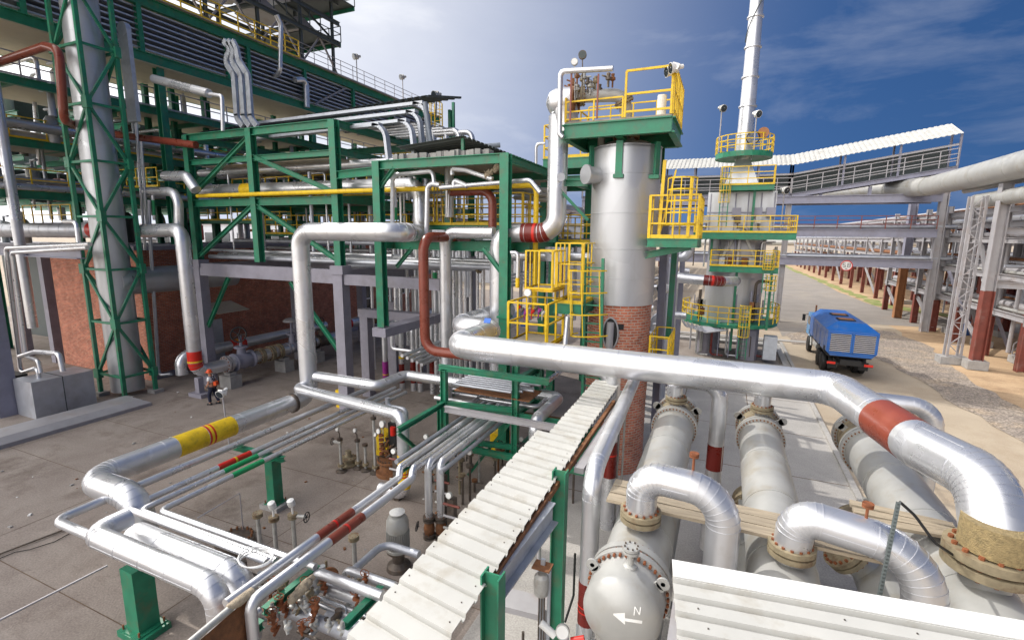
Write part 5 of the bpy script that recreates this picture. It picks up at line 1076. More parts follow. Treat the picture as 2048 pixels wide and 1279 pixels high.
pipe('upper_pipe', 'silver pipe coming out of the rack and turning down into the red banded pipe', [W(290, 383, Y=17), W(357, 383, Y=17), W(358, 460, Y=17)], w=17)
yb = P_[1].y
for k, (dy, m_) in enumerate(((1.9, 'block'), (5.6, 'block'), (8.2, 'block'))):
    q = V((-25.1, yb+dy, 0)); tag(MB().box(q+V((0, 0, .35)), (.9, .7, .7)).box(q+V((0, 0, .78)), (.5, .4, .2)).build('support_block', 'concrete block', smooth=False), ['grey concrete block under the first gate valve', 'grey concrete block in the middle of the valve line', 'grey concrete block at the far end of the valve line'][k], 'block', 'concrete blocks under the valve line')
def gatevalve(label, c, r, ax=(0, 1, 0), m='lilac grey steel', wheel=(1, -.4, .4), h=1.2, wr=.3, wm='black rubber', umbrella=False):
    c = V(c); ax = V(ax); t = thing('gate_valve', label, 'valve', c-V((0, 0, r)))
    MB().lathe(c-ax*r*1.6, ax, [(r*1.5, 0), (r*1.5, .08), (r*1.1, .1), (r*1.45, r*1.6), (r*1.1, r*3.1), (r*1.5, r*3.2), (r*1.5, r*3.2+.08)], 24).build('valve_body', m, t)
    MB().cyl(c, c+V((0, 0, h*.55)), r*.9, r*.6, n=16).cyl(c+V((0, 0, h*.5)), c+V((0, 0, h*.56)), r*1.1, n=18).cyl(c+V((0, 0, h*.5)), c+V((0, 0, h)), r*.25, n=8).build('bonnet', m, t)
    if umbrella: MB().lathe(c+V((0, 0, h)), (0, 0, 1), [(r*1.8, 0), (r*1.8, .08), (r*1.1, .2), (0, .26)], 24).build('diaphragm', 'pale steel', t)
    else: handwheel(c+V((0, 0, h))+V(wheel).normalized()*.2, wheel, wr, t, wm)
    return t
gatevalve('grey gate valve with a large black handwheel near the worker', (-25.1, yb+2.7, 1.35), .34, wheel=(.6, -1, .3), wr=.42, h=1.5)
gatevalve('valve with a pale mushroom shaped actuator in the valve line', (-25.1, yb+6.3, 1.35), .26, umbrella=True, h=1.7)
gatevalve('rusty hand valve at the far end of the valve line', (-25.1, yb+8.8, 1.35), .3, m='grimy steel', wheel=(.5, -1, .2), h=1.3)
gatevalve('small grimy valve behind the red banded pipe elbow', (-26.9, yb+.9, 1.3), .22, m='grimy steel', wheel=(1, -.5, .2), h=.6, wr=.25)
for k, (y, z, m_) in enumerate(((1.75, 1.35, 'pale steel'), (3.9, 1.35, 'tan flange paint'), (4.6, 1.35, 'tan flange paint'), (5.2, 1.35, 'tan flange paint'), (7.2, 1.35, 'tan flange paint'), (7.8, 1.35, 'grimy steel'))):
    t = thing('flange_pair', 'bolted flange pair on the valve line along the brick wall', 'flange', (-25.1, yb+y, z-.5), 'flange pairs on the valve line'); flange((-25.1, yb+y, z), (0, 1, 0), .3, t, R_=.47, th=.11, m=m_, k=12)
P_ = [V((-26.9, yb+.4, .9)), V((-26.9, yb+.4, 1.9)), V((-26.9, yb+11, 1.9))]
pipe('second_pipe', 'silver pipe with a red band running behind the gate valves', P_, r=.3, bands=[((465, 712), (492, 702), 'red paint', [(478, 707, YEL, .04)])], bend=.9)
P_ = [W(640, 650, Z=1.6), W(745, 637, Z=1.6)]
pipe('short_pipe', 'short white pipe with a red end near the window, behind the concrete column', [W(690, 648, Z=1.7), W(735, 638, Z=1.7)], w=20, flanges=[(742, 637)], bands=[((692, 648), (699, 646), 'red paint')])
gatevalve('rusty valve assembly right of the concrete column', W(745, 640, Z=1.7), .22, m='rust', h=1.0, wheel=(.3, -1, .2))
for lab, pts in (('thin pipe bracketed on the concrete column, upper loop', [(388, 546), (402, 548), (407, 620), (404, 636), (390, 632)]), ('thin pipe bracketed on the concrete column, lower loop', [(393, 650), (418, 648), (424, 715)]), ('thin silver pipe down the brick wall, hooked at its foot', [(298, 400), (300, 470), (318, 750), (342, 748)])):
    pipe('small_pipe', lab, [W(*p, Y=18.2 if p[0] > 350 else 16.6) for p in pts], w=8, m='weathered cladding')
# yellow striped bumpers at the feet
for lab, px, py in (('yellow painted foot of the concrete column between the branch pipes', 690, 812), ('yellow painted steel foot behind the rusty manifold', 770, 905), ('yellow painted foot with black hoops under the trestle', 1000, 905)):
    q = W(px, py, Z=0); tag(MB().box(q+V((0, 0, .45)), (.62, .56, .9)).box(q+V((0, 0, .46)), (.5, .6, .92)).build('column_guard', YEL, smooth=False), lab, 'column guard')

# ---- pipes and kit filling the bays under the racks
random.seed(21)
for lab, x, y, z, nx in (('lower railed platform deep in the green steelwork, left', -40, 19, 11.2, 9), ('lower railed platform deep in the green steelwork, behind the tower', -38, 24, 9.4, 12), ('railed platform behind the green frame at mid height', -24, 27, 9.3, 11), ('small railed platform at the far left above the grey beam', -38, 15.5, 8.9, 5)):
    platform(lab, [(x, y), (x+nx, y), (x+nx, y+2.2), (x, y+2.2)], z, sp=1.0, group='yellow railed platforms in the steelwork', skip=(1, 2, 3))
XR = -32.0
# main rack
t = thing('pipe_rack', 'huge green steel pipe rack high on the left with louvre-like rows of trays', 'pipe rack', (XR-3, 30, 0))
z1r, z2r = 18.6, 21.65
for x in (XR, XR-6.5):
    for z in (z1r, z2r): beam_part(t, 'girder', (x, 2, z), (x, 52, z), .3, .55, G)
    for y in (8.5, 14.2, 19.5, 25.0, 26.6, 31.7, 37.3, 42.5, 48): beam_part(t, 'post', (x, y, z1r+.27), (x, y, z2r-.27), .26, .26, G, up=(1, 0, 0))
for y in range(3, 52, 4): beam_part(t, 'cross_beam', (XR, y, z1r-.1), (XR-6.5, y, z1r-.1), .22, .36, G)
for y in (20.5, 32.5, 44.5):
    for x in (XR-.3, XR-6.3): beam_part(t, 'column', (x, y, 0), (x, y, z1r-.3), .42, .42, G, up=(1, 0, 0))
for y0, y1 in ((32.6, 36.4), (38, 42)): beam_part(t, 'brace', (XR+.02, y0, z1r+.4), (XR+.02, y1, z2r-.4), .14, .14, 'pale steel')
MB().box2((XR-6.3, 2, z1r-.32), (XR+.1, 52, z1r-.27)).build('soffit', 'beige panel', t, smooth=False)
MB().box2((XR-6.3, 2, z2r+.28), (XR+.4, 52, z2r+.33)).build('deck', 'dull deck', t, smooth=False)
MB().box2((XR-1.5, 2, z1r+.3), (XR-1.42, 51.5, z2r-.3)).build('shade_backing', 'dark shadow steel', t, smooth=False)  # added dark sheet, its colour stands in for shade behind the trays
for k in range(8):
    z = z1r+.45+k*.31; b = MB().box2((XR-.85-(k % 2)*.25, 2, z), (XR-.1, 51.5, z+.03)).box2((XR-.12, 2, z), (XR-.09, 51.5, z+.09)); tag(b.build('cable_tray', 'galvanised steel', smooth=False), 'grey cable tray in the stacked rows of the high green rack', 'cable tray', 'stacked cable trays in the high rack')
rl = rail_mb([(XR+.35, 14, z2r+.33), (XR+.35, 31, z2r+.33)], 1.25, 1.3, .035, (.35, .7), .12).build('railing', YEL, t, smooth=False)
rl = rail_mb([(XR+.35, 31, z2r+.33), (XR+.35, 52, z2r+.33)], 1.2, 1.5, .02, (.35, .7), .1).build('railing', 'pale steel', t, smooth=False)
for lab, px, py, h in (('floodlight mast on the high rack, left of two', 715, 175, 1.0), ('floodlight mast on the high rack, right of two', 806, 195, 1.0)):
    a = W(px, py, X=XR-1); tp = along(a, 'z', px, 118 if px < 760 else 158); floodlight(V((a.x, a.y, z2r+.3)), tp, (-.5, -1, -.3), lab, 1.6, group='floodlight masts on the high rack')
# second lower rack decks running the same way behind tower
for k, (x, z) in enumerate(((-33, 15.9), (-35, 13.2), (-33.5, 10.4))):
    t = thing('green_girder', 'long green girder of the lower rack levels behind the lattice tower', 'steel beam', (x, 8, z), 'girders of the lower rack levels')
    beam_part(t, 'girder', (x, 3, z), (x, 46, z), .26, .42, G); 
    for y in range(4, 46, 5): beam_part(t, 'cross_beam', (x, y, z), (x-6, y, z), .2, .28, G)
    MB().box2((x-6, 3, z+.18), (x-.2, 46, z+.22)).build('deck', 'beige panel' if k == 0 else 'dull deck', t, smooth=False)
    rail_mb([(x+.1, 3, z+.22), (x+.1, 46, z+.22)], 1.1, 1.6, .03, (.5,), .1).build('railing', YEL if k else 'pale steel', t, smooth=False)
for k in range(26):
    y = random.uniform(16, 44); x = random.uniform(-40, -33.5); z0 = random.uniform(7.5, 12); z1 = random.uniform(13, 18.3)
    pipe('rack_riser', 'vertical pipe standing inside the green racks behind the lattice tower', [V((x, y, z0)), V((x, y, z1))]+([V((x+random.uniform(-3, 3), y, z1))] if k % 2 else []), r=random.choice((.07, .1, .15, .22)), m=random.choice(('aluminium cladding', 'weathered cladding', 'weathered cladding', 'galvanised steel')), group='risers inside the green racks', seams=False)
for k in range(14):
    x = random.uniform(-37, -33.3); z = random.choice((10.8, 11.2, 13.6, 14.0, 16.4)); pipe('rack_pipe', 'pipe running along the decks of the green racks at left', [V((x, 4, z)), V((x, 44, z))], r=random.choice((.09, .13, .2)), m=random.choice(('aluminium cladding', 'weathered cladding')), group='pipes along the rack decks', seams=False)
for k in range(10):
    y = random.uniform(17, 40); x = random.uniform(-38, -34); t = thing('steel_bent', 'green post and beam deep inside the racks', 'steel frame', (x, y, 7.6), 'green posts deep inside the racks'); beam_part(t, 'column', (x, y, 7.6), (x, y, 18.2), .3, .3, G); beam_part(t, 'beam', (x-3, y, 12+k*.3), (x+3.5, y, 12+k*.3), .2, .3, G)
# crowded kit seen through the steelwork left and right of the lattice tower
for k in range(60):
    x = random.uniform(-52, -34); y = random.uniform(13, 34); z0 = random.choice((7.8, 10.6, 13.4, 16.1)); hgt = random.uniform(1.2, 2.4)
    t = thing('valve_station', 'small vessel or valve set standing on the rack decks behind the lattice tower', 'equipment', (x, y, z0), 'equipment on the rack decks'); r = random.uniform(.15, .6); m_ = random.choice(('weathered cladding', 'silver paint', 'instrument grey', 'grimy steel', 'dark shadow steel', 'red oxide steel'))
    MB().lathe((x, y, z0), (0, 0, 1), [(r*.9, 0), (r, .1), (r, hgt-.2), (r*.6, hgt), (0, hgt+.05)], 14).build('body', m_, t); MB().tube([V((x, y, z0+hgt)), V((x, y, z0+hgt+.4)), V((x+random.uniform(-1.8, 1.8), y, z0+hgt+.4))], .08, 8).build('pipe', 'weathered cladding', t)
for k in range(40):
    x = random.uniform(-50, -33); y = random.uniform(12.5, 30); z = random.uniform(8, 18); l = random.uniform(2, 7)
    pts = [V((x-l, y, z)), V((x, y, z))]+([V((x, y, z-random.uniform(.8, 2.2)))] if k % 2 else [])
    pipe('rack_pipe', 'pipe crossing inside the green racks at left', pts, r=random.choice((.07, .1, .16, .24)), m=random.choice(('weathered cladding', 'weathered cladding', 'galvanised steel', 'aluminium cladding', 'brown red paint')), group='cross pipes inside the green racks', seams=False)
for k in range(9):
    y = 12.8+k*2.4; t = thing('steel_bent', 'green bent with a diagonal, far back in the racks', 'steel frame', (-44, y, 7.6), 'green bents far back in the racks'); x = -42-(k % 3)*3
    beam_part(t, 'column', (x, y, 0), (x, y, 18.3), .35, .35, G)
    for z in (10.4, 13.2, 15.9): beam_part(t, 'beam', (x-8, y, z), (x+6, y, z), .22, .36, G)
    beam_part(t, 'brace', (x, y, 10.6), (x+4, y, 15.7), .16, .16, G)
for k, (x, z) in enumerate(((-40, 11.4), (-42, 14.1), (-40, 16.8), (-46, 12.0))):
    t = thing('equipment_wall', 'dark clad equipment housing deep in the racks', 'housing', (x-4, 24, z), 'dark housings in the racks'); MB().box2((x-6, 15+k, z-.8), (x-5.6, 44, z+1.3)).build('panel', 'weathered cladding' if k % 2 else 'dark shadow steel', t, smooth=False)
# brown pipe along the rack
P_ = [W(-60, 145, Y=13.5), W(92, 92, Y=13.5), W(118, 100, Y=13.5), W(128, 240, Y=13.5), W(175, 262, Y=16.8), W(392, 290, Y=17.6)]
pipe('brown_pipe', 'red brown pipe at upper left, dropping in front of the racks and running right', P_, r=.18, m='brown red paint', bend=1.3, seams=False, steps=8)
# horizontal fat silver stub pipes in rack bays
for lab, pts, w_ in (('silver cylinder pipe slanting under the high rack right of the tower', [(308, 158), (418, 187)], 17), ('thin silver pipe bending down below the slanting cylinder', [(418, 188), (444, 192), (446, 262)], 8), ('fat silver pipe with an elbow left of the concrete frame', [(330, 352), (372, 352), (392, 380)], 20), ('slim silver pipe hooked beside the green frame, left', [(292, 385), (350, 385)], 14)):
    pipe('silver_pipe', lab, [W(*p, Y=17.2) for p in pts], w=w_, bend=.9)
for k, (x, y0, y1, c) in enumerate(((272, 240, 500, 0), (282, 283, 470, 0), (70, 213, 330, 0), (305, 390, 440, 1))):
    pipe('slim_pipe', ['slim silver riser right of the lattice tower', 'thin silver riser next to the tower', 'silver riser left of the lattice tower', 'slim riser with a green foot right of the tower'][k], [W(x, y0, Y=16.8), W(x+(y1-y0)*.07, y1, Y=16.8)], w=7+3*(k == 2), bands=[((x+2, y0+10), (x+4, y0+40), 'signal green paint')] if c else ())
# cable ducts snaking down from the high rack
for k, dx in enumerate((0, 14, 28)):
    P_ = [W(448+dx*.6, 82, Y=20), W(462+dx*.4, 98, Y=20), W(450+dx, 122, Y=20), W(468+dx, 150, Y=20), W(474+dx, 236, Y=20), W(486+dx, 252, Y=20)]
    pts, _ = fillet(P_, .5, 5); b = MB()
    for i in range(len(pts)-1): b.bar(pts[i], pts[i+1]+(pts[i+1]-pts[i])*.05, .3, .16, up=(0, 1, 0))
    tag(b.build('cable_duct', 'galvanised steel', smooth=False), ['flat grey cable duct snaking down from the rack, left of three', 'flat grey cable duct snaking down from the rack, middle of three', 'flat grey cable duct snaking down from the rack, right of three'][k], 'cable duct', 'snaking cable ducts')
pipe('silver_pipe', 'silver pipe hanging from the air cooler over the yellow railing', [W(553, 30, X=-31.3), W(562, 50, X=-31.3), W(560, 148, X=-31.3), W(548, 152, X=-32.3)], w=9)
pipe('silver_pipe', 'silver pipe elbow dropping beside the rack post', [W(590, 160, X=-31.6), W(612, 158, X=-31.6), W(614, 215, X=-31.6)], w=13)
# air cooler on top
t = thing('air_cooler', 'dark steel air cooler structure on top of the high green rack', 'air cooler', (-36, 30, z2r+.4))
D = 'dark shadow steel'; za = z2r+.4
for y in (20, 24, 28, 32, 35.5):
    for x in (-32.4, -36.5): beam_part(t, 'post', (x, y, za), (x, y, za+7.5), .2, .2, D, up=(1, 0, 0))
    beam_part(t, 'cross_beam', (-32.4, y, za+2.8), (-40, y, za+2.8), .2, .3, D)
for x in (-32.2, -36.5):
    for z in (za+2.6, za+4.3, za+5.9, za+7.4): beam_part(t, 'girder', (x, 16, z), (x, 36.2, z), .2, .32, D)
for y0 in (16, 20, 24, 28, 32): 
    beam_part(t, 'brace', (-32.4, y0, za+.1), (-32.4, y0+2, za+2.6), .12, .12, 'pale steel'); beam_part(t, 'brace', (-32.4, y0+4, za+.1), (-32.4, y0+2, za+2.6), .12, .12, 'pale steel'); beam_part(t, 'brace', (-32.3, y0, za+4.3), (-32.3, y0+4, za+2.6), .12, .12, D)
    MB().lathe((-34.5, y0+2, za+2.9), (0, 0, 1), [(1.7, 0), (1.7, .3), (.5, 1.4)], 8).build('fan_plenum', 'pale steel', t, smooth=False)
for k, (yy, z, xx) in enumerate(((36.3, za+2.7, -32.2), (37.3, za+5.8, -31.4))):
    MB().box2((-40, 33, z+.15), (xx, yy, z+.22)).build('deck', D, t, smooth=False); MB().box2((-40, yy-.1, z-.15), (xx, yy, z+.2)).build('edge_beam', G, t, smooth=False)
    rail_mb([(xx, 20, z+.2), (xx, yy, z+.2), (-40, yy, z+.2)], 1.3, 1.2, .03, (.5,)).build('railing', D, t, smooth=False)
MB().box2((-39, 16, za+5.2), (-32.8, 33, za+7.2)).build('tube_bundle', 'weathered cladding', t, smooth=False)
# black corrugated canopies
a = W(868, 186, Y=21.5); b_ = W(500, 243, Y=21.5)
sheetc = ribbed('', V((b_.x-4, 21.0, a.z-.75)), V((0, 3.2, .7)), V((a.x-b_.x+4, 0, .55)), 0, ribh=.09, pitch=.4)
t = thing('corrugated_canopy', 'dark corrugated canopy over the pipe bends above the green frame', 'canopy', (b_.x, 22, a.z-1)); sheetc.build('roof_sheet', D, t, smooth=False)
for x in (a.x-.3, a.x-4, a.x-8): beam_part(t, 'post', (x, 23.5, zt_), (x, 23.5, a.z-.3), .16, .16, G)
sheetc = ribbed('', V((b_.x-4, 20.6, a.z-1.5)), V((0, 1.2, .35)), V((a.x-b_.x+1, 0, .5)), 0, ribh=.09, pitch=.4); sheetc.build('roof_sheet', D, t, smooth=False)
t = thing('corrugated_canopy', 'dark corrugated canopy sloping away behind the second green frame', 'canopy', (-9, 22, 12.2)); q = W(930, 262, Y=19)
ribbed('', V((q.x-3.3, 18.7, 12.4)), V((3.4, 0, .25)), V((0, 16, 0)), 0, ribh=.07, pitch=.4).build('roof_sheet', D, t, smooth=False)
for y in (19, 24, 29): beam_part(t, 'post', (q.x-.1, y, fz), (q.x-.1, y, 12.6), .12, .12, G)
# flat ducts bending over the frame top
for k, (x1, y1, y2, yy) in enumerate(((852, 205, 300, 20.8), (838, 222, 300, 20.3), (822, 240, 310, 19.8), (770, 248, 318, 19.2))):
    P_ = [W(505, 250+k*4, Y=yy), W(x1, y1, Y=yy), W(x1+8, y2, Y=yy)]; P_[0] = V((P_[0].x, yy, P_[1].z-.1)); pts, _ = fillet(P_, .7, 7); b = MB()
    for i in range(len(pts)-1): b.bar(pts[i], pts[i+1]+(pts[i+1]-pts[i])*.05, .14, .32, up=(0, 1, 0))
    tag(b.build('cable_duct', 'galvanised steel', smooth=False), ['grey cable duct bending down over the frame, topmost of four', 'grey cable duct bending down over the frame, second from the top', 'grey cable duct bending down over the frame, third from the top', 'grey cable duct bending down over the frame, lowest and nearest'][k], 'cable duct', 'bending cable ducts')
P_ = [W(850, 205, Y=20.5), W(862, 290, Y=20.5), W(880, 300, Y=20.5), W(1000, 290, Y=22)]; pipe('cable_bundle', 'flat duct curving along the top of the second green frame', P_, r=.12, m='grey cable', cat='cable')
for k in range(5):
    x0_ = 690+k*26; P_ = [W(x0_, 262+3*k, Y=22.5), W(x0_+150, 248+4*k, Y=22.5), W(x0_+153, 330, Y=22.5)]; pipe('silver_pipe', 'silver pipe bending down behind the top of the green frame', P_, r=.13+.03*(k % 2), group='silver pipes behind the frame top', bend=1.4)
# stair tower with ladder far right of canopy
q = W(878, 300, Y=26); t = thing('caged_ladder', 'yellow caged ladder against the sky beside the dark canopy', 'ladder', V((q.x, 26, 9))); zt2 = W(878, 208, Y=26).z
ladder_mb((q.x, 26, 9), (q.x, 26, zt2), .5, (1, 0, 0)).build('ladder', YEL, t, smooth=False); hoops_mb((q.x, 25.9, 11), (q.x, 25.9, zt2), .5, (1, 0, 0), (0, -1, 0), n=9).build('cage', YEL, t, smooth=False)
MB().bar((q.x+1, 26, 9), (q.x+1, 26, zt2), .14, .14).build('post', G, t, smooth=False)
floodlight(W(872, 235, Y=24), W(873, 195, Y=24), (-.3, -1, -.3), 'small floodlight beside the dark canopy corner', 1.2)
# worker's mast lamp
q = W(458, 886, Z=0); t = floodlight(q, W(445, 790, Y=q.y), (.2, -1, -.35), 'thin lamp post with a white lamp head near the worker', 1.0, m='white paint')
# ============================================================ the brick skirted vessel
vx, vy = -3.45, 17.9
t = VS = thing('vessel', 'tall silver cylindrical vessel on a round brick skirt in the centre', 'vessel', (vx, vy, 0))
rv, rb_ = px_r(W(1246, 450, Y=vy), V((0, 0, 1)), 134), px_r(W(1246, 450, Y=vy), V((0, 0, 1)), 134)*.955
zb = W(1254, 612, Y=vy-rv).z; ztp = W(1247, 292, Y=vy-rv).z
b = MB().lathe((vx, vy, 0), (0, 0, 1), [(rb_*(.98+.03*i/60), zb*i/60) for i in range(61)], 110)
for p_ in b.v:
    n_ = noise.noise(V((p_.x*5, p_.y*5, p_.z*9)))*.028+noise.noise(p_*1.3)*.03; p_.x += (p_.x-vx)*n_*.6; p_.y += (p_.y-vy)*n_*.6
cxv = (vx, vy)
bmesh_o = b.build('brick_skirt', 'rough brick', t, uv=lambda p: (math.atan2(p.x-vx, -(p.y-vy))*rb_, p.z))
rv2 = px_r(W(1254, 600, Y=vy), V((0, 0, 1)), 106)
prof = [(rv, zb-.02), (rv, zb+.9), (rv+.008, zb+.905), (rv+.008, zb+.93), (rv, zb+.935)]
for z in (zb+1.9, zb+3.1, zb+4.4, zb+5.3): prof += [(rv, z), (rv+.014, z+.004), (rv+.014, z+.03), (rv, z+.034)]
prof += [(rv, ztp), (rv*.92, ztp+.1), (rv*.6, ztp+.28), (0, ztp+.36)]
MB().lathe((vx, vy, 0), (0, 0, 1), prof, 72).build('shell', 'silver paint', t, angle=25)
# opening in the skirt with a pipe, small square hole
oc = V((W(1223, 665, Y=vy-rb_*.9).x, vy-rb_*.86, W(1223, 665, Y=vy-rb_*.9).z)); nrm = V((oc.x-vx, oc.y-vy, 0)).normalized(); oc = V((vx, vy, oc.z))+nrm*rb_
ov = MB(); u_ = nrm.cross(V((0, 0, 1))); P_ = [oc+u_*.27*math.cos(a)+V((0, 0, .55*math.sin(a))) for a in [i*math.pi/12 for i in range(24)]]
ov.add([p+nrm*.03 for p in P_], [tuple(range(24))]); ov.build('opening', 'black rubber', t, smooth=False); MB().tube([p+nrm*.03 for p in P_], .03, 6, closed=True).build('opening_rim', 'pale steel', t)
MB().cyl(oc-V((0, 0, .5))+nrm*.12, oc+V((0, 0, .4))+nrm*.05, .13, n=16).build('outlet_pipe', 'pale steel', t)
q = V((vx, vy, zb-.75))+V((.25, -.97, 0)).normalized()*rb_; MB().box(q, (.2, .06, .2), Matrix.Rotation(rad(15), 3, 'Z')).build('wall_hole', 'black rubber', t, smooth=False)
q = W(1190, 350, Y=vy-rv*.9); MB().cyl(q+V((.12, .3, 0)), q-V((.2, .25, 0)), .27, n=28).cyl(q-V((.2, .25, 0)), q-V((.25, .31, 0)), .32, n=28).build('manhole', 'silver paint', t)
q = V((vx-.05, vy, ztp+.2)); MB().cyl(q, q+V((0, 0, .7)), .3, n=20).build('top_nozzle', 'cream grey paint', t); flange(q+V((0, 0, .35)), (0, 0, 1), .3, t, R_=.46, th=.1)
q = V((vx-.85, vy-.3, ztp+.1)); MB().cyl(q, q+V((0, 0, .4)), .13, n=16).build('small_nozzle', 'cream grey paint', t)
# steel platform on legs above the vessel
y0_, y1_ = 16.2, 19.0
pa, pb = W(1130, 240, Y=y0_), W(1344, 234, Y=y0_)
xa, xb_, zp = pa.x, pb.x, pb.z+.1
PT = thing('top_platform', 'green steel platform with yellow railings over the vessel top', 'platform', (vx, vy, zp))
MB().box2((xa, y0_, zp-.06), (xb_, y1_, zp)).build('deck', 'dull deck', PT, smooth=False)
for a, b_ in (((xa, y0_), (xb_, y0_)), ((xa, y1_), (xb_, y1_)), ((xa, y0_), (xa, y1_)), ((xb_, y0_), (xb_, y1_)), ((vx, y0_), (vx, y1_))): beam_part(PT, 'beam', (*a, zp-.3), (*b_, zp-.3), .2, .46, G)
for k in range(6):
    a = 2*math.pi*(k+.5)/6; x, y = vx+rv*1.04*math.cos(a), vy+rv*1.04*math.sin(a); beam_part(PT, 'leg', (x, y, ztp-1.0), (x, y, zp-.6), .22, .22, G, up=(math.cos(a), math.sin(a), 0)); MB().box((x, y, ztp-.95), (.32, .32, .12)).build('foot_plate', G, PT, smooth=False)
x1 = W(1250, 160, Y=y0_).x
for seg, h, lab in ((((x1, y0_), (xb_, y0_)), 1.35, 1), (((xb_, y0_), (xb_, y1_)), 1.4, 1), (((xb_, y1_), (xa, y1_)), 1.1, 0), (((xa, y1_), (xa, y0_)), .75, 0), (((xa, y0_), (x1, y0_)), .62, 0)):
    rail_mb([V((*seg[0], zp)), V((*seg[1], zp))], h, 1.15 if lab else .9, .033 if lab else .024, (.5, .12)).build('railing', YEL, PT, smooth=False)
rl = MB()
for k in range(7): rl.bar((xb_+.02, y0_+.1+k*.45, zp), (xb_+.02, y0_+.1+k*.45, zp+1.38), .05, .1)
rl.build('gate_bars', YEL, PT, smooth=False)
MB().cyl((W(1322, 235, Y=17).x, 17, zp), (W(1322, 235, Y=17).x, 17, zp+.75), .14, n=18).build('capped_pipe', 'white paint', PT)
p = W(1347, 150, Y=16.2); floodlight(V((xb_-.05, 16.2, zp+1.3)), V((xb_-.05, 16.2, p.z+.05)), (-.9, -.5, -.2), 'white twin floodlight on the corner of the vessel platform', .9, heads=2, m='white paint')
# overhead piping on the platform
yy = 17.2
P_ = [W(1128, 230, Y=16.9), W(1112, 200, Y=16.95), W(1160, 198, Y=17.0), W(1245, 195, Y=17.4), V((W(1247, 230, Y=17.6).x, 17.6, zp-.4))]
pipe('overhead_pipe', 'cream bent pipe across the platform from the bulbous cap to the vessel', [W(1150, 193, Y=17.0), W(1250, 190, Y=17.4), W(1252, 240, Y=17.5)], w=27, m='cream grey paint', bend=1.1, flanges=[(1165, 192), (1247, 205)], seams=False)
q = W(1122, 205, Y=16.9); t = thing('domed_end', 'silver domed pipe end above the white pipe at the top left of the vessel', 'pipe cap', q-V((0, 0, .6)))
u = V((-1, 0, 0)); rr = px_r(q, V((1, 0, 0)), 58); MB().lathe(q+V((.45, 0, 0)), u, [(rr, 0), (rr*1.02, .35), (rr, .6), (rr*.8, .8), (rr*.35, .93), (0, .95)], 32).lathe(q+V((.1, 0, 0)), (.2, 0, -1), [(rr*.95, 0), (rr*.9, .5), (rr*.8, 1.0)], 28).build('dome', 'aluminium cladding', t); MB().cyl(q+V((.45, 0, 0)), q+V((.55, 0, 0)), rr*1.03, n=32).build('rust_band', 'rust', t)
pipe('slim_pipe', 'slim silver pipe up and over the vessel platform on brown posts', [W(1126, 275, Y=16.0), W(1119, 268, Y=16.0), W(1121, 143, Y=16.0), W(1226, 137, Y=16.0)], w=11, bend=.9)
for x in (1143, 1197): a = W(x, 148, Y=16.05); steel('brown_post', 'thin brown post holding the slim overhead pipe, %s' % ('left of two' if x < 1150 else 'right of two'), 'post', V((a.x, a.y, zp)), a, .05, .05, 'brown red paint', I=False)
t = thing('gauge_cluster', 'pressure gauges on thin stems standing above the vessel platform', 'gauges', W(1165, 200, Y=16.3)); 
for x, y, r, m_ in ((1165, 110, .13, 'grimy steel'), (1149, 124, .11, 'instrument grey')): gauge(W(x, y, Y=16.2), (.2, -1, 0), r, t, stem=W(x+1, 200, Y=16.2), m=m_)
random.seed(8)
for k in range(16):
    x = random.uniform(1132, 1228); q = W(x, random.uniform(150, 178), Y=16.9+random.uniform(-.2, .3)); t = thing('small_valve', 'small valve in the cluster on the vessel platform', 'valve', q, 'small valves on the vessel platform')
    MB().cyl(q-V((0, 0, .3)), q+V((0, 0, .1)), .03, n=8).lathe(q-V((0, 0, .1)), (0, 0, 1), [(.04, 0), (.09, .03), (.09, .1), (.05, .13), (.06, .22)], 12).cyl(q, q+V((random.uniform(-.25, .25), -.05, random.uniform(-.05, .1))), .025, n=6).build('valve_body', ['instrument grey', 'tan flange paint', 'grimy steel', 'rust'][k % 4], t)
# side platform to the right of the vessel
a = W(1292, 480, Y=16.9); b_ = W(1397, 462, Y=16.9)
platform('green side platform with a yellow cage bolted to the right of the vessel', [(a.x+.1, 16.6), (b_.x, 16.6), (b_.x, 19.0), (a.x+.1, 19.0)], 8.55, sp=.8, th=.28, h=1.35, mids=(.35, .68), supports=[((a.x-.15, 17.3, 7.95), (b_.x-.2, 17.0, 8.3))])
t = thing('caged_ladder', 'yellow ladder cage rising above the right side platform', 'ladder', (b_.x-.6, 16.8, 8.5))
hoops_mb((b_.x-.55, 16.7, 9.0), (b_.x-.55, 16.7, 10.4), .8, (1, 0, 0), (0, -1, 0), R_=.3, n=5, bars=5).build('cage', YEL, t, smooth=False); MB().bar((b_.x-1.2, 16.8, 8.6), (b_.x-1.15, 16.8, 11.0), .1, .1).bar((b_.x-1.2, 16.9, 8.6), (b_.x-.8, 16.9, 10.7), .05, .05).bar((b_.x-.3, 16.6, 8.6), (b_.x-.28, 16.6, 10.4), .1, .08).build('rails', YEL, t, smooth=False)
steel('steel_column', 'lilac grey steel post just right of the vessel', 'column', (W(1325, 600, Y=20).x, 20, 0), (W(1335, 380, Y=20).x, 20, 10.9), .28, .28, 'lilac grey steel', up=(1, 0, 0))
steel('steel_column', 'short dark post beside the lilac post right of the vessel', 'column', (W(1345, 540, Y=20).x, 20, 4.6), (W(1347, 540, Y=20).x, 20, 8.4), .2, .2, G, up=(1, 0, 0))
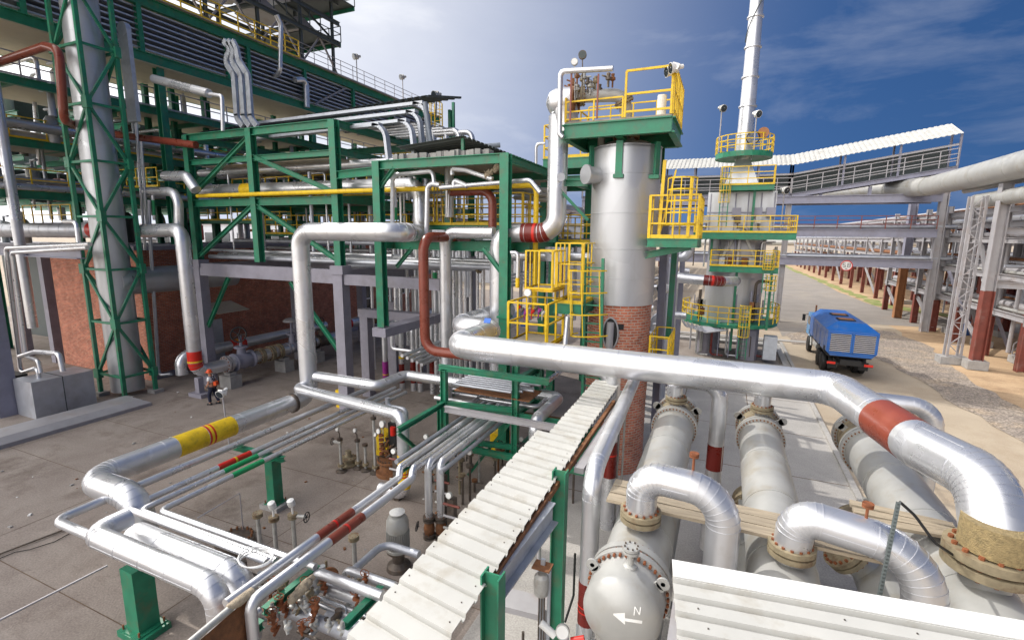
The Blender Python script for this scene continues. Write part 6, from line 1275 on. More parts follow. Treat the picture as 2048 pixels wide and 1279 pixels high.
# bracket beams left of the vessel
ab = W(1100, 366, Y=16.9); bb = W(1176, 366, Y=16.9); t = thing('bracket', 'green bracket holding the white pipe to the vessel', 'bracket', ab)
beam_part(t, 'beam', ab, bb, .2, .22, G); beam_part(t, 'brace', W(1112, 372, Y=16.7), W(1176, 440, Y=16.9), .1, .1, G)
pipe('capped_stub', 'round capped stub on the white pipe above the green bracket', [W(1122, 354, Y=16.3), W(1122, 354, Y=16.9)], r=.14, m='weathered cladding', seams=False)
# little platform behind left
a = W(1087, 325, Y=24); platform('small green platform with yellow railings behind the white pipe', [(a.x, 24), (a.x+3.5, 24), (a.x+3.5, 26.5), (a.x, 26.5)], W(1090, 318, Y=24).z, th=.5, h=1.6, sp=1.0, mids=(.33, .66))
pipe('slim_pipe', 'thin pale pipe hooping down beside the small yellow platform', [W(1090, 287, Y=23), W(1072, 287, Y=23), W(1072, 330, Y=23)], w=6)
# caged ladders and yellow platform at the vessel's left foot
la, lb = W(1188, 690, Y=15.9), W(1188, 516, Y=15.9)
t = thing('caged_ladder', 'green ladder with yellow safety hoops in front of the vessel skirt', 'ladder', V((la.x, 15.9, 2.2)))
lw = (W(1206, 600, Y=15.9)-W(1170, 600, Y=15.9)).length
ladder_mb(V((la.x, 15.9, 2.0)), V((lb.x, 15.9, lb.z)), lw, (1, 0, 0), r=.045).build('ladder', G, t, smooth=False)
hoops_mb(V((la.x-.05, 15.85, W(1188, 668, Y=15.9).z)), V((lb.x-.05, 15.85, W(1188, 540, Y=15.9).z)), lw*1.5, (1, 0, 0), (-.55, -.8, 0), R_=.42, n=4, bars=4).build('cage', YEL, t, smooth=False)
a = W(1122, 590, Y=16.4); platform('green landing with tall yellow gates left of the ladder', [(a.x, 15.7), (la.x-.4, 15.7), (la.x-.4, 17.2), (a.x, 17.2)], W(1120, 606, Y=15.7).z, th=.35, h=2.0, sp=.45, mids=(.33, .66))
a = W(1050, 590, Y=15.2); b_ = W(1105, 590, Y=15.2); platform('yellow hooped basket platform beside the green column', [(a.x, 15.2), (b_.x, 15.2), (b_.x, 16.5), (a.x, 16.5)], W(1080, 578, Y=15.2).z, h=1.25, sp=.45, mids=(), toe=.05, th=.08, fm=YEL)
a = W(1015, 650, Y=14.2); b_ = W(1125, 660, Y=14.2); platform('low yellow railed platform over the grey fat pipe', [(a.x, 14.2), (b_.x-.5, 14.2), (b_.x-.5, 15.9), (a.x, 15.9)], W(1080, 690, Y=14.2).z, h=1.3, sp=.7, mids=(.5,), toe=.05, th=.1, fm=YEL)
a = W(1300, 640, Y=17.5); platform('yellow railed steps right of the brick skirt', [(W(1298, 700, Y=17.5).x, 17.5), (W(1337, 700, Y=17.5).x, 17.5), (W(1337, 700, Y=17.5).x, 19.5), (W(1298, 700, Y=17.5).x, 19.5)], 3.8, h=1.35, sp=.6, mids=(.33, .66))
t = thing('gauge_rack', 'gauge and small red valves above the low yellow platform', 'gauges', W(1056, 640, Y=15)); gauge(W(1056, 585, Y=15), (0, -1, .1), .13, t, stem=W(1057, 640, Y=15)); 
for k in range(8): q = W(1035+k*7, 618+(k*5) % 12, Y=15.1); MB().cyl(q, q+V((.1, 0, .12)), .05, n=8).cyl(q-V((0, 0, .2)), q+V((0, 0, .2)), .02, n=6).build('valve', ['red paint', 'grimy steel', 'magenta paint', 'instrument grey'][k % 4], t)
tag(MB().box(W(1115, 508, Y=18.5), (.9, .35, .55)).build('control_box', 'weathered cladding', smooth=False), 'grey control box under the dark red banded pipe', 'box')
pipe('silver_pipe', 'silver pipe crossing behind the yellow basket', [W(1020, 512, Y=19), W(1200, 515, Y=19)], w=18, flanges=[(1062, 510)])
pipe('silver_pipe', 'hooked silver pipe rising behind the yellow gates', [W(1110, 600, Y=17.4), W(1110, 505, Y=17.4), W(1100, 500, Y=17.4)], w=12)
pipe('silver_pipe', 'slim pipe bending down with a yellow foot beside the green column', [W(1022, 505, Y=16.2), W(1036, 505, Y=16.2), W(1035, 575, Y=16.2)], w=8, bands=[((1035, 555), (1035, 574), YEL)])
pipe('silver_pipe', 'leaning silver pipe between the yellow posts and the ladder', [W(1135, 635, Y=15.5), W(1130, 690, Y=15.0)], w=11)
for k in range(4): pipe('silver_pipe', 'thin silver pipe slanting behind the yellow basket', [W(1020, 572-7*k, Y=22), W(1100, 552-7*k, Y=22+2)], w=5, group='thin slanting pipes behind the basket')
for k in range(9):
    x = 1025+k*18; pipe('slim_pipe', 'slim riser in the crowded pipework left of the vessel', [W(x, 470+(k*37) % 60, Y=24), W(x-2, 640, Y=24)], w=6+k % 3, group='slim risers left of the vessel', m=('aluminium cladding', 'weathered cladding', 'galvanised steel')[k % 3])
for k, (x0, x1, y) in enumerate(((1022, 1105, 375), (1022, 1105, 385), (1030, 1108, 395))): pipe('silver_pipe', 'silver pipe in the upper frame left of the white vertical pipe', [W(x0, y, Y=22), W(x1, y+6, Y=20)], w=9, group='pipes in the upper frame')
steel('steel_beam', 'green cross beam running to the white pipe', 'beam', V((fx1, 22, 11.1)), V((-4.6, 22, 11.1)), .22, .32, G)
steel('steel_column', 'green column behind the yellow turned down pipe', 'column', (W(1088, 400, Y=22).x, 22, 0), (W(1088, 400, Y=22).x, 22, 11), .28, .28, G, up=(0, 1, 0))
steel('green_brace', 'green diagonal brace left of the white vertical pipe', 'brace', W(1078, 425, Y=21.9), W(1110, 388, Y=21.9), .16, .16, G)

# ============================================================ round heater with its stack
hx, hy = .6, 39.6
t = HT = thing('heater', 'grey round fired heater on concrete feet with a tall chimney, right of the vessel', 'heater', (hx, hy, 0))
z_ = lambda y, Y=38.0: W(1480, y, Y=Y).z
for x, y in ((-.9, 38.6), (1.9, 38.2), (-.6, 41), (2.1, 41)): MB().lathe((x, y, 0), (0, 0, 1), [(.62, 0), (.62, 2.2), (.55, 2.3)], 8).build('foot', 'painted concrete', t, smooth=False)
zl = z_(650, 36.6)
MB().lathe((hx, hy, 0), (0, 0, 1), [(1.6, 2.3), (1.9, zl), (1.9, 5.6), (1.96, 5.6), (1.96, 5.75), (1.9, 5.75), (1.85, 8.9)], 40).build('radiant_drum', 'silver paint', t)
MB().box2((-1.5, 38, 9.0), (2.8, 41, 11.7)).build('convection_box', 'silver paint', t, smooth=False)
b = MB()
for k in range(6): x = -1.3+k*.8; b.bar((x, 37.96, 9.1), (x, 37.96, 11.6), .07, .08)
b.bar((-1.5, 37.95, 10.3), (2.8, 37.95, 10.3), .07, .08).build('stiffeners', 'lilac grey steel', t, smooth=False)
for x in (.3, 1.6, 2.4): MB().box((x+.1, 37.7, 10.3), (.55, .4, .6)).build('burner_box', 'lilac grey steel', t, smooth=False)
sx = W(1488, 300, Y=39.6).x
MB().lathe((sx, 39.6, 0), (0, 0, 1), [(1.5, 11.7), (1.5, 12.3), (.62, 14.0), (.55, 14.2)], 4).build('transition', 'silver paint', t, smooth=False)
prof = [(.56, 14.0)]
for z in (15.6, 17.5, 19.4, 21.3, 23.2, 25.1, 27): prof += [(.55-.012*(z-14), z), (.64-.012*(z-14), z+.01), (.64-.012*(z-14), z+.1), (.55-.012*(z-14), z+.11)]
st = MB().lathe((sx, 39.6, 0), (0, 0, 1), prof, 32).build('chimney', 'aluminium cladding', t)
MB().tube([V((sx+.5*math.cos(a), 39.6-.55*math.sin(a), 25.2-.5*a*2.2)) for a in [k*.15 for k in range(22)]], .035, 5).build('cable', 'dark shadow steel', t)
# duct collar, peeling rusty doors
MB().lathe((.75, 37.6, 7.6), (0, -1, 0), [(1.0, 0), (1.0, .1), (.7, .25), (0, .3)], 20).build('inspection_door', 'pale steel', t)
for s in (-1, 1): MB().bar((.75+s*1.0, 37.4, 7.3), (.75+s*.4, 37.3, 8.5), .1, .16).build('door_arm', 'instrument grey', t, smooth=False)
def roundplat(label, cx, cy, r, z, arc0=0, arc1=360, h=1.1, th=.35, ri=None):
    t = thing('platform', label, 'platform', (cx, cy, z)); n = 20; P_ = [V((cx+r*math.cos(rad(arc0+(arc1-arc0)*i/n)), cy+r*math.sin(rad(arc0+(arc1-arc0)*i/n)), z)) for i in range(n+1)]
    b = MB().lathe((cx, cy, z-th), (0, 0, 1), [(ri or r*.3, th*.5), (r*.7, th*.3), (r, 0), (r, th), (ri or r*.3, th)], 24); b.build('deck', G, t, smooth=False)
    rail_mb(P_, h, 1.0, .03, (.35, .68)).build('railing', YEL, t, smooth=False); return t
roundplat('round green platform with yellow railings around the chimney', sx, 39.6, 1.85, W(1488, 300, Y=37.8).z, ri=.5)
roundplat('wide round platform low on the heater, yellow railings', .45, 39.6, 3.3, zl, 150, 390, h=1.2, ri=1.6, th=.24)
platform('rectangular heater platform with yellow railings, middle level', [(-1.0, 36.9), (3.2, 36.9), (3.2, 42), (-1.0, 42)], W(1480, 533, Y=36.9).z, th=.4, skip=(2,), sp=1.2, mids=(.35, .68))
platform('long heater platform with yellow railings, upper level', [(-2.2, 36.6), (4.0, 36.6), (4.0, 42), (-2.2, 42)], W(1480, 465, Y=36.6).z, th=.45, skip=(2,), sp=1.5, mids=(.35, .68))
platform('small heater platform under the chimney cone', [(-.7, 36.9), (2.5, 36.9), (2.5, 38), (-.7, 38)], W(1480, 370, Y=36.9).z, th=.35, skip=(2,), sp=1.3, mids=(.35, .68), h=1.2)
for lab, px, y0, y1, yl in (('caged ladder hanging at the left of the upper heater platforms', 1448, 335, 405, 36.7), ('caged ladder low on the heater, yellow bars beside a green rail', 1486, 610, 672, 35.9), ('caged ladder at the right edge of the heater, middle', 1540, 550, 580, 37), ('caged ladder at the right of the middle heater platform', 1536, 505, 538, 36.8)):
    a, b_ = W(px, y0, Y=yl), W(px, y1, Y=yl); t = thing('caged_ladder', lab, 'ladder', b_); hoops_mb(b_, V((b_.x, b_.y, a.z)), .6, (1, 0, 0), (0, -1, 0), R_=.28, n=4, bars=6).build('cage', YEL, t, smooth=False); ladder_mb(b_-V((0, 0, 1.6)), V((b_.x, b_.y, a.z)), .5, (1, 0, 0), r=.03).build('ladder', G, t, smooth=False)
for x, y, y2 in ((1460, 700, 460), (1425, 470, 520), (1532, 660, 520), (1510, 380, 470)): a = W(x, y, Y=37.2); steel('green_post', 'slim green post of the heater platforms', 'post', a, along(a, 'z', x+5, y2), .16, .16, G, up=(1, 0, 0), group='slim posts of the heater platforms')
pipe('banded_pipe', 'silver pipe with a dark red band entering the heater from the left', [W(1318, 552, Y=33), W(1445, 563, Y=33), W(1472, 562, Y=36)], w=20, bands=[((1408, 561), (1444, 563), 'dark red paint', [(1425, 562, 'red paint', .05)])])
pipe('silver_pipe', 'fat silver pipe elbow between the vessel and the heater', [W(1345, 515, Y=33), W(1378, 515, Y=33), W(1382, 470, Y=33)], w=17, m='weathered cladding')
for k in range(5): pipe('silver_pipe', 'curled silver burner pipe under the round heater platform', [W(1365+k*9, 640+k*3, Y=36.2), W(1372+k*9, 652+k*3, Y=36.2), W(1430+k*6, 655+k, Y=36.6)], w=5, group='curled burner pipes under the heater')
for lab, px, py, py2, hd in (('floodlight on a thin pole left of the chimney platform', 1437, 305, 222, 1), ('small floodlight on a pole right of the chimney', 1508, 290, 233, 1), ('floodlight on the column at the right end of the upper heater platform', 1560, 470, 385, 1)):
    a = W(px, py, Y=37.6); floodlight(a, along(a, 'z', px+1, py2), (.6, -.8, -.3), lab, 1.35, m='white paint' if px > 1450 else 'instrument grey')
t = floodlight(W(1327, 622, Y=22), W(1330, 584, Y=22), (-.6, -.8, -.2), 'white floodlight low beside the lilac post', 1.5, m='white paint')
t = thing('cable_reel', 'orange cable reel on the chimney platform', 'reel', (sx+1.2, 38.4, 15)); q = W(1527, 265, Y=38.2); MB().cyl(q, q+V((0, .3, 0)), .35, n=20).build('reel', 'orange oxide steel', t); MB().ring(q-V((.6, 0, .3)), (0, 1, 0), .4, .04).build('cable', 'black rubber', t)
tag(MB().box((3.2, 37.2, 1.2), (.8, .8, 1.6)).build('cabinet', 'galvanised steel', smooth=False), 'small grey cabinet right of the heater feet', 'cabinet')
for k in range(5): q = W(1395+k*30, 655, Y=37+.3*k); pipe('riser_pipe', 'thin pipe under the heater platform', [q, V((q.x, q.y, .3)), V((q.x+.8, q.y, .3))], r=.07, m=('instrument grey', 'dark red paint', 'aluminium cladding')[k % 3], group='thin pipes under the heater', seams=False)
random.seed(55)
for k in range(30):
    a = random.uniform(math.pi*1.05, math.pi*1.95); rr = random.uniform(1.95, 2.9); x, y = hx+rr*math.cos(a), hy+rr*math.sin(a); z0 = random.choice((.3, zl+.1, 6.5)); pts = [V((x, y, z0)), V((x, y, z0+random.uniform(1.4, 3)))]
    if k % 2: pts.append(pts[-1]+V((random.uniform(-1.2, 1.2), 0, 0)))
    pipe('heater_pipe', 'small pipe hugging the round heater between its platforms', pts, r=random.choice((.04, .06, .1)), m=random.choice(('aluminium cladding', 'instrument grey', 'pale steel', 'grimy steel', 'lilac grey steel')), group='small pipes around the heater', seams=False)
for k in range(14):
    x = hx+random.uniform(-2.2, 2.2); z = random.choice((zl+.4, zl+1.0, 6.7, 9.5)); t = thing('heater_fitting', 'small box or valve fixed around the heater', 'fitting', (x, 37.2, z), 'fittings around the heater'); MB().box((x, 37.3, z+.3), (.35, .25, .5)).build('body', random.choice(('instrument grey', 'galvanised steel', 'grimy steel', 'rust')), t, smooth=False); MB().cyl((x, 37.3, z-.3), (x, 37.3, z+.1), .04, n=6).build('stem', 'grimy steel', t)
# between the vessel and the heater: pipework on low supports
for k in range(16):
    x, y = random.uniform(-5.5, -2.2), random.uniform(24, 36); pts = [V((x, y, .2)), V((x, y, random.uniform(2, 7.5)))]; pts.append(pts[-1]+V((random.uniform(-1, 2), 0, 0)))
    pipe('silver_pipe', 'silver pipe bending over between the vessel and the heater', pts, r=random.choice((.08, .14, .22)), m=random.choice(('aluminium cladding', 'weathered cladding')), group='pipes between vessel and heater', seams=False)
for y in (24, 29, 34):
    steel('steel_column', 'lilac grey post between the vessel and the heater', 'column', (-2.6, y, 0), (-2.6, y, 8.5), .3, .3, 'lilac grey steel', up=(1, 0, 0), group='lilac posts between vessel and heater'); steel('steel_beam', 'lilac grey beam between the vessel and the heater', 'beam', (-8, y, 8.3), (-2.4, y, 8.3), .25, .35, 'lilac grey steel', group='lilac beams between vessel and heater')

# ============================================================ conveyor-like gallery and pipe bridge (runs along X)
LG, PS, RO = 'lilac grey steel', 'pale steel', 'red oxide steel'
YG = 57.5
t = thing('gallery', 'roofed gallery with a white corrugated roof, level at left and climbing to the right', 'gallery', (6, YG, 12.4))
def gal(xa, za, xb2, zb2, n):
    d = V((xb2-xa, 0, zb2-za))
    ribbed('', V((xa, YG-.5, za)), V((0, 3.2, 1.4)), d, 0, ribh=.045, pitch=.42, flat=.45).build('roof_sheet', 'roof sheet', t, smooth=False)
    fl = -3.0
    beam_part(t, 'floor_beam', (xa, YG-.2, za+fl), (xb2, YG-.2, zb2+fl), .25, .4, LG); beam_part(t, 'floor_beam', (xa, YG+2, za+fl), (xb2, YG+2, zb2+fl), .25, .4, LG)
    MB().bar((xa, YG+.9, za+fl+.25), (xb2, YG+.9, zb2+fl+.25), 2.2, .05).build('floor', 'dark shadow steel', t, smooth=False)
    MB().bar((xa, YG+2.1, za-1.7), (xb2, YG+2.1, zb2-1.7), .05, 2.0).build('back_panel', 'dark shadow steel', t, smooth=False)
    beam_part(t, 'eaves_beam', (xa, YG-.2, za-.9), (xb2, YG-.2, zb2-.9), .1, .18, PS)
    rail_mb([(xa, YG-.25, za+fl+.25), (xb2, YG-.25, zb2+fl+.25)], 1.5, 1.25, .035, (.3, .45, .7)).build('railing', PS, t, smooth=False)
    for k in range(n+1):
        x = xa+(xb2-xa)*k/n; z = za+(zb2-za)*k/n; beam_part(t, 'post', (x, YG-.2, z+fl), (x, YG-.2, z-.05), .16, .16, LG, up=(1, 0, 0)); beam_part(t, 'post', (x, YG+2, z+fl), (x, YG+2, z+1.0), .16, .16, LG, up=(1, 0, 0))
gal(-16, 15.9, 5.4, 15.75, 7); gal(5.4, 15.75, 18.2, 17.85, 3)
for x, z in ((8, 13.1), (12, 13.6), (16.4, 14.3)): steel('gallery_post', 'short lilac post between the gallery floor and the pipe bridge', 'post', (x, YG, 12.55), (x, YG, z-.1), .25, .25, LG, up=(1, 0, 0), group='short posts under the gallery')
t = thing('pipe_bridge', 'lilac steel pipe bridge with three beam levels in front of the far racks', 'pipe bridge', (11, YG, 0))
cA, c2 = W(1553, 640, Z=0), W(1850, 665, Z=0)
beam_part(t, 'column', (5.35, YG, 0), (5.35, YG, 12.9), .5, .5, PS, up=(1, 0, 0)); beam_part(t, 'column', (17.7, YG, 0), (17.7, YG, 13.6), .62, .6, PS, up=(1, 0, 0)); beam_part(t, 'column', (-9, YG, 0), (-9, YG, 13), .5, .5, PS, up=(1, 0, 0))
for z, h in ((12.35, .75), (9.15, .75), (6.3, .75)):
    for y in (YG-.3, YG+2.4): beam_part(t, 'beam', (-16, y, z), (17.5, y, z), .3, h, LG)
    for k in range(12): x = -15+k*3; beam_part(t, 'cross_beam', (x, YG-.3, z), (x, YG+2.4, z), .2, .3, LG)
for z in (6.75, 9.65):
    for k in range(4): pipe('bridge_pipe', 'pipe lying on the lilac pipe bridge', [V((-16, YG+.1+k*.55, z+.12)), V((19, YG+.1+k*.55, z+.12))], r=.15+.05*(k % 2), m='weathered cladding', group='pipes on the pipe bridge', seams=False)
rail_mb([(-2, YG-.45, 9.55), (17.4, YG-.45, 9.55)], 1.2, 1.9, .035, (.35, .68)).build('railing', RO, t, smooth=False)
steel('steel_column', 'brown orange column standing on the gravel in front of the far rack', 'column', (17.9, 66.5, 0), (17.9, 66.5, 6.2), .8, .7, 'orange oxide steel', up=(1, 0, 0)); steel('steel_column', 'tall grey column behind the pipe bridge, above the brown one', 'column', (18.0, 66.6, 6.2), (18.0, 66.6, 12.5), .8, .7, 'lilac grey steel', up=(1, 0, 0))
# low clearance sign
q = W(1693, 531, Y=YG-.7); t = thing('clearance_sign', 'round white clearance sign with a red rim and black figures on the bridge', 'sign', q-V((0, 0, .5)))
MB().cyl(q, q+V((0, .05, 0)), .52, n=32).build('plate', 'white paint', t); MB().ring(q-V((0, .01, 0)), (0, 1, 0), .47, .045, 32).build('rim', 'red paint', t)
def seg7(ch, o, s, mb):    # strokes of a figure
    S = {'5': [((1, 2), (0, 2)), ((0, 2), (0, 1)), ((0, 1), (1, 1)), ((1, 1), (1, 0)), ((1, 0), (0, 0))], '8': [((0, 0), (1, 0)), ((1, 0), (1, 2)), ((1, 2), (0, 2)), ((0, 2), (0, 0)), ((0, 1), (1, 1))], ',': [((0, 0), (-.1, -.35))]}[ch]
    for a, b_ in S: mb.bar(V((o[0]+a[0]*s, o[1], o[2]+a[1]*s*.9)), V((o[0]+b_[0]*s, o[1], o[2]+b_[1]*s*.9)), .04, .02, up=(0, 1, 0))
mb = MB(); seg7('5', (q.x-.3, q.y-.012, q.z-.14), .2, mb); seg7(',', (q.x-.01, q.y-.012, q.z-.14), .2, mb); seg7('8', (q.x+.1, q.y-.012, q.z-.14), .2, mb); mb.bar(V((q.x-.1, q.y-.012, q.z-.33)), V((q.x+.1, q.y-.012, q.z-.33)), .05, .02, up=(0, 1, 0))
mb.build('figures', 'black rubber', t, smooth=False)

# ============================================================ far racks on the right
def farrack(label, X0, X1, Y0, Y1, st, levels, top, red=4.4, sw=.45, pipes=5, seed=0, brace=3):
    t = thing('pipe_rack', label, 'pipe rack', ((X0+X1)/2, (Y0+Y1)/2, 0)); random.seed(seed)
    n = int((Y1-Y0)/st)
    for k in range(n+1):
        y = Y0+k*st
        for x in (X0, X1): beam_part(t, 'post', (x, y, 0), (x, y, red), sw, sw, RO, up=(1, 0, 0)); beam_part(t, 'post', (x, y, red), (x, y, top), sw*.8, sw*.8, PS, up=(1, 0, 0))
        for z in levels: beam_part(t, 'cross_beam', (X0, y, z), (X1, y, z), .25, .35, PS)
        if k % brace == 1: beam_part(t, 'brace', (X0, y, .3), (X0, y+st, red-.2), .22, .22, PS); beam_part(t, 'brace', (X0, y, red+.2), (X0, y+st, top-.3), .22, .22, PS)
    for z in levels:
        for x in (X0, X1): beam_part(t, 'girder', (x, Y0-1, z), (x, Y1+1, z), .25, .4, PS)
    for z in levels:
        for k in range(pipes):
            x = X0+.4+(X1-X0-.8)*k/(pipes-1); r = random.uniform(.1, .28); m_ = random.choice(('aluminium cladding', 'weathered cladding', 'pale steel', 'rust', 'cream grey paint'))
            pipe('rack_pipe', 'long pipe running through the far racks', [V((x, Y0-3, z+.2+r)), V((x, Y1+2, z+.2+r))], r=r, m=m_, group='long pipes in the far racks', seams=False)
    return t
farrack('long receding pipe rack on red posts along the road', 20.6, 25, 79, 188, 8.2, (4.6, 6.4, 8.4), 8.6, seed=1)
farrack('taller rack behind the receding one, far right', 28, 34, 72, 180, 12, (6.5, 9.5, 12), 12.4, sw=.5, seed=2)
farrack('second tall rack in the far background at right', 38, 46, 60, 170, 14, (5, 8, 11.5), 12, sw=.55, seed=3, pipes=6)
t = farrack('rack on red columns with concrete footings at the right edge', 19.8, 23.5, 45.5, 64, 6.1, (6.6, 9.8), 11.2, red=6.3, sw=.55, seed=4, pipes=4, brace=2)
for x in (19.8, 23.5):
    for y in (45.5, 51.6, 57.7): MB().box((x, y, .25), (1.1, 1.1, .5)).build('footing', 'concrete block', t, smooth=False)
farrack('grey steel trestle at the right edge behind the red column', 18.5, 26.0, 42.5, 74, 5.2, (3.4, 6.0, 8.6, 10.8), 11.6, red=3.0, sw=.5, seed=14, pipes=9, brace=2)
farrack('rusty trestle at the far right, closest to the camera', 24.0, 30.0, 36.0, 46, 5.0, (5.7, 9.2, 11.0), 12.0, red=5.2, sw=.5, seed=15, pipes=5, brace=2)
# foremost column and truss mast
q = V((16.05, 42.2, 0)); t = thing('steel_column', 'big red oxide column on a concrete block near the right edge', 'column', q); MB().box(q+V((0, 0, .3)), (1.1, 1.0, .6)).build('footing', 'concrete block', t, smooth=False); beam_part(t, 'column', q+V((0, 0, .6)), q+V((0, 0, 5.3)), .6, .6, RO, up=(1, 0, 0)); beam_part(t, 'column', q+V((0, 0, 5.3)), q+V((0, 0, 12.2)), .58, .58, PS, up=(1, 0, 0))
t = thing('truss_mast', 'slender pale lattice mast standing on a concrete block at right', 'mast', (15.2, 43.4, 0)); MB().box((15.2, 43.4, .25), (1.6, 1.1, .5)).build('footing', 'concrete block', t, smooth=False)
for x in (14.8, 15.55):
    for y in (43.1, 43.7): beam_part(t, 'chord', (x, y, .5), (x, y, 11.5), .13, .13, PS, I=False)
for k in range(14):
    z = .6+k*.78; MB().bar((14.8, 43.1, z), (15.55, 43.1, z), .05, .05).bar((14.8, 43.1, z) if k % 2 else (15.55, 43.1, z), (15.55, 43.1, z+.78) if k % 2 else (14.8, 43.1, z+.78), .06, .06).build('lacing', PS, t, smooth=False)
# big pipes overhead at right
P_ = [W(2150, 300, X=15.6), W(1990, 340, X=15.6), W(1868, 368, X=15.6)]
z9 = W(2040, 333, X=15.8)
pipe('overhead_pipe', 'enormous dull white pipe overhead at the right edge, bending away left', [V((15.8, 12, z9.z)), V((15.8, 46, z9.z+.1)), V((15.8, 55, z9.z+.2)), V((14.2, 60, z9.z+.4)), V((8, 72, z9.z+1))], w=52, wi=0, r=.82, m='cream grey paint', bend=1.2, seg_len=5)
z8 = W(2040, 390, X=16.2)
pipe('overhead_pipe', 'smaller dull white capped pipe under the enormous one', [V((16.2, 12, z8.z)), V((16.2, W(1955, 397, X=16.2).y, z8.z))], r=.5, m='cream grey paint')
pipe('overhead_pipe', 'thin pale pipe between the two big overhead pipes', [V((16.6, 20, z8.z+1.0)), V((16.6, 50, z8.z+1.0))], r=.2, m='cream grey paint')
steel('steel_beam', 'pale beam crossing to the right edge at mid height of the red column', 'beam', (16, 42.5, 5.7), (30, 39.5, 5.7), .35, .4, PS)
steel('steel_beam', 'upper pale beam crossing to the right edge', 'beam', (16, 42.5, 9.2), (30, 42.5, 9.2), .35, .4, PS)
random.seed(31)
for k in range(70):
    x, y = random.uniform(18, 34), random.uniform(44, 72); z0, z1 = random.uniform(0, 4), random.uniform(5, 11); pts = [V((x, y, z0)), V((x, y, z1))]
    if k % 2: pts.append(V((x+random.uniform(-3, 3), y, z1)))
    pipe('rack_riser', 'riser among the racks at the right edge', pts, r=random.choice((.08, .12, .2)), m=random.choice(('pale steel', 'rust', 'cream grey paint', 'weathered cladding', 'red oxide steel')), group='risers among the right racks', seams=False, bend=1.2)
t = thing('stair', 'steel stair with handrails going up inside the right hand racks', 'stair', (23, 46, 0))
for y in (45, 46.2): MB().bar((19.5, y, .2), (24.5, y, 5.5), .1, .25).build('stringer', PS, t, smooth=False); rail_mb([(19.5, y, .2), (24.5, y, 5.5)], 1.0, 1.0, .03, (.5,)).build('railing', PS, t, smooth=False)
b = MB()
for k in range(18): b.box((19.6+k*.28, 45.6, .35+k*.3), (.3, 1.1, .04))
b.build('treads', 'galvanised steel', t, smooth=False)
for k, (x, y) in enumerate(((20.8, 49.5), (22.5, 47.2), (19.6, 52))): steel('steel_brace', 'diagonal grey brace under the right hand rack', 'brace', (x, y, 0), (x-2.2, y+1, 6), .22, .22, LG, group='diagonal braces at right')
tag(MB().lathe((20.6, 57.5, 0), (0, 0, 1), [(.5, 0), (.55, .3), (.55, 1.0), (.48, 1.2), (0, 1.25)], 16).build('barrel', 'blue paint'), 'blue barrel on the sand behind the lattice mast', 'barrel')
for lab, px, py in (('long pale concrete kerb block beside the grass, left', 1800, 607),): q = W(px, py, Z=0); tag(MB().box(q+V((0, 0, .25)), (2.4, .8, .5)).build('concrete_block', 'pale concrete', smooth=False), 'pale concrete block lying in the grass by the rack posts', 'block')
# far storage roofs / haze backdrop: long white pipe shed
tag(MB().cyl((-60, 230, 6), (60, 210, 7.5), 1.3, n=12).build('far_pipe', 'cream grey paint'), 'very distant pale pipe seen under the gallery', 'pipe')
farrack('distant rack closing the view behind the heater', -30, -24, 75, 150, 12, (5, 9, 13), 14, seed=6, pipes=6)
farrack('distant rack behind the gallery, centre', -18, -12, 66, 150, 12, (4.5, 7.5, 10.5), 11, seed=7, pipes=6)
farrack('distant rack behind the left steelwork', -60, -52, 50, 110, 12, (4.5, 8.5, 11.5), 12, seed=8, pipes=5)

# ============================================================ the truck
X0, X1, YR = 6.15, 8.8, 35.2
T = thing('service_truck', 'blue boxed service truck with a louvred rear seen from behind, parked on the dirt', 'truck', ((X0+X1)/2, 39.5, 0))
zb0, zs, zt0 = 1.45, 3.0, 3.45
YF = 42.2
ch = .55
vs = []; 
P1 = [(X0+.25, zb0), (X1-.25, zb0), (X1, zb0+.25), (X1, zs), (X1-ch, zt0), (X0+ch, zt0), (X0, zs), (X0, zb0+.25)]
b = MB(); n = 8
vs = [V((x, YR, z if z <= zs else zs+.02)) for x, z in P1]+[V((x, YR+.9, z)) for x, z in P1]+[V((x, YF, z)) for x, z in P1]
b.add(vs, [(i, (i+1) % n, (i+1) % n+n, i+n) for i in range(n)]+[(i+n, (i+1) % n+n, (i+1) % n+2*n, i+2*n) for i in range(n)]+[tuple(range(n)), tuple(range(2*n, 3*n))[::-1]])
b.build('body', 'blue paint', T, smooth=False)
xm = (X0+X1)/2
for k, (a, c) in enumerate(((X0+.12, xm-.05), (xm+.05, X1-.12))):
    g = MB().bar((a, YR-.03, zb0+.22), (c, YR-.03, zb0+.22), .06, .08).bar((a, YR-.03, zs-.12), (c, YR-.03, zs-.12), .06, .08).bar((a, YR-.03, zb0+.2), (a, YR-.03, zs-.1), .08, .06).bar((c, YR-.03, zb0+.2), (c, YR-.03, zs-.1), .08, .06).build('grille_frame', 'blue paint', T, smooth=False)
    MB().box(((a+c)/2, YR-.005, (zb0+zs)/2+.05), (c-a-.05, .008, zs-zb0-.4)).build('grille_recess', 'black rubber', g, smooth=False)
    s = MB(); m_ = 10
    for i in range(m_): z = zb0+.32+(zs-zb0-.5)*i/(m_-1); s.bar((a+.04, YR-.03, z), (c-.04, YR-.03, z), .03, .055, up=(0, .6, 1))
    s.build('louvres', 'pale steel', g, smooth=False)
for k in range(4):
    y = YR+1.0+k*1.5; MB().box((X0-.005, y+.5, 2.2), (.02, 1.15, 1.15)).build('side_door', 'blue paint', T, smooth=False)
for y in (YR+2.0, YR+4.2): h_ = MB().box((xm-.1, y, zt0+.03), (.95, .95, .06)).build('roof_vent', 'black rubber', T, smooth=False); MB().box((xm-.1, y, zt0+.065), (.78, .7, .02)).build('vent_mesh', 'orange oxide steel', h_, smooth=False)
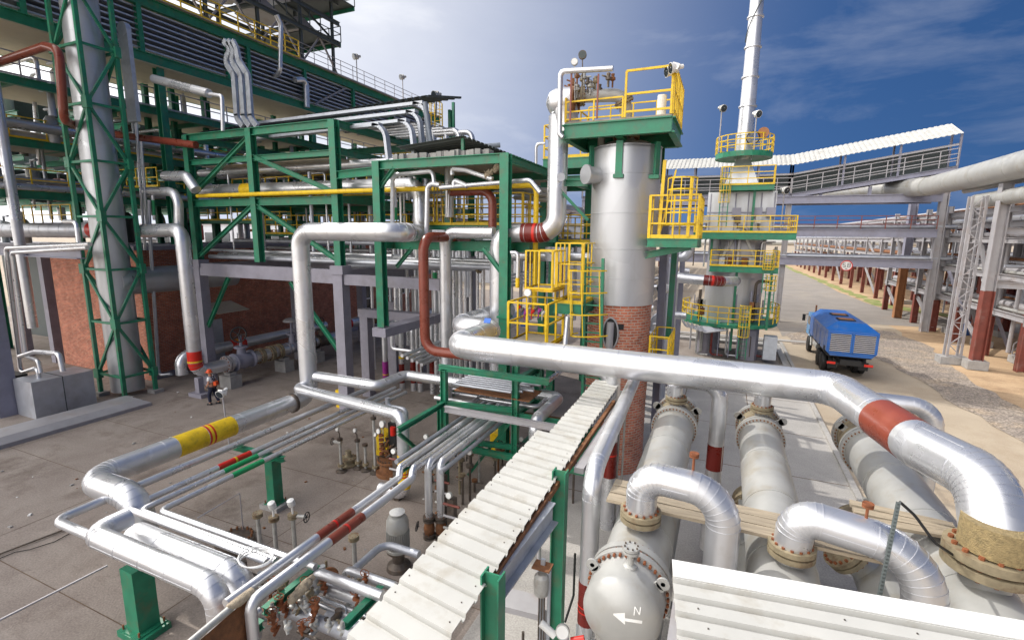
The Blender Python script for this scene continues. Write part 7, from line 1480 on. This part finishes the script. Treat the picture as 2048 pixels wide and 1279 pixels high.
MB().box((xm, 39.8, 1.1), (1.1, 9.6, .3)).build('chassis', 'black rubber', T, smooth=False); MB().box((xm, 39, 1.38), (2.3, 7, .12)).build('subframe', 'black rubber', T, smooth=False)
tag(MB().box((xm-.2, YR+.02, 1.18), (.5, .02, .12)).build('number_plate', 'white paint', T, smooth=False)); MB().box((xm, YR+.1, .95), (2.4, .12, .16)).build('rear_bumper', 'black rubber', T, smooth=False)
for x in (X0+.35, X1-.35): MB().box((x, YR+.02, .98), (.45, .06, .14)).build('tail_light', 'red paint', T, smooth=False)
def wheel(x, y, r=.6, w_=.3, dual=False):
    for d in ((0, .36) if dual else (0,)):
        xx = x+(d if x < xm else -d); tt = MB().lathe((xx-w_/2, y, r), (1, 0, 0), [(r*.55, 0), (r*.95, .02), (r, .06), (r, w_-.06), (r*.95, w_-.02), (r*.55, w_)], 28).build('tyre', 'black rubber', T); MB().lathe((xx-w_/2+.04, y, r), (1, 0, 0), [(0, 0), (r*.3, 0), (r*.5, .03), (r*.56, 0), (r*.56, w_-.08), (0, w_-.08)], 20).build('rim', 'instrument grey', tt)
for x in (X0+.25, X1-.25):
    for y in (37.3, 38.7): wheel(x, y, dual=True)
    wheel(x, 43.3)
    MB().arc((x, 43.3, .6), (0, 1, 0), (0, 0, 1), .72, 0, math.pi, .05, 10, flat=(.42, .06)).build('mudguard', 'white paint', T, smooth=False)
MB().add([V((x, y, z)) for x in (X0+.1, X1-.1) for y, z in ((42.4, 1.3), (44.3, 1.3), (44.3, 2.1), (44.0, 2.95), (42.4, 3.0))], [(0, 1, 2, 3, 4), (9, 8, 7, 6, 5), (0, 5, 6, 1), (1, 6, 7, 2), (2, 7, 8, 3), (3, 8, 9, 4), (4, 9, 5, 0)]).build('cab', 'pale blue paint', T, smooth=False)
for y in (35.9, 41.9): MB().box((X0+.01, y, 1.75), (.03, .5, .35)).build('side_vent', 'black rubber', T, smooth=False)
for k in range(3): MB().box((X0+.0, 36.6+k*1.6, 2.3), (.03, .06, .2)).build('door_handle', 'pale steel', T, smooth=False)
MB().cyl((X0+.5, 40.2, .95), (X0+.5, 41.6, .95), .28, n=18).build('fuel_tank', 'instrument grey', T); MB().cyl((X0+.3, 42.3, 1.3), (X0+.3, 42.3, 3.7), .06, n=10).build('exhaust', 'rust', T)
MB().box((X0+.5, YR+.5, .8), (.5, .04, .5)).build('mudflap', 'black rubber', T, smooth=False); MB().box((X1-.5, YR+.5, .8), (.5, .04, .5)).build('mudflap', 'black rubber', T, smooth=False)
MB().box((X0+.09, 43.3, 2.4), (.02, 1.2, .6)).build('side_window', 'glass', T, smooth=False)
MB().box((xm, 45.1, 1.6), (1.7, 1.6, .9)).build('hood', 'white paint', T, smooth=False)
for x in (X0-.2, X1+.2): MB().box((x, 44.0, 2.5), (.2, .08, .5)).bar((x, 44, 2.7), (xm+(x-xm)*.8, 44, 2.8), .03, .03).build('mirror', 'black rubber', T, smooth=False)

# ============================================================ the worker
def skin_mesh(name, m, nodes, edges, parent, base, lvl=2):
    import bmesh
    me = bpy.data.meshes.new(name); bm = bmesh.new(); L_ = bm.verts.layers.skin.verify(); vs = []
    for i, (p, r) in enumerate(nodes):
        v = bm.verts.new(V(p)-V(base)); v[L_].radius = (r, r) if not isinstance(r, tuple) else r; v[L_].use_root = i == 0; vs.append(v)
    for a, b_ in edges: bm.edges.new((vs[a], vs[b_]))
    bm.to_mesh(me); bm.free(); me.materials.append(MATS[m]); o = bpy.data.objects.new(name, me); col.objects.link(o); o.parent = parent; o['_b'] = tuple(base)
    s = o.modifiers.new('s', 'SKIN'); s.use_smooth_shade = True; o.modifiers.new('d', 'SUBSURF').levels = lvl; o.modifiers['d'].render_levels = lvl
    return o
ft = W(428, 808, Z=0); fwd = V((-.93, -.36, 0)).normalized(); lft = V((-fwd.y, fwd.x, 0))     # walking to the left
def PP(f_, s_, z): return ft+fwd*f_+lft*s_+V((0, 0, z))
WK = thing('person', 'worker in navy overalls, white t-shirt and orange helmet walking across the yard', 'person', ft)
B_ = [(PP(0, 0, .95), .13), (PP(.01, 0, 1.15), .12), (PP(.03, 0, 1.35), .15), (PP(.05, 0, 1.47), .07), (PP(.07, 0, 1.54), .055), (PP(.09, 0, 1.64), (.085, .095)), (PP(.10, 0, 1.70), .07),
      (PP(.04, .18, 1.42), .06), (PP(.02, .23, 1.18), .045), (PP(.16, .22, .98), .035), (PP(.04, -.18, 1.42), .06), (PP(-.06, -.24, 1.18), .045), (PP(.12, -.22, .98), .035),
      (PP(0, .1, .88), .095), (PP(.14, .11, .5), .065), (PP(.1, .11, .1), .045), (PP(.22, .11, .05), .035), (PP(0, -.1, .88), .095), (PP(-.06, -.11, .5), .065), (PP(-.2, -.11, .12), .045), (PP(-.09, -.11, .05), .035)]
body = skin_mesh('body', 'skin', B_, [(0, 1), (1, 2), (2, 3), (3, 4), (4, 5), (5, 6), (2, 7), (7, 8), (8, 9), (2, 10), (10, 11), (11, 12), (0, 13), (13, 14), (14, 15), (15, 16), (0, 17), (17, 18), (18, 19), (19, 20)], WK, ft)
for s, el, wr in ((1, B_[8][0], B_[9][0]), (-1, B_[11][0], B_[12][0])):
    d = (wr-el).normalized(); pl_ = wr+d*.05; N = [(wr, .026), (pl_, .03)]; E_ = [(0, 1)]
    for k in range(4): q = pl_+lft*(k-1.5)*.018+d*.03; N += [(q, .009), (q+d*(.04-.004*abs(k-1.3))-V((0, 0, .012)), .008)]; E_ += [(1, 2+2*k), (2+2*k, 3+2*k)]
    N += [(wr+d*.03-lft*s*.03, .011), (wr+d*.06-lft*s*.042, .009)]; E_ += [(0, 10), (10, 11)]; skin_mesh('hand', 'skin', N, E_, WK, ft, 1)
hd = PP(.1, 0, 1.65); MB().lathe(hd+fwd*.085-V((0, 0, .005)), fwd, [(.018, 0), (.012, .02), (0, .028)], 8).build('nose', 'skin', WK)
skin_mesh('trousers', 'navy cloth', [(PP(0, 0, .98), .155), (PP(0, .1, .88), .115), (PP(.14, .11, .5), .09), (PP(.1, .11, .12), .075), (PP(0, -.1, .88), .115), (PP(-.06, -.11, .5), .09), (PP(-.2, -.11, .15), .075)], [(0, 1), (1, 2), (2, 3), (0, 4), (4, 5), (5, 6)], WK, ft)
skin_mesh('shirt', 'white cloth', [(PP(.02, 0, 1.05), .15), (PP(.03, 0, 1.34), .175), (PP(.04, 0, 1.46), .085), (PP(.04, .18, 1.42), .085), (PP(.03, .22, 1.26), .075), (PP(.04, -.18, 1.42), .085), (PP(-.01, -.23, 1.26), .075)], [(0, 1), (1, 2), (1, 3), (3, 4), (1, 5), (5, 6)], WK, ft)
skin_mesh('bib', 'navy cloth', [(PP(.03, 0, .98), .165), (PP(.06, 0, 1.2), .155), (PP(.07, 0, 1.33), .13)], [(0, 1), (1, 2)], WK, ft)
for s in (-1, 1): MB().tube([PP(.2, s*.08, 1.3), PP(.1, s*.1, 1.47), PP(-.06, s*.09, 1.47), PP(-.13, s*.04, 1.25)], .022, 6).build('strap', 'navy cloth', WK)
MB().lathe(PP(.09, 0, 1.68), (0, 0, 1), [(.16, 0), (.125, .015), (.125, .06), (.10, .12), (.05, .155), (0, .16)], 20).box(PP(.22, 0, 1.685), (.1, .16, .012), Matrix.Rotation(math.atan2(fwd.y, fwd.x), 3, 'Z')).build('helmet', 'orange plastic', WK)
MB().box(PP(-.2, 0, 1.12), (.14, .2, .2), Matrix.Rotation(math.atan2(fwd.y, fwd.x), 3, 'Z')).build('pouch', 'orange plastic', WK)
for a, b_ in ((PP(.04, .11, .05), PP(.27, .11, .03)), (PP(-.25, -.11, .06), PP(-.04, -.11, .03))): MB().tube([a, a.lerp(b_, .5)+V((0, 0, .01)), b_], [.06, .06, .045], 10).build('boot', 'black rubber', WK)
